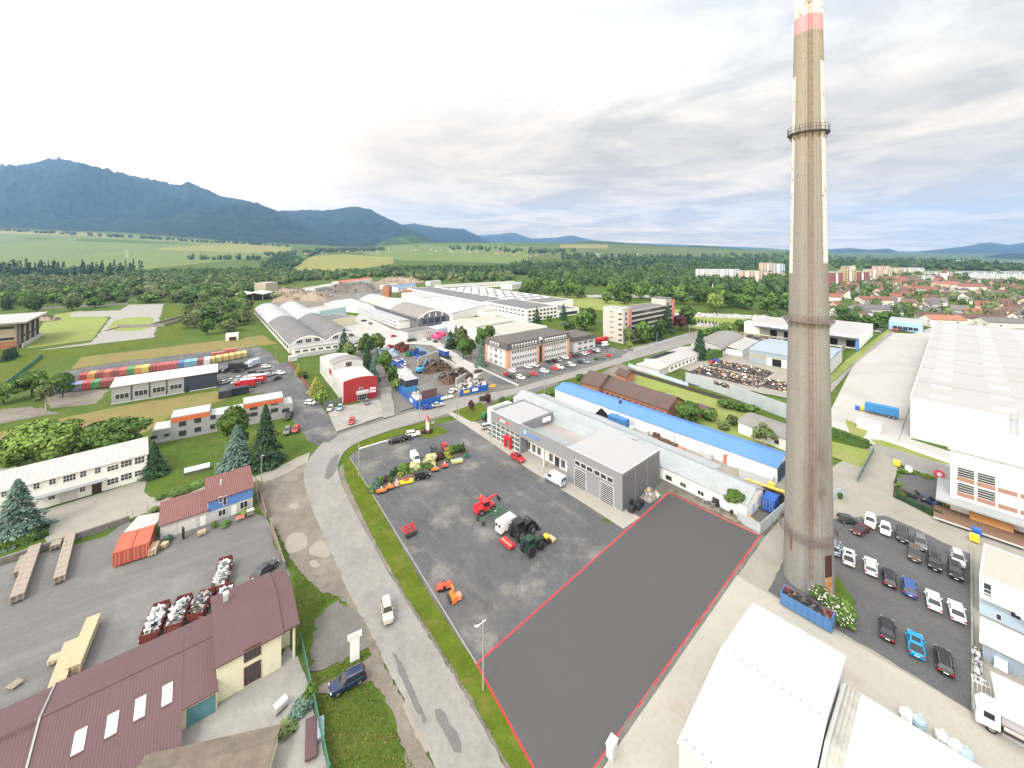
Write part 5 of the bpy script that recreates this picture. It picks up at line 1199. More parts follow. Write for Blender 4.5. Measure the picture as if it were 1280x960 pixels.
for i, (k, lf, n, ls) in enumerate((('bushG', 'mid', 700, .16), ('bushD', 'oak', 700, .16), ('bushL', 'light', 700, .16), ('bushR', 'plum', 700, .16), ('bushC', 'cream', 800, .15), ('bushY', 'yew', 700, .15), ('bushB', 'blue', 700, .15), ('bushO', 'olive', 500, .2))):
    proto(k, 'shrub', 'shrub', crown_mesh(i + 50, 1, 1.6, .05, 9, n, ls, LF[lf], .9), None, 1, 1.6)
for i, (k, lf) in enumerate((('coneY', 'yew'), ('coneG', 'spruce'), ('coneB', 'blue'))):
    proto(k, 'dwarf_conifer', 'shrub', conifer_mesh(i + 70, 1, 2.6, 900, .28, LF[lf], .05), None, 1, 2.6)
rv = random.Random(5)
def plant(key, px, py, h, w, label, group=None, p=None):
    t, r0, h0 = PROTO[key]; p = p or G(px, py)
    return reuse(t, USED, (p.x, p.y, p.z), rv.uniform(0, 6.28), label, group, (w / 2 / r0, w / 2 / r0, h / h0))
# near and middle trees: key, px, py(base), height, width, label
for a in (
    ('blueA', 22, 672, 12.2, 9.5, 'big blue green spruce at the left edge in front of the white block'),
    ('walnut', 48, 592, 14.5, 19, 'large spreading light green tree behind the white block, nearest the left edge'),
    ('walnut2', 141, 572, 12.5, 17, 'large spreading tree behind the right end of the white block'),
    ('blueA', 296, 588, 12.2, 9.6, 'blue spruce behind the blue walled house'),
    ('spruceA', 332, 581, 16.8, 9.0, 'tallest dark green spruce, right of the blue spruce'),
    ('oakB', 293, 572, 15.5, 10.5, 'round crowned tree between grey office and blue spruce'),
    ('spruceA', 192, 594, 9.0, 6.4, 'short dark conifer at the right end of the white block'),
    ('walnut2', 40, 496, 11.5, 12, 'bushy tree on the rough soil left of the container row'),
    ('oakB', 78, 497, 10.5, 10.5, 'leaning shrubby tree in front of the blue containers'),
    ('oakB', 4, 505, 8.5, 10, 'shrubby tree cut by the left edge beside the rough soil'),
    ('birch', 57, 514, 12.0, 6.5, 'thin white stemmed birch on the rough soil'),
    ('midD', 402, 506, 6.0, 6.0, 'small pale green round tree beside the grey gate'),
    ('spruceM', 430, 446, 15.5, 9.5, 'pointed dark spruce behind the red fronted office'),
    ('midC', 436, 447, 9.0, 9.5, 'olive tree at the foot of the pointed spruce'),
    ('spruceA', 459, 470, 16, 8.5, 'dense dark spruce at the right side of the red fronted office'),
    ('midA', 457, 446, 13.5, 8.5, 'dark crowned tree behind the red fronted office'),
    ('midD', 470, 443, 12.5, 10, 'pale green tree at the corner of the scrap yard'),
    ('blueM', 466, 477, 9.5, 7.0, 'blue spruce beside the driveway of the red fronted office'),
    ('blueM', 471, 455, 8.5, 6.0, 'smaller blue spruce beside the scrap yard'),
    ('oakB', 482, 474, 14, 8.2, 'tall green tree at the head of the driveway'),
    ('midA', 491, 482, 9.5, 5.6, 'narrow dark tree by the blue scrap yard fence'),
    ('midD', 496, 489, 5.5, 4.6, 'small bright tree at the blue fence corner'),
    ('blueM', 601, 459, 14.5, 6.8, 'blue spruce in front of the mansard office gable'),
    ('oakA', 579, 450, 12.5, 8.5, 'dark round tree left of the blue spruce by the office'),
    ('oakA', 588, 449, 12.0, 7, 'second dark round tree left of the blue spruce by the office'),
    ('midC', 577, 438, 15, 10, 'tall olive tree behind the office hedge'),
    ('spruceM', 563, 436, 11.5, 8, 'dark spruce at the edge of the concrete yard'),
    ('spruceM', 570, 431, 12.5, 8, 'dark spruce behind the concrete yard trees'),
    ('midA', 601, 436, 13, 8, 'dark tree close behind the mansard office'),
    ('midB', 612, 430, 12.5, 8, 'green tree behind the left end of the mansard roof'),
    ('spruceM', 671, 405, 13.5, 8.5, 'spruce in front of the white factory, left one'),
    ('spruceM', 704.5, 400, 14.0, 8.0, 'spruce by the white factory entrance, right one'),
    ('midB', 686, 402, 5.5, 5.5, 'small round tree between two spruces at the factory'),
    ('midA', 731, 413, 15.5, 16, 'big dark tree behind the office annex'),
    ('midA', 738, 406, 14, 12, 'dark tree behind the big tree at the annex'),
    ('midA', 712, 415, 8, 10, 'low round tree near the office annex roof'),
    ('midC', 786, 431, 12.5, 7, 'slim olive tree at the pink panel of the slab block'),
    ('midA', 804, 429, 14.5, 12.5, 'broad dark tree before the slab block'),
    ('spruceM', 820, 425, 12.5, 8.5, 'dark conifer in the row before the slab block'),
    ('midA', 826, 424, 14.5, 10, 'dark tree in the middle of the slab block row'),
    ('spruceM', 835, 417, 22, 10, 'tallest conifer before the slab block'),
    ('plum', 850, 414, 13.5, 11, 'dark red leaved tree at the end of the slab block'),
    ('midA', 859, 413, 19, 13.5, 'tall broad tree right of the slab block'),
    ('midD', 787, 438, 6, 5, 'small pale tree by the roadside wall'),
    ('spruceA', 875, 449, 16.5, 9.5, 'lone tall dense tree beside the white workshop roof'),
    ('oakA', 863, 530, 8.0, 9.0, 'round dark tree at the end of the brown tiled house'),
    ('oakB', 853, 527, 6.8, 7.5, 'green round tree touching the brown tiled house'),
    ('birch', 956, 562, 8.0, 7.5, 'loose grey green birch behind the blue roof'),
    ('oakB', 919, 641, 5.6, 4.6, 'small fruit tree at the end of the zinc roofed store'),
    ('midB', 887, 527, 4.5, 6, 'rounded garden tree beside the maroon garden shed'), ('midB', 906, 511, 3.8, 6, 'garden tree nearest the grey sheet fence'),
    ('midC', 905, 538, 3.6, 4.5, 'small orchard tree in the tall grass'), ('midC', 915, 532, 3.8, 4.5, 'small orchard tree left of the cottage'), ('midA', 925, 514, 3.6, 6, 'dark garden bush tree along the sheet fence'), ('midB', 940, 518, 3.6, 6, 'green garden bush tree above the cottage roof'),
    ('midD', 872, 515, 3.0, 3.0, 'young tree on the garden lawn'),
): plant(*a)
for i, (px, py, h, w, k) in enumerate(((900, 420, 8, 11, 'midB'), (912, 417, 8.5, 12, 'midD'), (890, 423, 7, 10, 'midB'), (925, 414, 8.5, 11, 'midA'), (936, 414, 9, 10, 'midB'), (880, 424, 6.5, 9, 'midB'), (955, 413, 7, 9, 'midD'), (968, 408, 12, 13, 'midA'), (980, 407, 12, 13, 'midA'))):
    plant(k, px, py, h, w, 'leafy green tree in the thicket between pipe yard and meadow', 'thicket trees by the pipe yard')
for i, (px, py) in enumerate(((6, 452), (10, 450), (14, 448), (18, 446))): plant('coneG', px, py, 6.5 - i * .2, 4.4, 'dark cypress in the short row by the sports hall', 'cypresses by the sports hall')
# clump beside the dry grass, left belt, middle belt, cemetery trees
def scatter(poly, n, keys, h, w, label, group, seed, mind=5):
    q = random.Random(seed); P = [G(*p) for p in poly]; pts = []; x0, x1 = min(p.x for p in P), max(p.x for p in P); y0, y1 = min(p.y for p in P), max(p.y for p in P); tries = 0
    def inside(x, y):
        c = False
        for a, b in zip(P, P[1:] + P[:1]):
            if (a.y > y) != (b.y > y) and x < (b.x - a.x) * (y - a.y) / (b.y - a.y) + a.x: c = not c
        return c
    while len(pts) < n and tries < n * 60:
        tries += 1; x, y = q.uniform(x0, x1), q.uniform(y0, y1)
        if inside(x, y) and all((x - a) ** 2 + (y - b) ** 2 > mind * mind for a, b in pts): pts.append((x, y))
    for x, y in pts:
        if keys: k = q.choice(keys); plant(k, 0, 0, q.uniform(*h), q.uniform(*w), label, group, Vector((x, y, T(x, y))))
    return pts
scatter([(235, 418), (232, 400), (250, 388), (285, 383), (308, 392), (306, 408), (285, 416), (262, 420)], 34, ('midA', 'midB', 'midC'), (8, 13), (9, 13), 'green tree in the dense clump left of the arched halls', 'clump left of the arched halls', 1, 6)
scatter([(275, 388), (262, 372), (300, 362), (330, 362), (318, 372), (312, 392)], 20, ('midA', 'midC', 'midD'), (7, 12), (8, 12), 'green tree beside the open green sheds', 'trees beside the open sheds', 2, 7)
scatter([(0, 391), (0, 374), (110, 368), (220, 368), (300, 362), (262, 375), (240, 386), (215, 380), (160, 380), (100, 388)], 62, ('midA', 'midC', 'midC', 'midB'), (9, 15), (11, 17), 'broad olive green tree at the near edge of the left wood', 'near edge of the left wood', 3, 9)
scatter([(-20, 392), (-20, 380), (60, 383), (60, 392)], 6, ('spruceM', 'midA'), (12, 15), (8, 10), 'tree beside the sports hall roof', 'trees beside the sports hall', 4, 8)
scatter([(757, 383), (755, 368), (800, 366), (990, 376), (1000, 398), (930, 390), (860, 382)], 52, ('midA', 'midA', 'midB'), (13, 19), (13, 19), 'tall dark broadleaf tree of the cemetery grove', 'cemetery grove', 5, 10)
scatter([(653, 374), (655, 362), (700, 360), (738, 372), (728, 380), (690, 374)], 22, ('midA', 'midB'), (13, 20), (12, 17), 'tall green tree in the grove beyond the white factory', 'grove beyond the white factory', 6, 9)
plant('willow', 893, 390, 19, 17, 'pale yellow green willow in front of the cemetery grove')
for px, py, h, w in ((1052, 398, 12, 13), (1060, 405, 9, 12), (1095, 412, 8, 12), (1085, 408, 9, 13), (1100, 404, 9, 12), (1110, 402, 9, 11), (1120, 403, 8, 11)): plant('midA', px, py, h, w, 'dark tree in the hedge row behind the white distribution hall', 'hedge row behind the distribution hall')
# ---- shrubs: dealership planting bed
bed = [('bushL', 463, 613, 1.6, 2.2), ('coneB', 469, 612, 3.3, 3.4), ('bushG', 475, 607, 2.2, 2.6), ('bushR', 482, 603, 1.7, 2.2), ('bushG', 487, 603, 1.3, 2.4), ('coneG', 489, 598, 2.2, 2.0), ('coneG', 494, 594, 2.4, 2.2), ('bushY', 500, 596, 1.3, 2.2), ('bushG', 504, 592, 2.6, 3.6), ('bushD', 509, 590, 2.4, 2.8), ('bushG', 514, 592, 1.4, 2.4), ('bushC', 518, 589, 2.6, 3.8), ('bushG', 524, 590, 1.5, 2.4), ('bushC', 538, 581, 3.1, 4.6), ('bushG', 536, 584.5, 1.0, 4.6), ('bushR', 549, 576, 2.4, 3.4), ('bushY', 558, 573, 1.8, 2.6), ('bushY', 561, 569, 2.4, 2.8), ('bushD', 566, 568, 2.8, 3.0), ('bushD', 573, 567, 2.6, 3.4), ('coneG', 579, 565, 3.0, 1.6), ('bushY', 561, 575, 1.2, 2.0), ('bushL', 465, 617, 1.0, 1.6)]
nm = {'bushL': 'lime green shrub', 'coneB': 'blue dwarf spruce', 'bushG': 'green shrub', 'bushR': 'dark red leaved shrub', 'coneG': 'dark upright conifer', 'bushY': 'yellow green juniper', 'bushD': 'dark green shrub', 'bushC': 'cream variegated dome shaped shrub'}
for k, px, py, h, w in bed:
    plant(k, px, py, h, w, nm[k] + ' in the planting bed of the dealership yard', 'planting bed shrubs')
sheet('planting_bed', [(458, 616), (468, 604), (512, 583), (547, 570), (583, 559), (587, 565), (550, 584), (512, 600), (470, 618)], M('bark_mulch', (.10, .08, .06), .95, var=.3, sc=1.5), .1, 1)
for px, py in ((460, 612), (586, 560)): pass
for i, (k, px, py, h, w, lb) in enumerate((('coneY', 374, 468, 5, 4.2, 'yellow green thuja by the red fence, farther one'), ('bushG', 379, 473, 3.2, 5, 'round green shrub by the red fence'), ('coneY', 395, 492, 7, 6, 'tall yellow thuja beside the red fronted office'), ('coneY', 392, 494, 5, 4, 'shorter yellow thuja beside the red fronted office'), ('bushG', 405, 492, 2.5, 3, 'shrub on the lawn of the red fronted office'),
    ('bushR', 534, 541.5, 1.2, 4.0, 'ring of dark red barberry around the sign pylon'), ('bushR', 589, 513, 4.0, 2.4, 'dark red round clipped tree by the road'), ('bushR', 609.5, 505, 4.4, 2.6, 'dark red ball tree beside the white annex'), ('bushG', 638, 503, 2.2, 3.6, 'green shrub behind the white annex'), ('bushG', 628, 502, 1.8, 3.6, 'low shrub behind the white annex'), ('bushD', 690, 497, 2.4, 3.2, 'shrub at the corner of the blue roofed hall'), ('bushG', 684, 494, 2.0, 3, 'shrub near the white switch box'),
    ('bushD', 727, 476, 3.0, 6, 'dark shrub between the road and brown house'), ('bushG', 660, 472, 1.6, 3, 'small green shrub in the office car park'), ('bushG', 745, 451, 2, 3, 'shrub at the wall of the office car park'),
    ('bushB', 380, 884, 1.2, 3.0, 'sprawling blue green juniper along the green fence'), ('bushB', 372, 893, .9, 2.6, 'low juniper in front of the steel tank'), ('bushG', 389, 876, 2.2, 2.2, 'leafy green shrub at the green fence'), ('bushO', 358, 918, .8, 2.4, 'brown weedy clump on the concrete court'), ('bushO', 362, 905, .5, 2.2, 'dry weeds beside the tank'), ('bushG', 14, 968, 4.0, 2.6, 'green bush in front of the maroon roof at the lower left corner'),
    ('bushG', 268, 660, 1.5, 1.5, 'round box shrub at the blue walled house'), ('bushG', 282, 658, 1.2, 2.2, 'shrub before the blue walled house window'), ('bushY', 308, 645, 1.6, 2.6, 'yellow shrub at the corner of the blue walled house'), ('bushB', 210, 678, 1.4, 2.2, 'blue juniper beside the garage'),
    ('bushG', 1058, 768, 2.0, 3.0, 'green undergrowth of the elder at the chimney'), ('bushD', 1050, 624, 1.6, 1.6, 'shrub at the grey sheet gate behind the chimney'), ('bushO', 1125, 612, 2.0, 2.2, 'wispy dark bush in the small lot'), ('bushG', 1128, 618, 1.4, 3.0, 'bright shrub in the small lot bed'),
    ('bushG', 1130, 592, 1.2, 2.6, 'shrub beside the white tank'), ('bushG', 1142, 593, 1.0, 2, 'shrub right of the white tank'), ('bushG', 1156, 597, 1.0, 2.6, 'shrub near the pink wheel'), ('bushG', 1163, 598, .9, 2.4, 'second shrub near the pink wheel'),
    ('bushO', 192, 640, 1.0, 2.6, 'rockery plants beside the paved forecourt'), ('bushG', 200, 624, 1.0, 2.5, 'green rockery shrub at the forecourt corner'), ('bushG', 218, 618, .9, 4.5, 'spreading juniper on the lawn edge'), ('bushG', 232, 614, .9, 4.5, 'spreading juniper beside the lawn edge path'), ('bushG', 246, 608, 1.0, 4.5, 'spreading juniper close to the blue walled house'),
    ('bushO', 690, 628, .7, 2.2, 'weeds') )):
    if lb == 'weeds': continue
    plant(k, px, py, h, w, lb)
# white flowering elder at the chimney foot
elder = crown_mesh(90, 1.5, 2.6, .05, 12, 1500, .15, LF['mid'], .9); 
FLO = M('white_flower', (.75, .75, .66), .8, var=.1)
q = random.Random(3)
for i, (px, py, w) in enumerate(((1024, 749, 3.4), (1040, 765, 4.0), (1054, 782, 3.6))):
    p = G(px, py); t = thing('elder_bush', ('white flowering elder bush nearest the chimney door', 'middle one of the white flowering elder bushes', 'white flowering elder bush nearest the blue skip')[i], 'shrub', p, q.uniform(0, 6), 'flowering elder bushes')
    t.scale = (w / 3, w / 3, .95); ob('foliage', elder, t); m = MB()
    for k in range(70):
        a, b_ = q.uniform(0, 6.28), q.uniform(.15, 1.0); r = 1.4 * math.sqrt(b_); card(m, Vector((r * math.cos(a), r * math.sin(a), 2.45 * math.sqrt(max(.05, 1 - .8 * b_)) + q.uniform(-.1, .2))), Vector((0, 0, 1)), .13, q)
    f_ = m.build('blossom', FLO, t); f_['kind'] = 'stuff'
# hedges
def hedge(p0, p1, h, w, key, label, n=900):
    a, b = G(*p0), G(*p1); L_ = (b - a).length; q = random.Random(int(L_ * 10)); m = MB(); m.box(0.1, L_ - .1, -w / 2 + .15, w / 2 - .15, 0, h - .15)
    for i in range(n):
        f = q.random(); x = q.uniform(0, L_)
        if f < .45: p, d = Vector((x, q.uniform(-w / 2, w / 2), h + q.uniform(-.08, .12))), Vector((0, 0, 1))
        elif f < .95: s = q.choice((-1, 1)); p, d = Vector((x, s * w / 2 + q.uniform(-.1, .1), q.uniform(0, h))), Vector((0, s, 0))
        else: p, d = Vector((q.choice((0, L_)), q.uniform(-w / 2, w / 2), q.uniform(0, h))), Vector((1, 0, 0))
        card(m, p, d, .22, q)
    o = m.build('hedge', LF[key], None, a, math.atan2(b.y - a.y, b.x - a.x)); tag(o, label, 'hedge'); return o
hedge((-30, 697), (45, 673), 1.5, 2.2, 'mid', 'clipped green hedge at the left edge above the stone wall', 1800)
hedge((46, 673), (59, 668), 1.0, 2.0, 'oak', 'short dark hedge between spruce and stone wall')
hedge((1040, 545), (1085, 562), 2.6, 1.8, 'oak', 'long clipped hedge behind the small lawn right of the chimney', 2200)
hedge((882, 451), (899, 446), 4.2, 4, 'oak', 'block shaped dark hedge beside the white workshop', 1500)
for i in range(17):
    t_ = i / 16; px, py = lerp(1121, 1176, t_), lerp(624, 648, t_); plant('coneG', px, py, 1.7, 1.0, 'small cypress in the row hedging the little car lot', 'cypress row at the little car lot')
for i in range(4): plant('coneG', 1120 + i * .8, 606 + i * 5, 1.9, 1.1, 'small cypress in the row hedging the little car lot', 'cypress row at the little car lot')
for i in range(14): plant('coneG', lerp(842, 900, i / 13), lerp(399, 409, i / 13), 4, 2.6, 'young conifer in the row along the meadow', 'young conifers on the meadow')

# rough grass blades on the near lawns and verges: nobody could count these
q = random.Random(77); m = MB()
for poly, n in (([(428, 575), (432, 600), (505, 742), (640, 962), (664, 962), (596, 833), (478, 642)], 5200), ([(410, 968), (398, 872), (440, 864), (466, 852), (490, 905), (530, 985)], 4200), ([(366, 706), (398, 742), (422, 746), (398, 765), (388, 800), (376, 800)], 1200), ([(188, 622), (186, 560), (262, 545), (350, 548), (388, 560), (320, 596)], 2600), ([(395, 845), (450, 815), (466, 818), (448, 832), (400, 860)], 700)):
    for x, y in scatter(poly, n, None, None, None, None, None, n, 0):
        s_ = q.uniform(.05, .13); card(m, Vector((x, y, s_ * .4 + .12)), Vector((q.uniform(-1, 1), q.uniform(-1, 1), 1.2)), s_, q, q.choice((0, 0, 0, 0, 1, 2)))
o = m.build('grass_tufts', [VERGE, GRASS, DRYGRASS]); tag(o, 'rough grass tufts on the near verges and lawns', 'grass', kind='stuff')
# ---- far woods: nobody could count these
def wood(name, pts, hs, ws, mats, label, seed, con=0.0, cards=46):
    q = random.Random(seed); m = MB()
    for x, y in pts:
        z = T(x, y); h, w = q.uniform(*hs), q.uniform(*ws); mi = q.randrange(len(mats))
        if q.random() < con:
            for k in range(cards):
                t = q.random() ** 1.2; a = q.uniform(0, 6.28); r = w * .34 * (1 - t) + .3; d = Vector((math.cos(a), math.sin(a), .4)); card(m, Vector((x, y, z)) + Vector((d.x * r, d.y * r, h * 1.35 * t)), d, w * .15, q, 0)
            continue
        lob = [(Vector((x, y, z + h * .55)), w * .42)] + [(Vector((x + q.uniform(-.3, .3) * w, y + q.uniform(-.3, .3) * w, z + h * q.uniform(.35, .8))), w * q.uniform(.2, .3)) for _ in range(4)]
        m.ell((x, y, z + h * .45), w * .36, w * .36, h * .43, 7, 5, mi, .12, q.random())
        for k in range(cards):
            c, r = q.choice(lob); d = Vector((q.gauss(0, 1), q.gauss(0, 1), abs(q.gauss(0, 1)) * .9 + .1)).normalized()
            card(m, c + d * r * q.uniform(.85, 1.1), d, w * .115, q, mi)
    o = m.build(name, mats); tag(o, label, 'wood', kind='stuff'); return o
def rndpts(poly, n, seed, mind): return scatter(poly, n, None, None, None, None, None, seed, mind)
FW = [leafm('wood_dark', (0.053, 0.096, 0.025), 0), leafm('wood_green', (0.078, 0.132, 0.034), 0), leafm('wood_olive', (.11, .14, .055), 0), leafm('wood_pale', (.13, .165, .075), 0), leafm('wood_mid', (.055, .10, .03), 0)]
FD = [leafm('wood_darkest', (0.034, 0.065, 0.025), 0), leafm('wood_dark2', (0.046, 0.085, 0.028), 0)]  # the two darkest leaf greens, for conifers and dark tree belts
P = rndpts([(-160, 376), (-160, 351), (0, 350), (90, 351), (180, 349), (250, 350), (330, 346), (480, 341), (640, 341), (640, 352), (560, 353), (480, 347), (400, 350), (340, 356), (300, 366), (220, 369), (100, 372)], 760, 11, 9)
P += rndpts([(220, 356), (300, 347), (330, 345), (400, 342), (372, 352), (330, 362), (300, 370), (230, 372)], 200, 17, 9)
wood('riverside_wood', P, (9, 15), (12, 18), FW, 'wide olive green riverside wood between the works and the fields', 1)
P = rndpts([(-200, 345), (0, 343.5), (150, 343), (190, 346), (100, 348), (-200, 351)], 130, 12, 11); wood('conifer_wood', P, (20, 27), (13, 19), FD, 'dark conifer wood along the lower edge of the left fields', 2, .75, 60)
P = rndpts([(150, 345), (260, 343), (365, 341), (372, 343), (280, 349), (180, 350)], 150, 13, 10); wood('field_edge_wood', P, (12, 18), (14, 20), FW[:2], 'green wood at the foot of the big left field', 3)
P = rndpts([(480, 340.5), (600, 340), (700, 340.5), (690, 343.5), (560, 345), (480, 343.5)], 190, 14, 11); wood('river_belt_wood', P, (14, 21), (15, 22), FD + FW[:1], 'dark tree belt beyond the factories in the middle distance', 4)
P = rndpts([(660, 347), (700, 343), (800, 344), (1000, 350), (1000, 372), (900, 366), (800, 362), (740, 358), (690, 356)], 330, 15, 10); wood('town_edge_wood', P, (13, 19), (14, 20), FW[:2] + FD[1:], 'dense wood between the factories and the town blocks', 5)
P = rndpts([(1040, 410), (1040, 342), (1300, 342), (1500, 350), (1500, 420), (1300, 412), (1180, 404), (1110, 403)], 560, 16, 11.0); wood('garden_trees', P, (6, 12), (8, 13), FW, 'garden trees and shrubs between the houses of the residential quarter', 6)
def farpts(px0, px1, top, bot, n, seed):
    q = random.Random(seed); o = []
    for _ in range(n):
        px = q.uniform(px0, px1); p = GT(px, lerp(interp(top, px), interp(bot, px), q.random())); o.append((p.x, p.y))
    return o
P = farpts(330, 480, [(330, 318), (365, 317), (400, 313), (480, 312)], [(330, 342), (365, 341), (385, 322), (400, 316), (480, 314)], 170, 20) + farpts(0, 360, [(0, 287.5), (360, 308)], [(0, 289), (360, 309)], 120, 21) + farpts(235, 360, [(235, 324), (360, 324)], [(235, 325), (360, 326)], 26, 22)
P += farpts(700, 1000, [(700, 318), (800, 322), (1000, 318)], [(700, 332), (1000, 334)], 260, 23) + farpts(560, 720, [(560, 309), (720, 314)], [(560, 312), (720, 320)], 60, 24) + farpts(1035, 1500, [(1035, 322), (1215, 325), (1230, 334), (1500, 334)], [(1035, 336), (1500, 342)], 420, 25) + farpts(640, 1000, [(640, 333), (1000, 334)], [(640, 341), (1000, 345)], 260, 26) + farpts(820, 900, [(820, 326), (900, 327)], [(820, 329), (900, 330)], 60, 27)
wood('far_wood', P, (12, 20), (18, 30), FD + FW[:1], 'scattered far copses and tree lines over the valley fields', 7, .1, 26)
# ================================================================ cars
PAINT = M('car_paint', (1, 1, 1), .25, 0, var=.03, sc=2, objcol=True, spec=.5)
CGL = M('car_glass', (.015, .018, .022), .08, var=.1, spec=.6)
TYRE = M('tyre_rubber', (.018, .018, .018), .9, var=.1)
RIM = M('alloy_rim', (.35, .35, .36), .35, .7, var=.1)
PLAS = M('black_plastic', (.02, .02, .022), .6, var=.1)
LAMP = M('clear_lamp', (.65, .66, .68), .15, var=.05)
TAIL = M('tail_lamp_red', (.35, .01, .012), .25, var=.05)
PLATE = M('number_plate', (.7, .7, .68), .6, var=.02)
def loft(m, st, mi=0):                  # stations: lists of equal-length rings
    b = len(m.v); n = len(st[0])
    for r in st: m.v += r
    for i in range(len(st) - 1):
        for j in range(n):
            k = (j + 1) % n; m.f.append((b + i * n + j, b + i * n + k, b + (i + 1) * n + k, b + (i + 1) * n + j)); m.m.append(mi)
    m.f.append(tuple(b + j for j in reversed(range(n)))); m.m.append(mi)
    m.f.append(tuple(b + (len(st) - 1) * n + j for j in range(n))); m.m.append(mi)
def wheel_mesh(r, w):
    m = MB(); m.cyl((0, -w / 2, 0), (0, w / 2, 0), r, r, 16); m.cyl((0, -w / 2 - .015, 0), (0, w / 2 + .015, 0), r * .62, r * .62, 12, 1)
    return m.mesh('wheel', [TYRE, RIM])
WHEEL = wheel_mesh(.33, .22)
def car_model(kind, L, W, Hh, bonnet, belt, base, top, rails=False, pano=False):
    """base/top: (rear x, front x) of the glasshouse at belt and roof; x runs forward from the car's middle"""
    t = thing('parked_car', 'car parked in the yard', 'car'); w = W / 2; r, f = -L / 2, L / 2
    m = MB()
    def ring(x, hw, z0, z1): return [(x, -hw * .93, z0), (x, -hw, lerp(z0, z1, .45)), (x, -hw * .94, z1 - .06), (x, -hw * .84, z1), (x, hw * .84, z1), (x, hw * .94, z1 - .06), (x, hw, lerp(z0, z1, .45)), (x, hw * .93, z0)]
    loft(m, [ring(r, w * .82, .42, belt - .22), ring(r + .12, w * .95, .28, belt - .03), ring(r + .6, w, .24, belt), ring(0, w, .22, belt), ring(base[1] - .05, w, .22, belt - .01), ring(lerp(base[1], f, .5), w * .98, .24, lerp(belt, bonnet, .55)), ring(f - .25, w * .93, .25, bonnet), ring(f - .05, w * .82, .3, bonnet - .14), ring(f, w * .7, .36, bonnet - .28)])
    tw, bw = w * .72, w * .90
    rf = []                               # roof shell
    for x, hw, z in ((top[0] - .08, tw * .96, Hh - .05), (top[0] + .25, tw, Hh), (lerp(top[0], top[1], .55), tw * 1.02, Hh + .02), (top[1], tw * .97, Hh - .04)): rf.append([(x, -hw, z - .07), (x, -hw * .86, z), (x, hw * .86, z), (x, hw, z - .07)])
    loft(m, rf)
    for s in (-1, 1):                     # pillars
        for xb, xt in ((base[0] + .04, top[0]), (base[1] - .04, top[1] - .03), (lerp(base[0], base[1], .33), lerp(top[0], top[1], .22)), (lerp(base[0], base[1], .62), lerp(top[0], top[1], .62))):
            m.cyl((xb, s * bw, belt - .03), (xt, s * tw * .98, Hh - .06), .05, .045, 5)
        m.obox((base[1] - .35, s * (w + .08), belt), .16, .2, .13)
    if rails:
        for s in (-1, 1): m.tube([(top[0], s * tw * .9, Hh + .03), (top[0] + .1, s * tw * .9, Hh + .07), (top[1] - .25, s * tw * .9, Hh + .07), (top[1] - .15, s * tw * .9, Hh + .02)], .025, 5, 1)
    m.build('body', [PAINT, RIM], t, smooth=False)
    b0, b1 = base; t0, t1 = top; zt = Hh - .06
    def glass(name, q): MB().poly(q).build(name, CGL, t)
    glass('windscreen', [(b1, -bw * .97, belt), (b1, bw * .97, belt), (t1, tw * .95, zt), (t1, -tw * .95, zt)])
    glass('rear_window', [(b0, bw * .95, belt + .02), (b0, -bw * .95, belt + .02), (t0 - .06, -tw * .93, zt - .02), (t0 - .06, tw * .93, zt - .02)])
    for s in (-1, 1): glass('side_window', [(b0 + .03, s * bw * .985, belt), (b1 - .03, s * bw * .985, belt), (t1, s * tw * .985, zt), (t0, s * tw * .985, zt)][::s])
    if pano: MB().box(t0 + .35, t1 - .1, -tw * .7, tw * .7, Hh + .018, Hh + .03).build('glass_roof', CGL, t)
    for x in (-L * .29, L * .30):
        for s in (-1, 1): ob('wheel', WHEEL, t, (x, s * (w - .1), .33))
    for s in (-1, 1):
        MB().obox((f - .16, s * w * .68, bonnet - .24), .22, .38, .13).build('headlight', LAMP, t); MB().obox((r + .05, s * w * .74, belt - .32), .12, .36, .2).build('tail_light', TAIL, t)
    MB().obox((r - .015, 0, .55), .03, .5, .12).build('number_plate', PLATE, t); MB().obox((f + .0, 0, .42), .03, .5, .11).build('number_plate', PLATE, t)
    MB().obox((f - .08, 0, .3), .14, W * .6, .14).build('grille', PLAS, t)
    return t
CARS = {'hatch': car_model('hatch', 4.05, 1.76, 1.48, .86, .92, (-1.95, 1.0), (-1.45, .25)), 'suv': car_model('suv', 4.55, 1.86, 1.68, 1.02, 1.08, (-2.15, 1.05), (-1.75, .4), True), 'wagon': car_model('wagon', 4.75, 1.84, 1.50, .86, .92, (-2.25, 1.05), (-1.85, .3), True),
        'sedan': car_model('sedan', 4.7, 1.82, 1.45, .84, .90, (-1.75, 1.0), (-1.0, .2)), 'coupe': car_model('coupe', 4.65, 1.9, 1.60, 1.0, 1.06, (-2.2, 1.0), (-1.15, .3), False, True), 'jeep': car_model('jeep', 4.0, 1.7, 1.85, 1.12, 1.16, (-1.95, .75), (-1.9, .45))}
COL = dict(white=(.78, .78, .77, 1), black=(.012, .012, .014, 1), dark=(.03, .032, .035, 1), grey=(.13, .135, .14, 1), silver=(.42, .43, .44, 1), red=(.55, .02, .025, 1), blue=(.03, .07, .22, 1), navy=(.012, .022, .06, 1), cyan=(.0, .24, .48, 1), brown=(.075, .055, .045, 1), maroon=(.07, .012, .014, 1), green=(.03, .045, .04, 1), beige=(.42, .39, .33, 1), royal=(.02, .06, .35, 1), ice=(.25, .36, .45, 1))
CN = dict(dark='dark grey', cyan='bright blue', ice='pale blue', royal='royal blue', navy='dark navy')
def car(kind, col, px, py, ang, label, group=None):
    p = G(px, py, .7); t = CARS[kind]
    return reuse(t, USED, (p.x, p.y, .01 + LAYER[0]), R(ang), label, group, None, COL[col])
gp = 'cars in the gravel car park by the chimney'
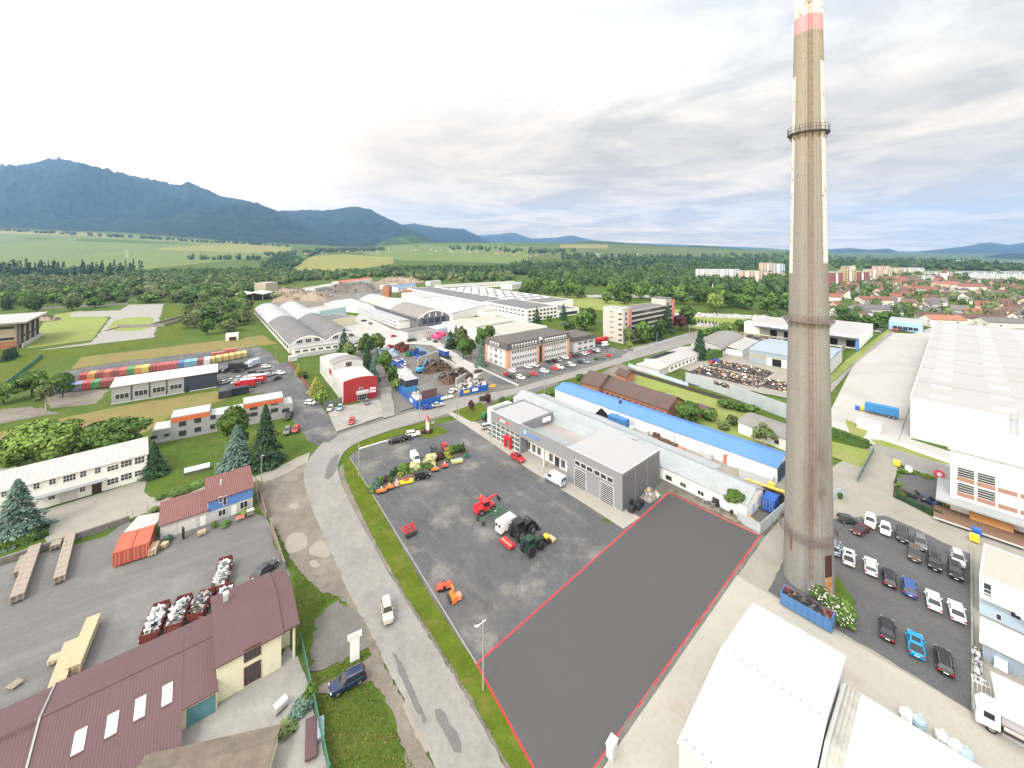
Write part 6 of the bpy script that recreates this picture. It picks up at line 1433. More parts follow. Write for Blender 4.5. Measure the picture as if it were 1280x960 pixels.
for a in (
    ('hatch', 'green', 1061, 651, -20, 'dark green hatchback parked crosswise next to the chimney, farthest corner'), ('sedan', 'maroon', 1076, 663, -155, 'dark maroon saloon parked crosswise next to the dark green hatchback'),
    ('suv', 'white', 1088, 653, 226, 'white car at the left end of the far row'), ('hatch', 'white', 1107, 662.5, 226, 'small white hatchback, second in the far row'), ('suv', 'dark', 1128, 670.5, 226, 'dark grey car, third in the far row'), ('suv', 'grey', 1151, 680, 226, 'grey car, fourth in the far row'),
    ('suv', 'brown', 1143, 693.5, 226, 'grey brown car in the second row facing the road'), ('suv', 'black', 1168, 704.5, 226, 'black car beside the grey brown car'), ('suv', 'silver', 1197.5, 700, 226, 'silver car at the right wall of the car park'), ('suv', 'black', 1194, 715.5, 226, 'black car behind the silver car at the wall'),
    ('suv', 'ice', 1044, 686, 50, 'pale blue car half hidden behind the chimney'), ('coupe', 'white', 1061, 698, 50, 'white car with a dark glass roof beside the chimney'), ('suv', 'white', 1088.5, 710, 50, 'white car, second from the chimney in the middle row'), ('wagon', 'black', 1111.5, 723.5, 50, 'black estate car in the middle row'),
    ('suv', 'blue', 1137, 736, 48, 'dark blue off road car in the middle row'), ('sedan', 'white', 1167, 752, 48, 'white saloon beside the dark blue off road car'), ('sedan', 'white', 1196, 765.5, 48, 'white saloon at the right end of the middle row'),
    ('sedan', 'black', 1109, 788, 48, 'black saloon at the left end of the front row'), ('coupe', 'cyan', 1145, 808, 48, 'bright blue sporty car in the front row'), ('wagon', 'black', 1180, 828, 48, 'black estate with roof rails at the right end of the front row'),
): car(*a, gp)
gp = 'cars in the dealership yard'
for a in (
    ('sedan', 'black', 495, 551.5, 20, 'black car at the left end of the trio by the sign pylon', gp), ('sedan', 'black', 505.5, 548, 20, 'middle black car of the trio by the sign pylon', gp), ('suv', 'white', 516, 543.5, 20, 'white car of the trio by the sign pylon', gp),
    ('wagon', 'dark', 544.5, 564, -55, 'dark estate car behind the red leaved shrub', gp), ('hatch', 'red', 557, 560, -60, 'red hatchback behind the planting bed', gp), ('coupe', 'red', 647, 573, -48, 'red car with a black glass roof before the showroom', gp),
    ('wagon', 'silver', 609.5, 533.5, 25, 'silver estate car on the apron by the white annex', gp), ('hatch', 'silver', 617, 539, 25, 'silver hatchback close to the showroom corner', gp), ('jeep', 'black', 527.5, 596, 25, 'small black off road car with white roof beside the planting bed', gp),
    ('jeep', 'beige', 484, 767, -66, 'beige boxy off road car driving down the road'), ('wagon', 'navy', 435, 853, 212, 'navy estate car with roof rails parked on the grass'), ('sedan', 'dark', 331, 713, 70, 'dark car half hidden behind the maroon roof'),
    ('suv', 'dark', 1141, 619.5, -60, 'dark grey car in the little hedged lot', None), ('sedan', 'navy', 1160.5, 626.5, -75, 'dark blue saloon in the little hedged lot', None),
    ('hatch', 'red', 439.5, 527, -75, 'red hatchback alone on the cracked concrete pad'), ('hatch', 'silver', 413, 511, -80, 'silver hatchback at the left end of the concrete pad'), ('hatch', 'ice', 425, 510, -75, 'pale blue grey hatchback on the concrete pad'), ('hatch', 'grey', 458.5, 503, -60, 'grey hatchback at the entrance of the red fronted office'),
    ('hatch', 'white', 388, 504, -10, 'white hatchback alone on the dark side road'), ('suv', 'dark', 361, 521, -80, 'dark car at the end of the grey office'), ('wagon', 'grey', 359, 539, -70, 'grey estate beside the tall spruce'), ('hatch', 'red', 370, 537, -75, 'red hatchback beside the tall spruce'),
    ('hatch', 'royal', 534, 509.5, 25, 'blue hatchback on the road along the blue fence'), ('sedan', 'silver', 547, 506.5, 25, 'silver saloon on the road behind the blue hatchback'), ('suv', 'green', 606, 499, 15, 'dark off road pickup like car driving on the far road'), ('sedan', 'dark', 597.5, 464.5, 38, 'dark saloon on the lane beside the mansard office'),
    ('sedan', 'white', 565.5, 489, 80, 'white car at the scrap yard gate'),
): car(*a)
gp = 'cars on the lot by the container row'
for i, (k, c, px, py, a) in enumerate((('sedan', 'dark', 274, 464.5, 80), ('suv', 'dark', 283, 463.5, 80), ('hatch', 'white', 332.5, 458.5, 10), ('hatch', 'silver', 281, 478, 75), ('sedan', 'silver', 290.5, 475.5, 60), ('hatch', 'silver', 300, 473, 40), ('sedan', 'silver', 296.5, 478, 60), ('suv', 'grey', 309, 472, 95), ('hatch', 'white', 317.5, 470.5, 40), ('wagon', 'black', 317, 465.5, 20), ('hatch', 'dark', 325, 467, 80), ('sedan', 'grey', 335, 464.5, 110), ('sedan', 'silver', 337.5, 468.5, 60), ('hatch', 'white', 350.5, 466.5, -10), ('hatch', 'dark', 346, 473, 70), ('sedan', 'black', 297, 464, 15))):
    lb = ['dark saloon beside the dark blue hall, nearest its corner', 'dark car next to the black tarpaulin truck', 'white hatchback near the lot gate', 'silver hatchback nearest the dark blue hall', 'silver saloon behind the red and white truck, left one', 'silver hatchback in the middle of the lot', 'silver saloon in front of the silver hatchback', 'grey car above the red and white truck', 'white hatchback above the red and white truck', 'black estate below the white box van', 'dark hatchback in the lot centre', 'grey saloon at the right of the lot', 'silver saloon below the grey saloon', 'white hatchback on the lot driveway', 'dark hatchback on the lot driveway', 'black saloon in front of the black tarpaulin truck'][i]
    car(k, c, px, py, a, lb, gp)
gp = 'cars in the office car park'
offc = [('hatch', 'red', 634, 469), ('sedan', 'black', 639, 471), ('suv', 'white', 651, 472.5), ('hatch', 'red', 667, 468), ('suv', 'white', 680.5, 464.5), ('hatch', 'red', 694, 461), ('suv', 'white', 699.5, 459.5), ('sedan', 'grey', 709, 457.5), ('suv', 'white', 714, 456.5), ('hatch', 'dark', 726, 453), ('sedan', 'ice', 731, 452.5), ('sedan', 'grey', 752.5, 447), ('hatch', 'red', 761, 445),
        ('suv', 'white', 640.5, 464), ('suv', 'white', 660, 459), ('sedan', 'white', 668.5, 457), ('sedan', 'black', 686, 452.5), ('suv', 'black', 692, 451.5), ('sedan', 'silver', 697, 450.5), ('suv', 'white', 706.5, 447.5), ('hatch', 'red', 711, 446.5), ('sedan', 'black', 716, 445.5), ('sedan', 'dark', 720.5, 444.5), ('sedan', 'grey', 724.5, 443.5), ('sedan', 'white', 728.5, 442.5), ('sedan', 'silver', 732, 441.5), ('hatch', 'red', 736.5, 440.8), ('sedan', 'navy', 741, 439.8), ('suv', 'white', 745.5, 438.8)]
ordn = ['first', 'second', 'third', 'fourth', 'fifth', 'sixth', 'seventh', 'eighth', 'ninth', 'tenth', 'eleventh', 'twelfth', 'thirteenth', 'fourteenth', 'fifteenth', 'sixteenth']
for i, (k, c, px, py) in enumerate(offc):
    row = 'roadside row' if i < 13 else 'row along the office'; n = i if i < 13 else i - 13
    car(k, c, px, py, (-42 if i < 13 else 132) + rv.uniform(-4, 4), f'{CN.get(c, c)} car, {ordn[n]} from left in the {row}, office car park', gp)
misc = [('sedan', 'black', 455, 401, 'dark car before the long white factory annex'), ('sedan', 'green', 463, 404.5, 'dark green car before the long white factory annex'), ('suv', 'black', 513, 426, 'black car before the white gatehouse'), ('sedan', 'dark', 518, 425, 'dark grey car beside the black car at the gatehouse'), ('hatch', 'white', 530, 425.5, 'white hatchback at the gatehouse door'), ('sedan', 'grey', 536, 424, 'grey saloon right of the gatehouse'), ('sedan', 'black', 544, 427, 'black saloon in front of the pink tarpaulin'), ('hatch', 'red', 492, 420.5, 'red car on the narrow lane beside the green patch'),
        ('sedan', 'white', 485, 432, 'white car among the wrecks in the scrap yard'), ('sedan', 'white', 482, 436, 'second white car among the wrecks in the scrap yard'), ('hatch', 'red', 488, 433, 'red car among the wrecks in the scrap yard'), ('wagon', 'silver', 505, 457.5, 'silver estate inside the scrap yard beside the blue tarpaulins'), ('hatch', 'red', 890, 453.5, 'red car by the block shaped hedge'), ('sedan', 'royal', 894.5, 450.5, 'blue car by the block shaped hedge'), ('sedan', 'dark', 756, 413, 'dark car left of the slab block'), ('sedan', 'blue', 704, 405.5, 'blue car near the factory entrance'), ('sedan', 'navy', 1129, 413.5, 'navy car in front of the light blue store'), ('hatch', 'red', 1119, 412.5, 'red car in front of the light blue store'), ('sedan', 'silver', 1096, 414.5, 'silver car on the perimeter road'), ('suv', 'dark', 1099, 413, 'dark car on the perimeter road'),
        ('sedan', 'navy', 964, 412.5, 'navy car at the meadow end lot'), ('hatch', 'red', 960, 414, 'red car at the meadow end lot')]
for k, c, px, py, lb in misc: car(k, c, px, py, rv.choice((40, -50, 130)) + rv.uniform(-6, 6), lb)
# ---------------------------------------------------------------- vans and lorries
BIGW = wheel_mesh(.48, .30)
def van_model():
    t = thing('delivery_van', 'van', 'van'); m = MB()
    def rg(x, w, z0, z1): return [(x, -w * .97, z0), (x, -w, z0 + .5), (x, -w * .93, z1 - .15), (x, -w * .82, z1), (x, w * .82, z1), (x, w * .93, z1 - .15), (x, w, z0 + .5), (x, w * .97, z0)]
    loft(m, [rg(-2.8, .95, .4, 2.5), rg(-2.7, .99, .32, 2.58), rg(.9, .99, .3, 2.6), rg(1.3, .98, .3, 2.5), rg(2.0, .96, .3, 1.42), rg(2.65, .92, .32, 1.15), rg(2.85, .8, .4, .85)])
    m.build('body', PAINT, t)
    MB().poly([(2.03, -.82, 1.45), (2.03, .82, 1.45), (1.36, .76, 2.42), (1.36, -.76, 2.42)]).build('windscreen', CGL, t)
    for s in (-1, 1): MB().obox((1.05, s * .965, 1.4), 1.0, .06, .65).build('side_window', CGL, t); MB().obox((2.7, s * .66, .8), .2, .36, .2).build('headlight', LAMP, t); MB().obox((-2.8, s * .86, .9), .08, .16, .7).build('tail_light', TAIL, t); MB().obox((1.55, s * 1.1, 1.4), .12, .22, .3).build('mirror', PLAS, t)
    for s in (-.46, .46): MB().obox((-2.81, s, 1.5), .04, .7, .6).build('rear_window', CGL, t)
    for x in (-1.75, 1.85):
        for s in (-1, 1): ob('wheel', WHEEL, t, (x, s * .88, .34))
    MB().obox((0, 0, .25), 5.5, 1.99, .14).build('skirt', PLAS, t)
    return t
VAN = van_model()
def van(px, py, ang, col, label, sc=1.0):
    p = G(px, py, 1.0); return reuse(VAN, USED, (p.x, p.y, .01 + LAYER[0]), R(ang), label, None, sc, col)
van(519, 573.5, -58, (.80, .80, .79, 1), 'small white van behind the planting bed', .82)
van(694, 600, 133, (.42, .48, .54, 1), 'silver blue van parked before the workshop doors')
van(635, 656, 43, (.82, .82, .81, 1), 'white van beside the black tractor')
van(757, 431, 40, (.80, .80, .79, 1), 'white van beside the red fire engine')
def lorry(name, label, px, py, ang, cabcol, boxes, L, cab=True, zc=1.2, group=None):
    p = G(px, py, zc); t = thing(name, label, 'lorry', (p.x, p.y, .01 + LAYER[0]), R(ang), group)
    MB().box(-L / 2, L / 2, -1.1, 1.1, .75, 1.0).build('chassis', PLAS, t)
    if cab:
        m = MB(); c = L / 2
        loft(m, [[(x, -w, z0), (x, -w, z1 - .1), (x, -w + .12, z1), (x, w - .12, z1), (x, w, z1 - .1), (x, w, z0)] for x, w, z0, z1 in ((c - 2.0, 1.2, .7, 2.75), (c - .7, 1.2, .6, 2.8), (c - .1, 1.18, .5, 2.0), (c, 1.1, .5, 1.1))])
        k = m.build('cab', PAINT, t); k.color = cabcol
        MB().poly([(c - .04, -1.0, 1.75), (c - .04, 1.0, 1.75), (c - .58, .95, 2.65), (c - .58, -.95, 2.65)]).build('windscreen', CGL, t)
        for s in (-1, 1): MB().obox((c - 1.1, s * 1.2, 1.65), .9, .04, .75).build('side_window', CGL, t); MB().obox((c - .02, s * .8, .75), .1, .3, .2).build('headlight', LAMP, t)
    for nm, x0, x1, z0, z1, mt in boxes: MB().box(x0, x1, -1.25, 1.25, z0, z1).build(nm, mt, t)
    for x in ([-L / 2 + 1.1, -L / 2 + 2.3] if L > 7.5 else [-L / 2 + 1.3]) + ([L / 2 - 1.3] if cab else []):
        for s in (-1, 1): ob('wheel', BIGW, t, (x, s * 1.02, .48))
    return t
TARPB = M('blue_tarpaulin', (.03, .07, .28), .6, var=.08); TARPW = M('white_tarpaulin', (.72, .72, .72), .6, var=.05); TARPK = M('black_tarpaulin', (.02, .02, .022), .6, var=.1); REDT = M('lorry_red', (.42, .02, .025), .5, var=.08, sc=.5)
lorry('tarpaulin_lorry', 'lorry with black tarpaulin at the edge of the container lot', 298, 460, 12, COL['dark'], [('tarpaulin', -4, 1.8, 1.0, 3.5, TARPK)], 8)
lorry('box_lorry', 'white cab box lorry with pale blue load box near the lot gate', 315.5, 456, 255, COL['white'], [('load_box', -3.4, 1.3, 1.0, 3.4, PBLUE)], 7)
lorry('red_lorry', 'red and white lorry with lettered trailer beside the grey office', 307, 482, 205, COL['red'], [('load_box', -3.6, 2.0, 1.0, 3.6, REDT), ('roof', -3.62, 2.02, 3.604, 3.68, TARPW)], 8.2)
t = lorry('lorry_trailer', 'red and white trailer coupled behind the red lorry', 321, 476.5, 205, COL['red'], [('load_box', -3.6, 3.4, 1.0, 3.6, REDT), ('roof', -3.62, 3.42, 3.604, 3.68, TARPW)], 7.4, False)
m = MB(); 
for s in (-1, 1):
    for k in range(6): m.box(-2.4 + k * .8, -1.8 + k * .8, s * 1.28 - .01, s * 1.28 + .01, 2.2, 2.7)
m.build('lettering', TARPW, t)
lorry('tarpaulin_lorry', 'long blue tarpaulin trailer with white roof in the concrete works lane', 555, 444, -50, COL['royal'], [('tarpaulin', -6, 3.4, 1.0, 3.7, TARPB), ('roof', -6.05, 3.45, 3.704, 3.8, TARPW)], 12.2, False)
lorry('tarpaulin_lorry', 'bright blue curtain trailer parked in the pale logistics yard', 1102, 516.5, 133, COL['blue'], [('tarpaulin', -4.4, 4.4, 1.0, 3.6, M('bright_blue_tarp', (.03, .17, .38), .5, var=.06))], 8.6, False)
lorry('fire_engine', 'red fire engine in front of the slab block', 750, 427, 40, COL['red'], [('equipment_box', -4, 1.8, 1.0, 3.2, REDT)], 8)
lorry('fire_engine', 'second red engine behind the white van at the slab block', 754.5, 425.5, 40, COL['red'], [('equipment_box', -4, 1.8, 1.0, 3.0, REDT)], 8)
t = lorry('flatbed_lorry', 'white flatbed lorry with a brown loading floor at the right bottom edge', 1274, 917, 137, COL['white'], [('loading_floor', -3.4, 1.35, 1.1, 1.25, M('brown_loading_floor', (.22, .12, .08), .8, var=.1))], 7.2)
for s in (-1, 1): MB().box(-3.4, 1.35, s * 1.25 - .03, s * 1.25 + .03, 1.26, 1.65).build('side_board', LGREY, t)
YEL = M('crane_yellow', (.60, .42, .08), .5, var=.06)
t = lorry('crane_lorry', 'yellow mobile crane half hidden behind the chimney', 972, 622, -55, (.6, .42, .08, 1), [('crane_body', -3, .8, 1.0, 1.9, PLAS)], 8.2)
MB().cyl((-2, 0, 2.4), (4.0, .2, 3.1), .35, .35, 6).cyl((-7, -.2, 2.0), (-2, 0, 2.4), .28, .28, 6).build('boom', YEL, t); MB().obox((-1.6, .8, 1.9), 1.5, 1.0, 1.4).build('crane_cab', YEL, t)
# ---------------------------------------------------------------- farm machines on the dealer's yard
BLK = M('machine_black', (.015, .016, .018), .4, var=.1); MRED = M('machine_red', (.55, .025, .03), .45, var=.08); MGRN = M('machine_green', (.02, .14, .05), .5, var=.1); MORG = M('machine_orange', (.70, .17, .03), .5, var=.08); MYEL = M('machine_yellow', (.75, .50, .03), .5, var=.08)
def big_wheel(r, w, rim): 
    m = MB(); m.cyl((0, -w / 2, 0), (0, w / 2, 0), r, r, 20); m.cyl((0, -w / 2 - .02, 0), (0, w / 2 + .02, 0), r * .58, r * .58, 14, 1)
    for k in range(20):
        a = 2 * math.pi * k / 20; m.obox((r * math.cos(a), 0, r * math.sin(a) - .05), .1, w, .1)
    return m.mesh('wheel', [TYRE, rim])
def tractor(label, px, py, ang, s, bodym, rim):
    p = G(px, py, 1.0); t = thing('tractor', label, 'tractor', (p.x, p.y, .01 + LAYER[0]), R(ang)); t.scale = (s, s, s)
    m = MB(); loft(m, [[(x, -w, z0), (x, -w, z1 - .12), (x, -w + .15, z1), (x, w - .15, z1), (x, w, z1 - .12), (x, w, z0)] for x, w, z0, z1 in ((-.1, .5, .75, 1.9), (1.3, .48, .75, 1.8), (2.2, .42, .8, 1.6), (2.35, .32, .9, 1.35))]); m.box(-1.9, 0, -.45, .45, .7, 1.3); m.build('bonnet', bodym, t)
    for x, r, w in ((-1.1, .92, .6), (1.6, .68, .5)):
        me = big_wheel(r, w, rim)
        for sd in (-1, 1): ob('wheel', me, t, (x, sd * .95, r))
    m = MB(); b, tp = ((-1.7, .1), (-1.5, -.05)); 
    for sd in (-1, 1):
        for xb, xt in ((b[0], tp[0]), (b[1], tp[1])): m.cyl((xb, sd * .75, 1.3), (xt, sd * .68, 2.75), .05)
    m.obox((-.8, 0, 2.75), 1.75, 1.5, .14); ck = m.build('cab', bodym, t)
    MB().xprism([(-.70, 1.35), (.70, 1.35), (.64, 2.74), (-.64, 2.74)], -1.62, -.02).build('cab_glass', CGL, t)
    for sd in (-1, 1): MB().xprism([(sd * .7, 1.9), (sd * 1.25, 1.9), (sd * 1.25, 1.98), (sd * .7, 1.98)], -1.9, -.3).build('mudguard', bodym, t)
    return t
t = tractor('large black tractor with front loader beside the white van', 652, 665, 42, 1.22, BLK, RIM)
MB().tube([(-.2, -.6, 1.7), (1.8, -.6, 2.1), (2.9, -.6, 1.1)], .09).tube([(-.2, .6, 1.7), (1.8, .6, 2.1), (2.9, .6, 1.1)], .09).build('loader_arm', BLK, t); MB().xprism([(-1.1, 0), (1.1, 0), (1.1, .08), (-1.1, .08)], 2.9, 3.7).obox((2.95, 0, .0), .08, 2.2, .9).build('loader_bucket', BLK, t)
t = tractor('dark green tractor with front linkage, nearest the grey plot', 665, 684.5, 42, 1.05, M('machine_dark_green', (.01, .04, .018), .45, var=.1), BLK)
MB().tube([(1.9, -.4, 1.3), (2.7, -.4, 1.7), (3.2, -.4, .7)], .08).tube([(1.9, .4, 1.3), (2.7, .4, 1.7), (3.2, .4, .7)], .08).build('loader_arm', BLK, t)
def impl(name, label, px, py, ang, parts, z=.4):
    p = G(px, py, z); t = thing(name, label, 'farm machine', (p.x, p.y, .01 + LAYER[0]), R(ang))
    for nm, mb, mt in parts: mb.build(nm, mt, t)
    return t
impl('sprayer', 'yellow tank sprayer with a wooden crate in front of the dark green tractor', 684, 676.5, 42, [('tank', MB().ell((-.2, .1, 1.1), .6, .6, .5, 12, 8), MYEL), ('frame', MB().obox((0, 0, .15), 1.4, 1.6, .4).tube([(-.7, 0, .4), (-1.2, 0, .9)], .06), BLK), ('crate', MB().obox((.9, -.4, .1), .9, 1.6, .5), WOOD)])
rl = MB().cyl((0, -1.5, .5), (0, 1.5, .5), .32, .32, 14)
impl('power_harrow', 'red power harrow with roller behind the black tractor', 633.5, 682, 42, [('frame', MB().obox((.4, 0, .2), .9, 3.1, .55).obox((-.5, 0, .3), .2, 3.2, .5), MRED), ('roller', rl, M('roller_steel', (.30, .20, .14), .6, .4, var=.2)), ('tines', MB().obox((.45, 0, 0), .5, 2.9, .2), BLK)])
m = MB(); loft(m, [[(x, -w, z0), (x, -w, z1), (x, w, z1), (x, w, z0)] for x, w, z0, z1 in ((-2.6, .9, .7, 1.7), (-1.6, 1.0, .6, 1.6), (1.2, 1.0, .6, 1.3), (2.2, .9, .7, 1.2))])
cabm = MB().xprism([(-1.0, 1.3), (-.1, 1.3), (-.2, 2.4), (-.9, 2.4)], -.6, .7)
t = impl('telehandler', 'red telescopic handler with raised boom in the yard', 606, 635, 36, [('body', m, MRED), ('cab', cabm, CGL), ('cab_roof', MB().box(-.7, .8, -.95, -.1, 2.4, 2.5), MRED), ('boom', MB().cyl((-2.6, .3, 1.9), (2.4, .3, 2.3), .28, .24, 4).cyl((2.0, .3, 2.28), (3.5, .3, 2.4), .18, .18, 4), MRED), ('fork', MB().tube([(3.5, .3, 2.4), (3.9, .3, 1.2), (4.7, .3, 1.1)], .1).obox((3.9, .3, .9), .12, 1.3, .9), BLK)], 1)
wm = big_wheel(.62, .45, RIM)
for x in (-1.5, 1.5):
    for s in (-1, 1): ob('wheel', wm, t, (x, s * 1.0, .62))
impl('sweeper', 'small red sweeper attachment behind the telescopic handler', 603.5, 626.5, 36, [('hood', MB().xprism([(-.8, .2), (.8, .2), (.7, .8), (-.7, .8)], -.7, .5), MRED), ('arm', MB().tube([(.5, 0, .6), (1.1, 0, 1.0), (1.2, 0, .4)], .07), BLK), ('lamp', MB().obox((-.3, .3, .8), .3, .3, .6), MORG)])
m = MB(); m.tube([(-3.4, 0, .7), (3.4, 0, .9)], .1); m.tube([(-3, .0, .7), (-3.4, 1.0, .4)], .07); m.tube([(-3, 0, .7), (-3.4, -1.0, .4)], .07); m.tube([(0, -1.6, .8), (0, 1.6, .8)], .09); m.tube([(2, 0, .9), (3.2, .9, 1.4)], .07)
r = MB()
for cx, cy in ((-.2, 1.5), (-.2, -1.5), (1.6, .8), (1.6, -.8)):
    for k in range(8):
        a = 6.28 * k / 8; r.cyl((cx, cy, .75), (cx + 1.15 * math.cos(a), cy + 1.15 * math.sin(a), .55), .03, n=4); r.cyl((cx + 1.15 * math.cos(a), cy + 1.15 * math.sin(a), .55), (cx + 1.2 * math.cos(a), cy + 1.2 * math.sin(a), .1), .03, n=4)
t = impl('hay_tedder', 'green folded hay tedder between red handler and white van', 616.5, 645, 40, [('frame', m, MGRN), ('rotor', r, M('rotor_green', (.04, .16, .07), .5)), ('tines', MB().obox((.6, 0, .35), .5, .5, .6), RIM)])
sm = big_wheel(.36, .22, RIM)
for x, y in ((-3.4, 1.0), (-3.4, -1.0)): ob('wheel', sm, t, (x, y, .36))
m = MB()
for k in range(3): m.box(-1.1, 1.1, -1 + k * .9, -.85 + k * .9, .75, .95); 
m.box(-1.2, -1.0, -1.1, 1.1, .7, .95); m.box(1.0, 1.2, -1.1, 1.1, .7, .95)
for k in (-1, 1): m.box(k * .9 - .08, k * .9 + .08, -.1, .1, .9, 1.9)
tn = MB()
for k in range(9): tn.cyl((-1.1 + k * .27, -.9 + (k % 3) * .8, .8), (-1.1 + k * .27, -.7 + (k % 3) * .8, .05), .05, n=5)
impl('cultivator', 'red cultivator standing alone on the left of the dealer yard', 511, 665.5, 40, [('frame', m, MRED), ('tines', tn, BLK), ('roller', MB().cyl((-1.2, -1.3, .3), (1.2, -1.3, .3), .28, .28, 12), BLK)])
impl('flail_mower', 'red orange flail mower near the kerb, farther of the pair', 555, 735, 15, [('housing', MB().xprism([(-.6, .15), (.6, .15), (.5, .75), (-.3, .9)], -1.25, 1.25), M('mower_red', (.62, .08, .04), .5, var=.08)), ('headstock', MB().tube([(-.4, 0, .9), (0, .3, 1.3), (.4, 0, .9)], .07).obox((0, -.4, .2), .5, .4, .5), BLK), ('flap', MB().obox((0, -.66, .05), 2.4, .06, .35), BLK)])
impl('snow_blower', 'orange snow blower with a chute near the kerb, nearer of the pair', 566, 750, -60, [('housing', MB().xprism([(-.6, .1), (.4, .1), (.4, 1.0), (-.2, 1.1)], -.9, .9), MORG), ('chute', MB().tube([(-.1, .1, 1.0), (-.1, .1, 1.7), (-.5, .1, 2.0), (-.9, .1, 1.9)], .2, 8), MORG), ('auger', MB().cyl((-.85, -.55, .45), (.85, -.55, .45), .3, .3, 8), BLK), ('motor', MB().obox((.3, .9, .2), 1.0, .8, .7), M('mower_salmon', (.65, .22, .12), .5))])
bt = [(477, 615, 'orange mulcher with a white support arm, first along the planting bed', MORG, 2.2), (487, 610.5, 'orange mulcher standing second along the planting bed', MORG, 1.8), (544, 588, 'orange mulcher right of the little black off road car', MORG, 2.0), (556, 583.5, 'orange red mulcher next to the pale green mower', M('mower_red', (.62, .08, .04), .5), 1.7)]
for px, py, lb, mt, L_ in bt: impl('mulcher', lb, px, py, 22, [('housing', MB().xprism([(-.45, .1), (.45, .1), (.4, .6), (-.2, .8)], -L_ / 2, L_ / 2), mt), ('roller', MB().cyl((-L_ / 2, -.5, .2), (L_ / 2, -.5, .2), .16, .16, 10), BLK), ('headstock', MB().tube([(-.25, .1, .7), (0, .25, 1.3), (.25, .1, .7)], .06), LAMP)])
impl('mulcher', 'grey and orange implement third along the planting bed', 496, 607, 22, [('housing', MB().xprism([(-.5, .1), (.5, .1), (.4, .8), (-.3, .9)], -.6, .7), MORG), ('panel', MB().obox((-.1, -.6, .2), .8, .1, 1.2), LGREY), ('headstock', MB().tube([(-.3, .2, .8), (0, .3, 1.5), (.3, .2, .8)], .06), LAMP)])
impl('disc_mower', 'yellow disc mower with red guards along the planting bed', 508, 603, 22, [('housing', MB().xprism([(-.7, .15), (.7, .15), (.55, .55), (-.55, .6)], -1.6, 1.6), MYEL), ('guard', MB().obox((0, 0, .6), 1.2, .7, .2), MRED), ('headstock', MB().tube([(-1.2, 0, .6), (-.8, .2, 1.2)], .08), MRED)])
impl('disc_mower', 'pale green front mower with yellow skirt at the right end of the bed', 571, 577.5, 22, [('cover', MB().xprism([(-.8, .45), (.8, .45), (.7, .6), (-.7, .6)], -1.6, 1.6), M('mower_pale_green', (.25, .42, .22), .6)), ('skirt', MB().obox((0, -.82, .05), 3.2, .05, .5).obox((0, .82, .05), 3.2, .05, .5), M('skirt_ochre', (.45, .32, .12), .7))])
impl('disc_mower', 'dark green mower headstock beside the pale green mower', 583, 571, 22, [('frame', MB().tube([(-.9, 0, .3), (0, 0, 1.0), (.9, 0, .4)], .14).obox((0, 0, .1), .9, .8, .6), MGRN), ('headstock', MB().tube([(0, -.4, .6), (0, .3, 1.3)], .08), BLK)])
t = impl('round_baler', 'green round baler standing at the white annex', 606, 524, 40, [('bale_chamber', MB().cyl((0, -.9, 1.25), (0, .9, 1.25), 1.05, 1.05, 18), MGRN), ('frame', MB().box(.4, 2.2, -.5, .5, .5, .75).obox((0, 0, .3), 1.6, 2.3, .4), M('machine_dark_green', (.01, .04, .018), .45)), ('cover', MB().obox((-.3, 0, 2.1), 1.2, 1.9, .25), MGRN)])
for s in (-1, 1): ob('wheel', wm, t, (0, s * 1.2, .6))
# bicycles etc. left out: none in the photo
# ================================================================ containers
def container_mesh(name_, L, W, Hh):
    m = MB(); m.box(-L / 2, L / 2, -W / 2, W / 2, .12, Hh)
    return m
CONTM = M('container_paint', (1, 1, 1), .6, 0, var=.14, sc=.5, objcol=True, stripe=('X', .28, .9))
CONTR = M('container_roof', (1, 1, 1), .7, 0, var=.14, sc=.5, objcol=True)
def container_model(L):
    t = thing('shipping_container', 'container', 'container'); W, Hh = 2.44, 2.6
    m = MB(); m.box(-L / 2, L / 2, -W / 2, W / 2, .15, Hh - .05); m.build('body', CONTM, t)
    m = MB(); m.box(-L / 2 + .02, L / 2 - .02, -W / 2 + .02, W / 2 - .02, Hh - .048, Hh - .01); m.build('roof', CONTR, t)
    f = MB()
    for x in (-L / 2, L / 2):
        for y in (-W / 2, W / 2): f.obox((x * .995, y * .985, 0), .16, .16, Hh)
        f.obox((x * .995, 0, Hh - .14), .14, W, .14); f.obox((x * .995, 0, 0), .14, W, .16)
    for y in (-W / 2, W / 2): f.obox((0, y * .99, Hh - .12), L, .1, .12); f.obox((0, y * .99, 0), L, .1, .16)
    f.build('corner_frame', CONTR, t)
    for s in (-.6, .6):
        d = MB().obox((-L / 2 - .03, s, .18), .05, 1.14, 2.26); d.build('door', CONTR, t)
        MB().cyl((-L / 2 - .08, s - .25, .2), (-L / 2 - .08, s - .25, 2.4), .025).cyl((-L / 2 - .08, s + .25, .2), (-L / 2 - .08, s + .25, 2.4), .025).build('lock_bar', LGREY, t)
    return t
CT = container_model(6.06)
def container(p, ang, col, label, group=None, sc=None): return reuse(CT, USED, (p.x, p.y, LAYER[0] + .01), R(ang), label, group, sc, (*col, 1))
OR_, RD, GR, YL, BL, LB, WT, MR, OC, GY = (.42, .10, .045), (.30, .035, .035), (.05, .22, .08), (.55, .45, .10), (.03, .10, .30), (.13, .30, .45), (.6, .6, .6), (.22, .05, .05), (.50, .24, .06), (.20, .21, .22)
a0_, a1_ = G(140.5, 712), G(187.5, 697); u = (a1_ - a0_).normalized(); v = Vector((-u.y, u.x, 0)); ang = math.degrees(math.atan2(v.y, v.x))
for k, lb in enumerate(('orange red shipping container in the works yard, left of the pair', 'orange red shipping container in the works yard, right of the pair')):
    container(a0_ + u * (1.3 + k * 2.62) + v * 3.1, ang, (.40, .085, .05), lb)
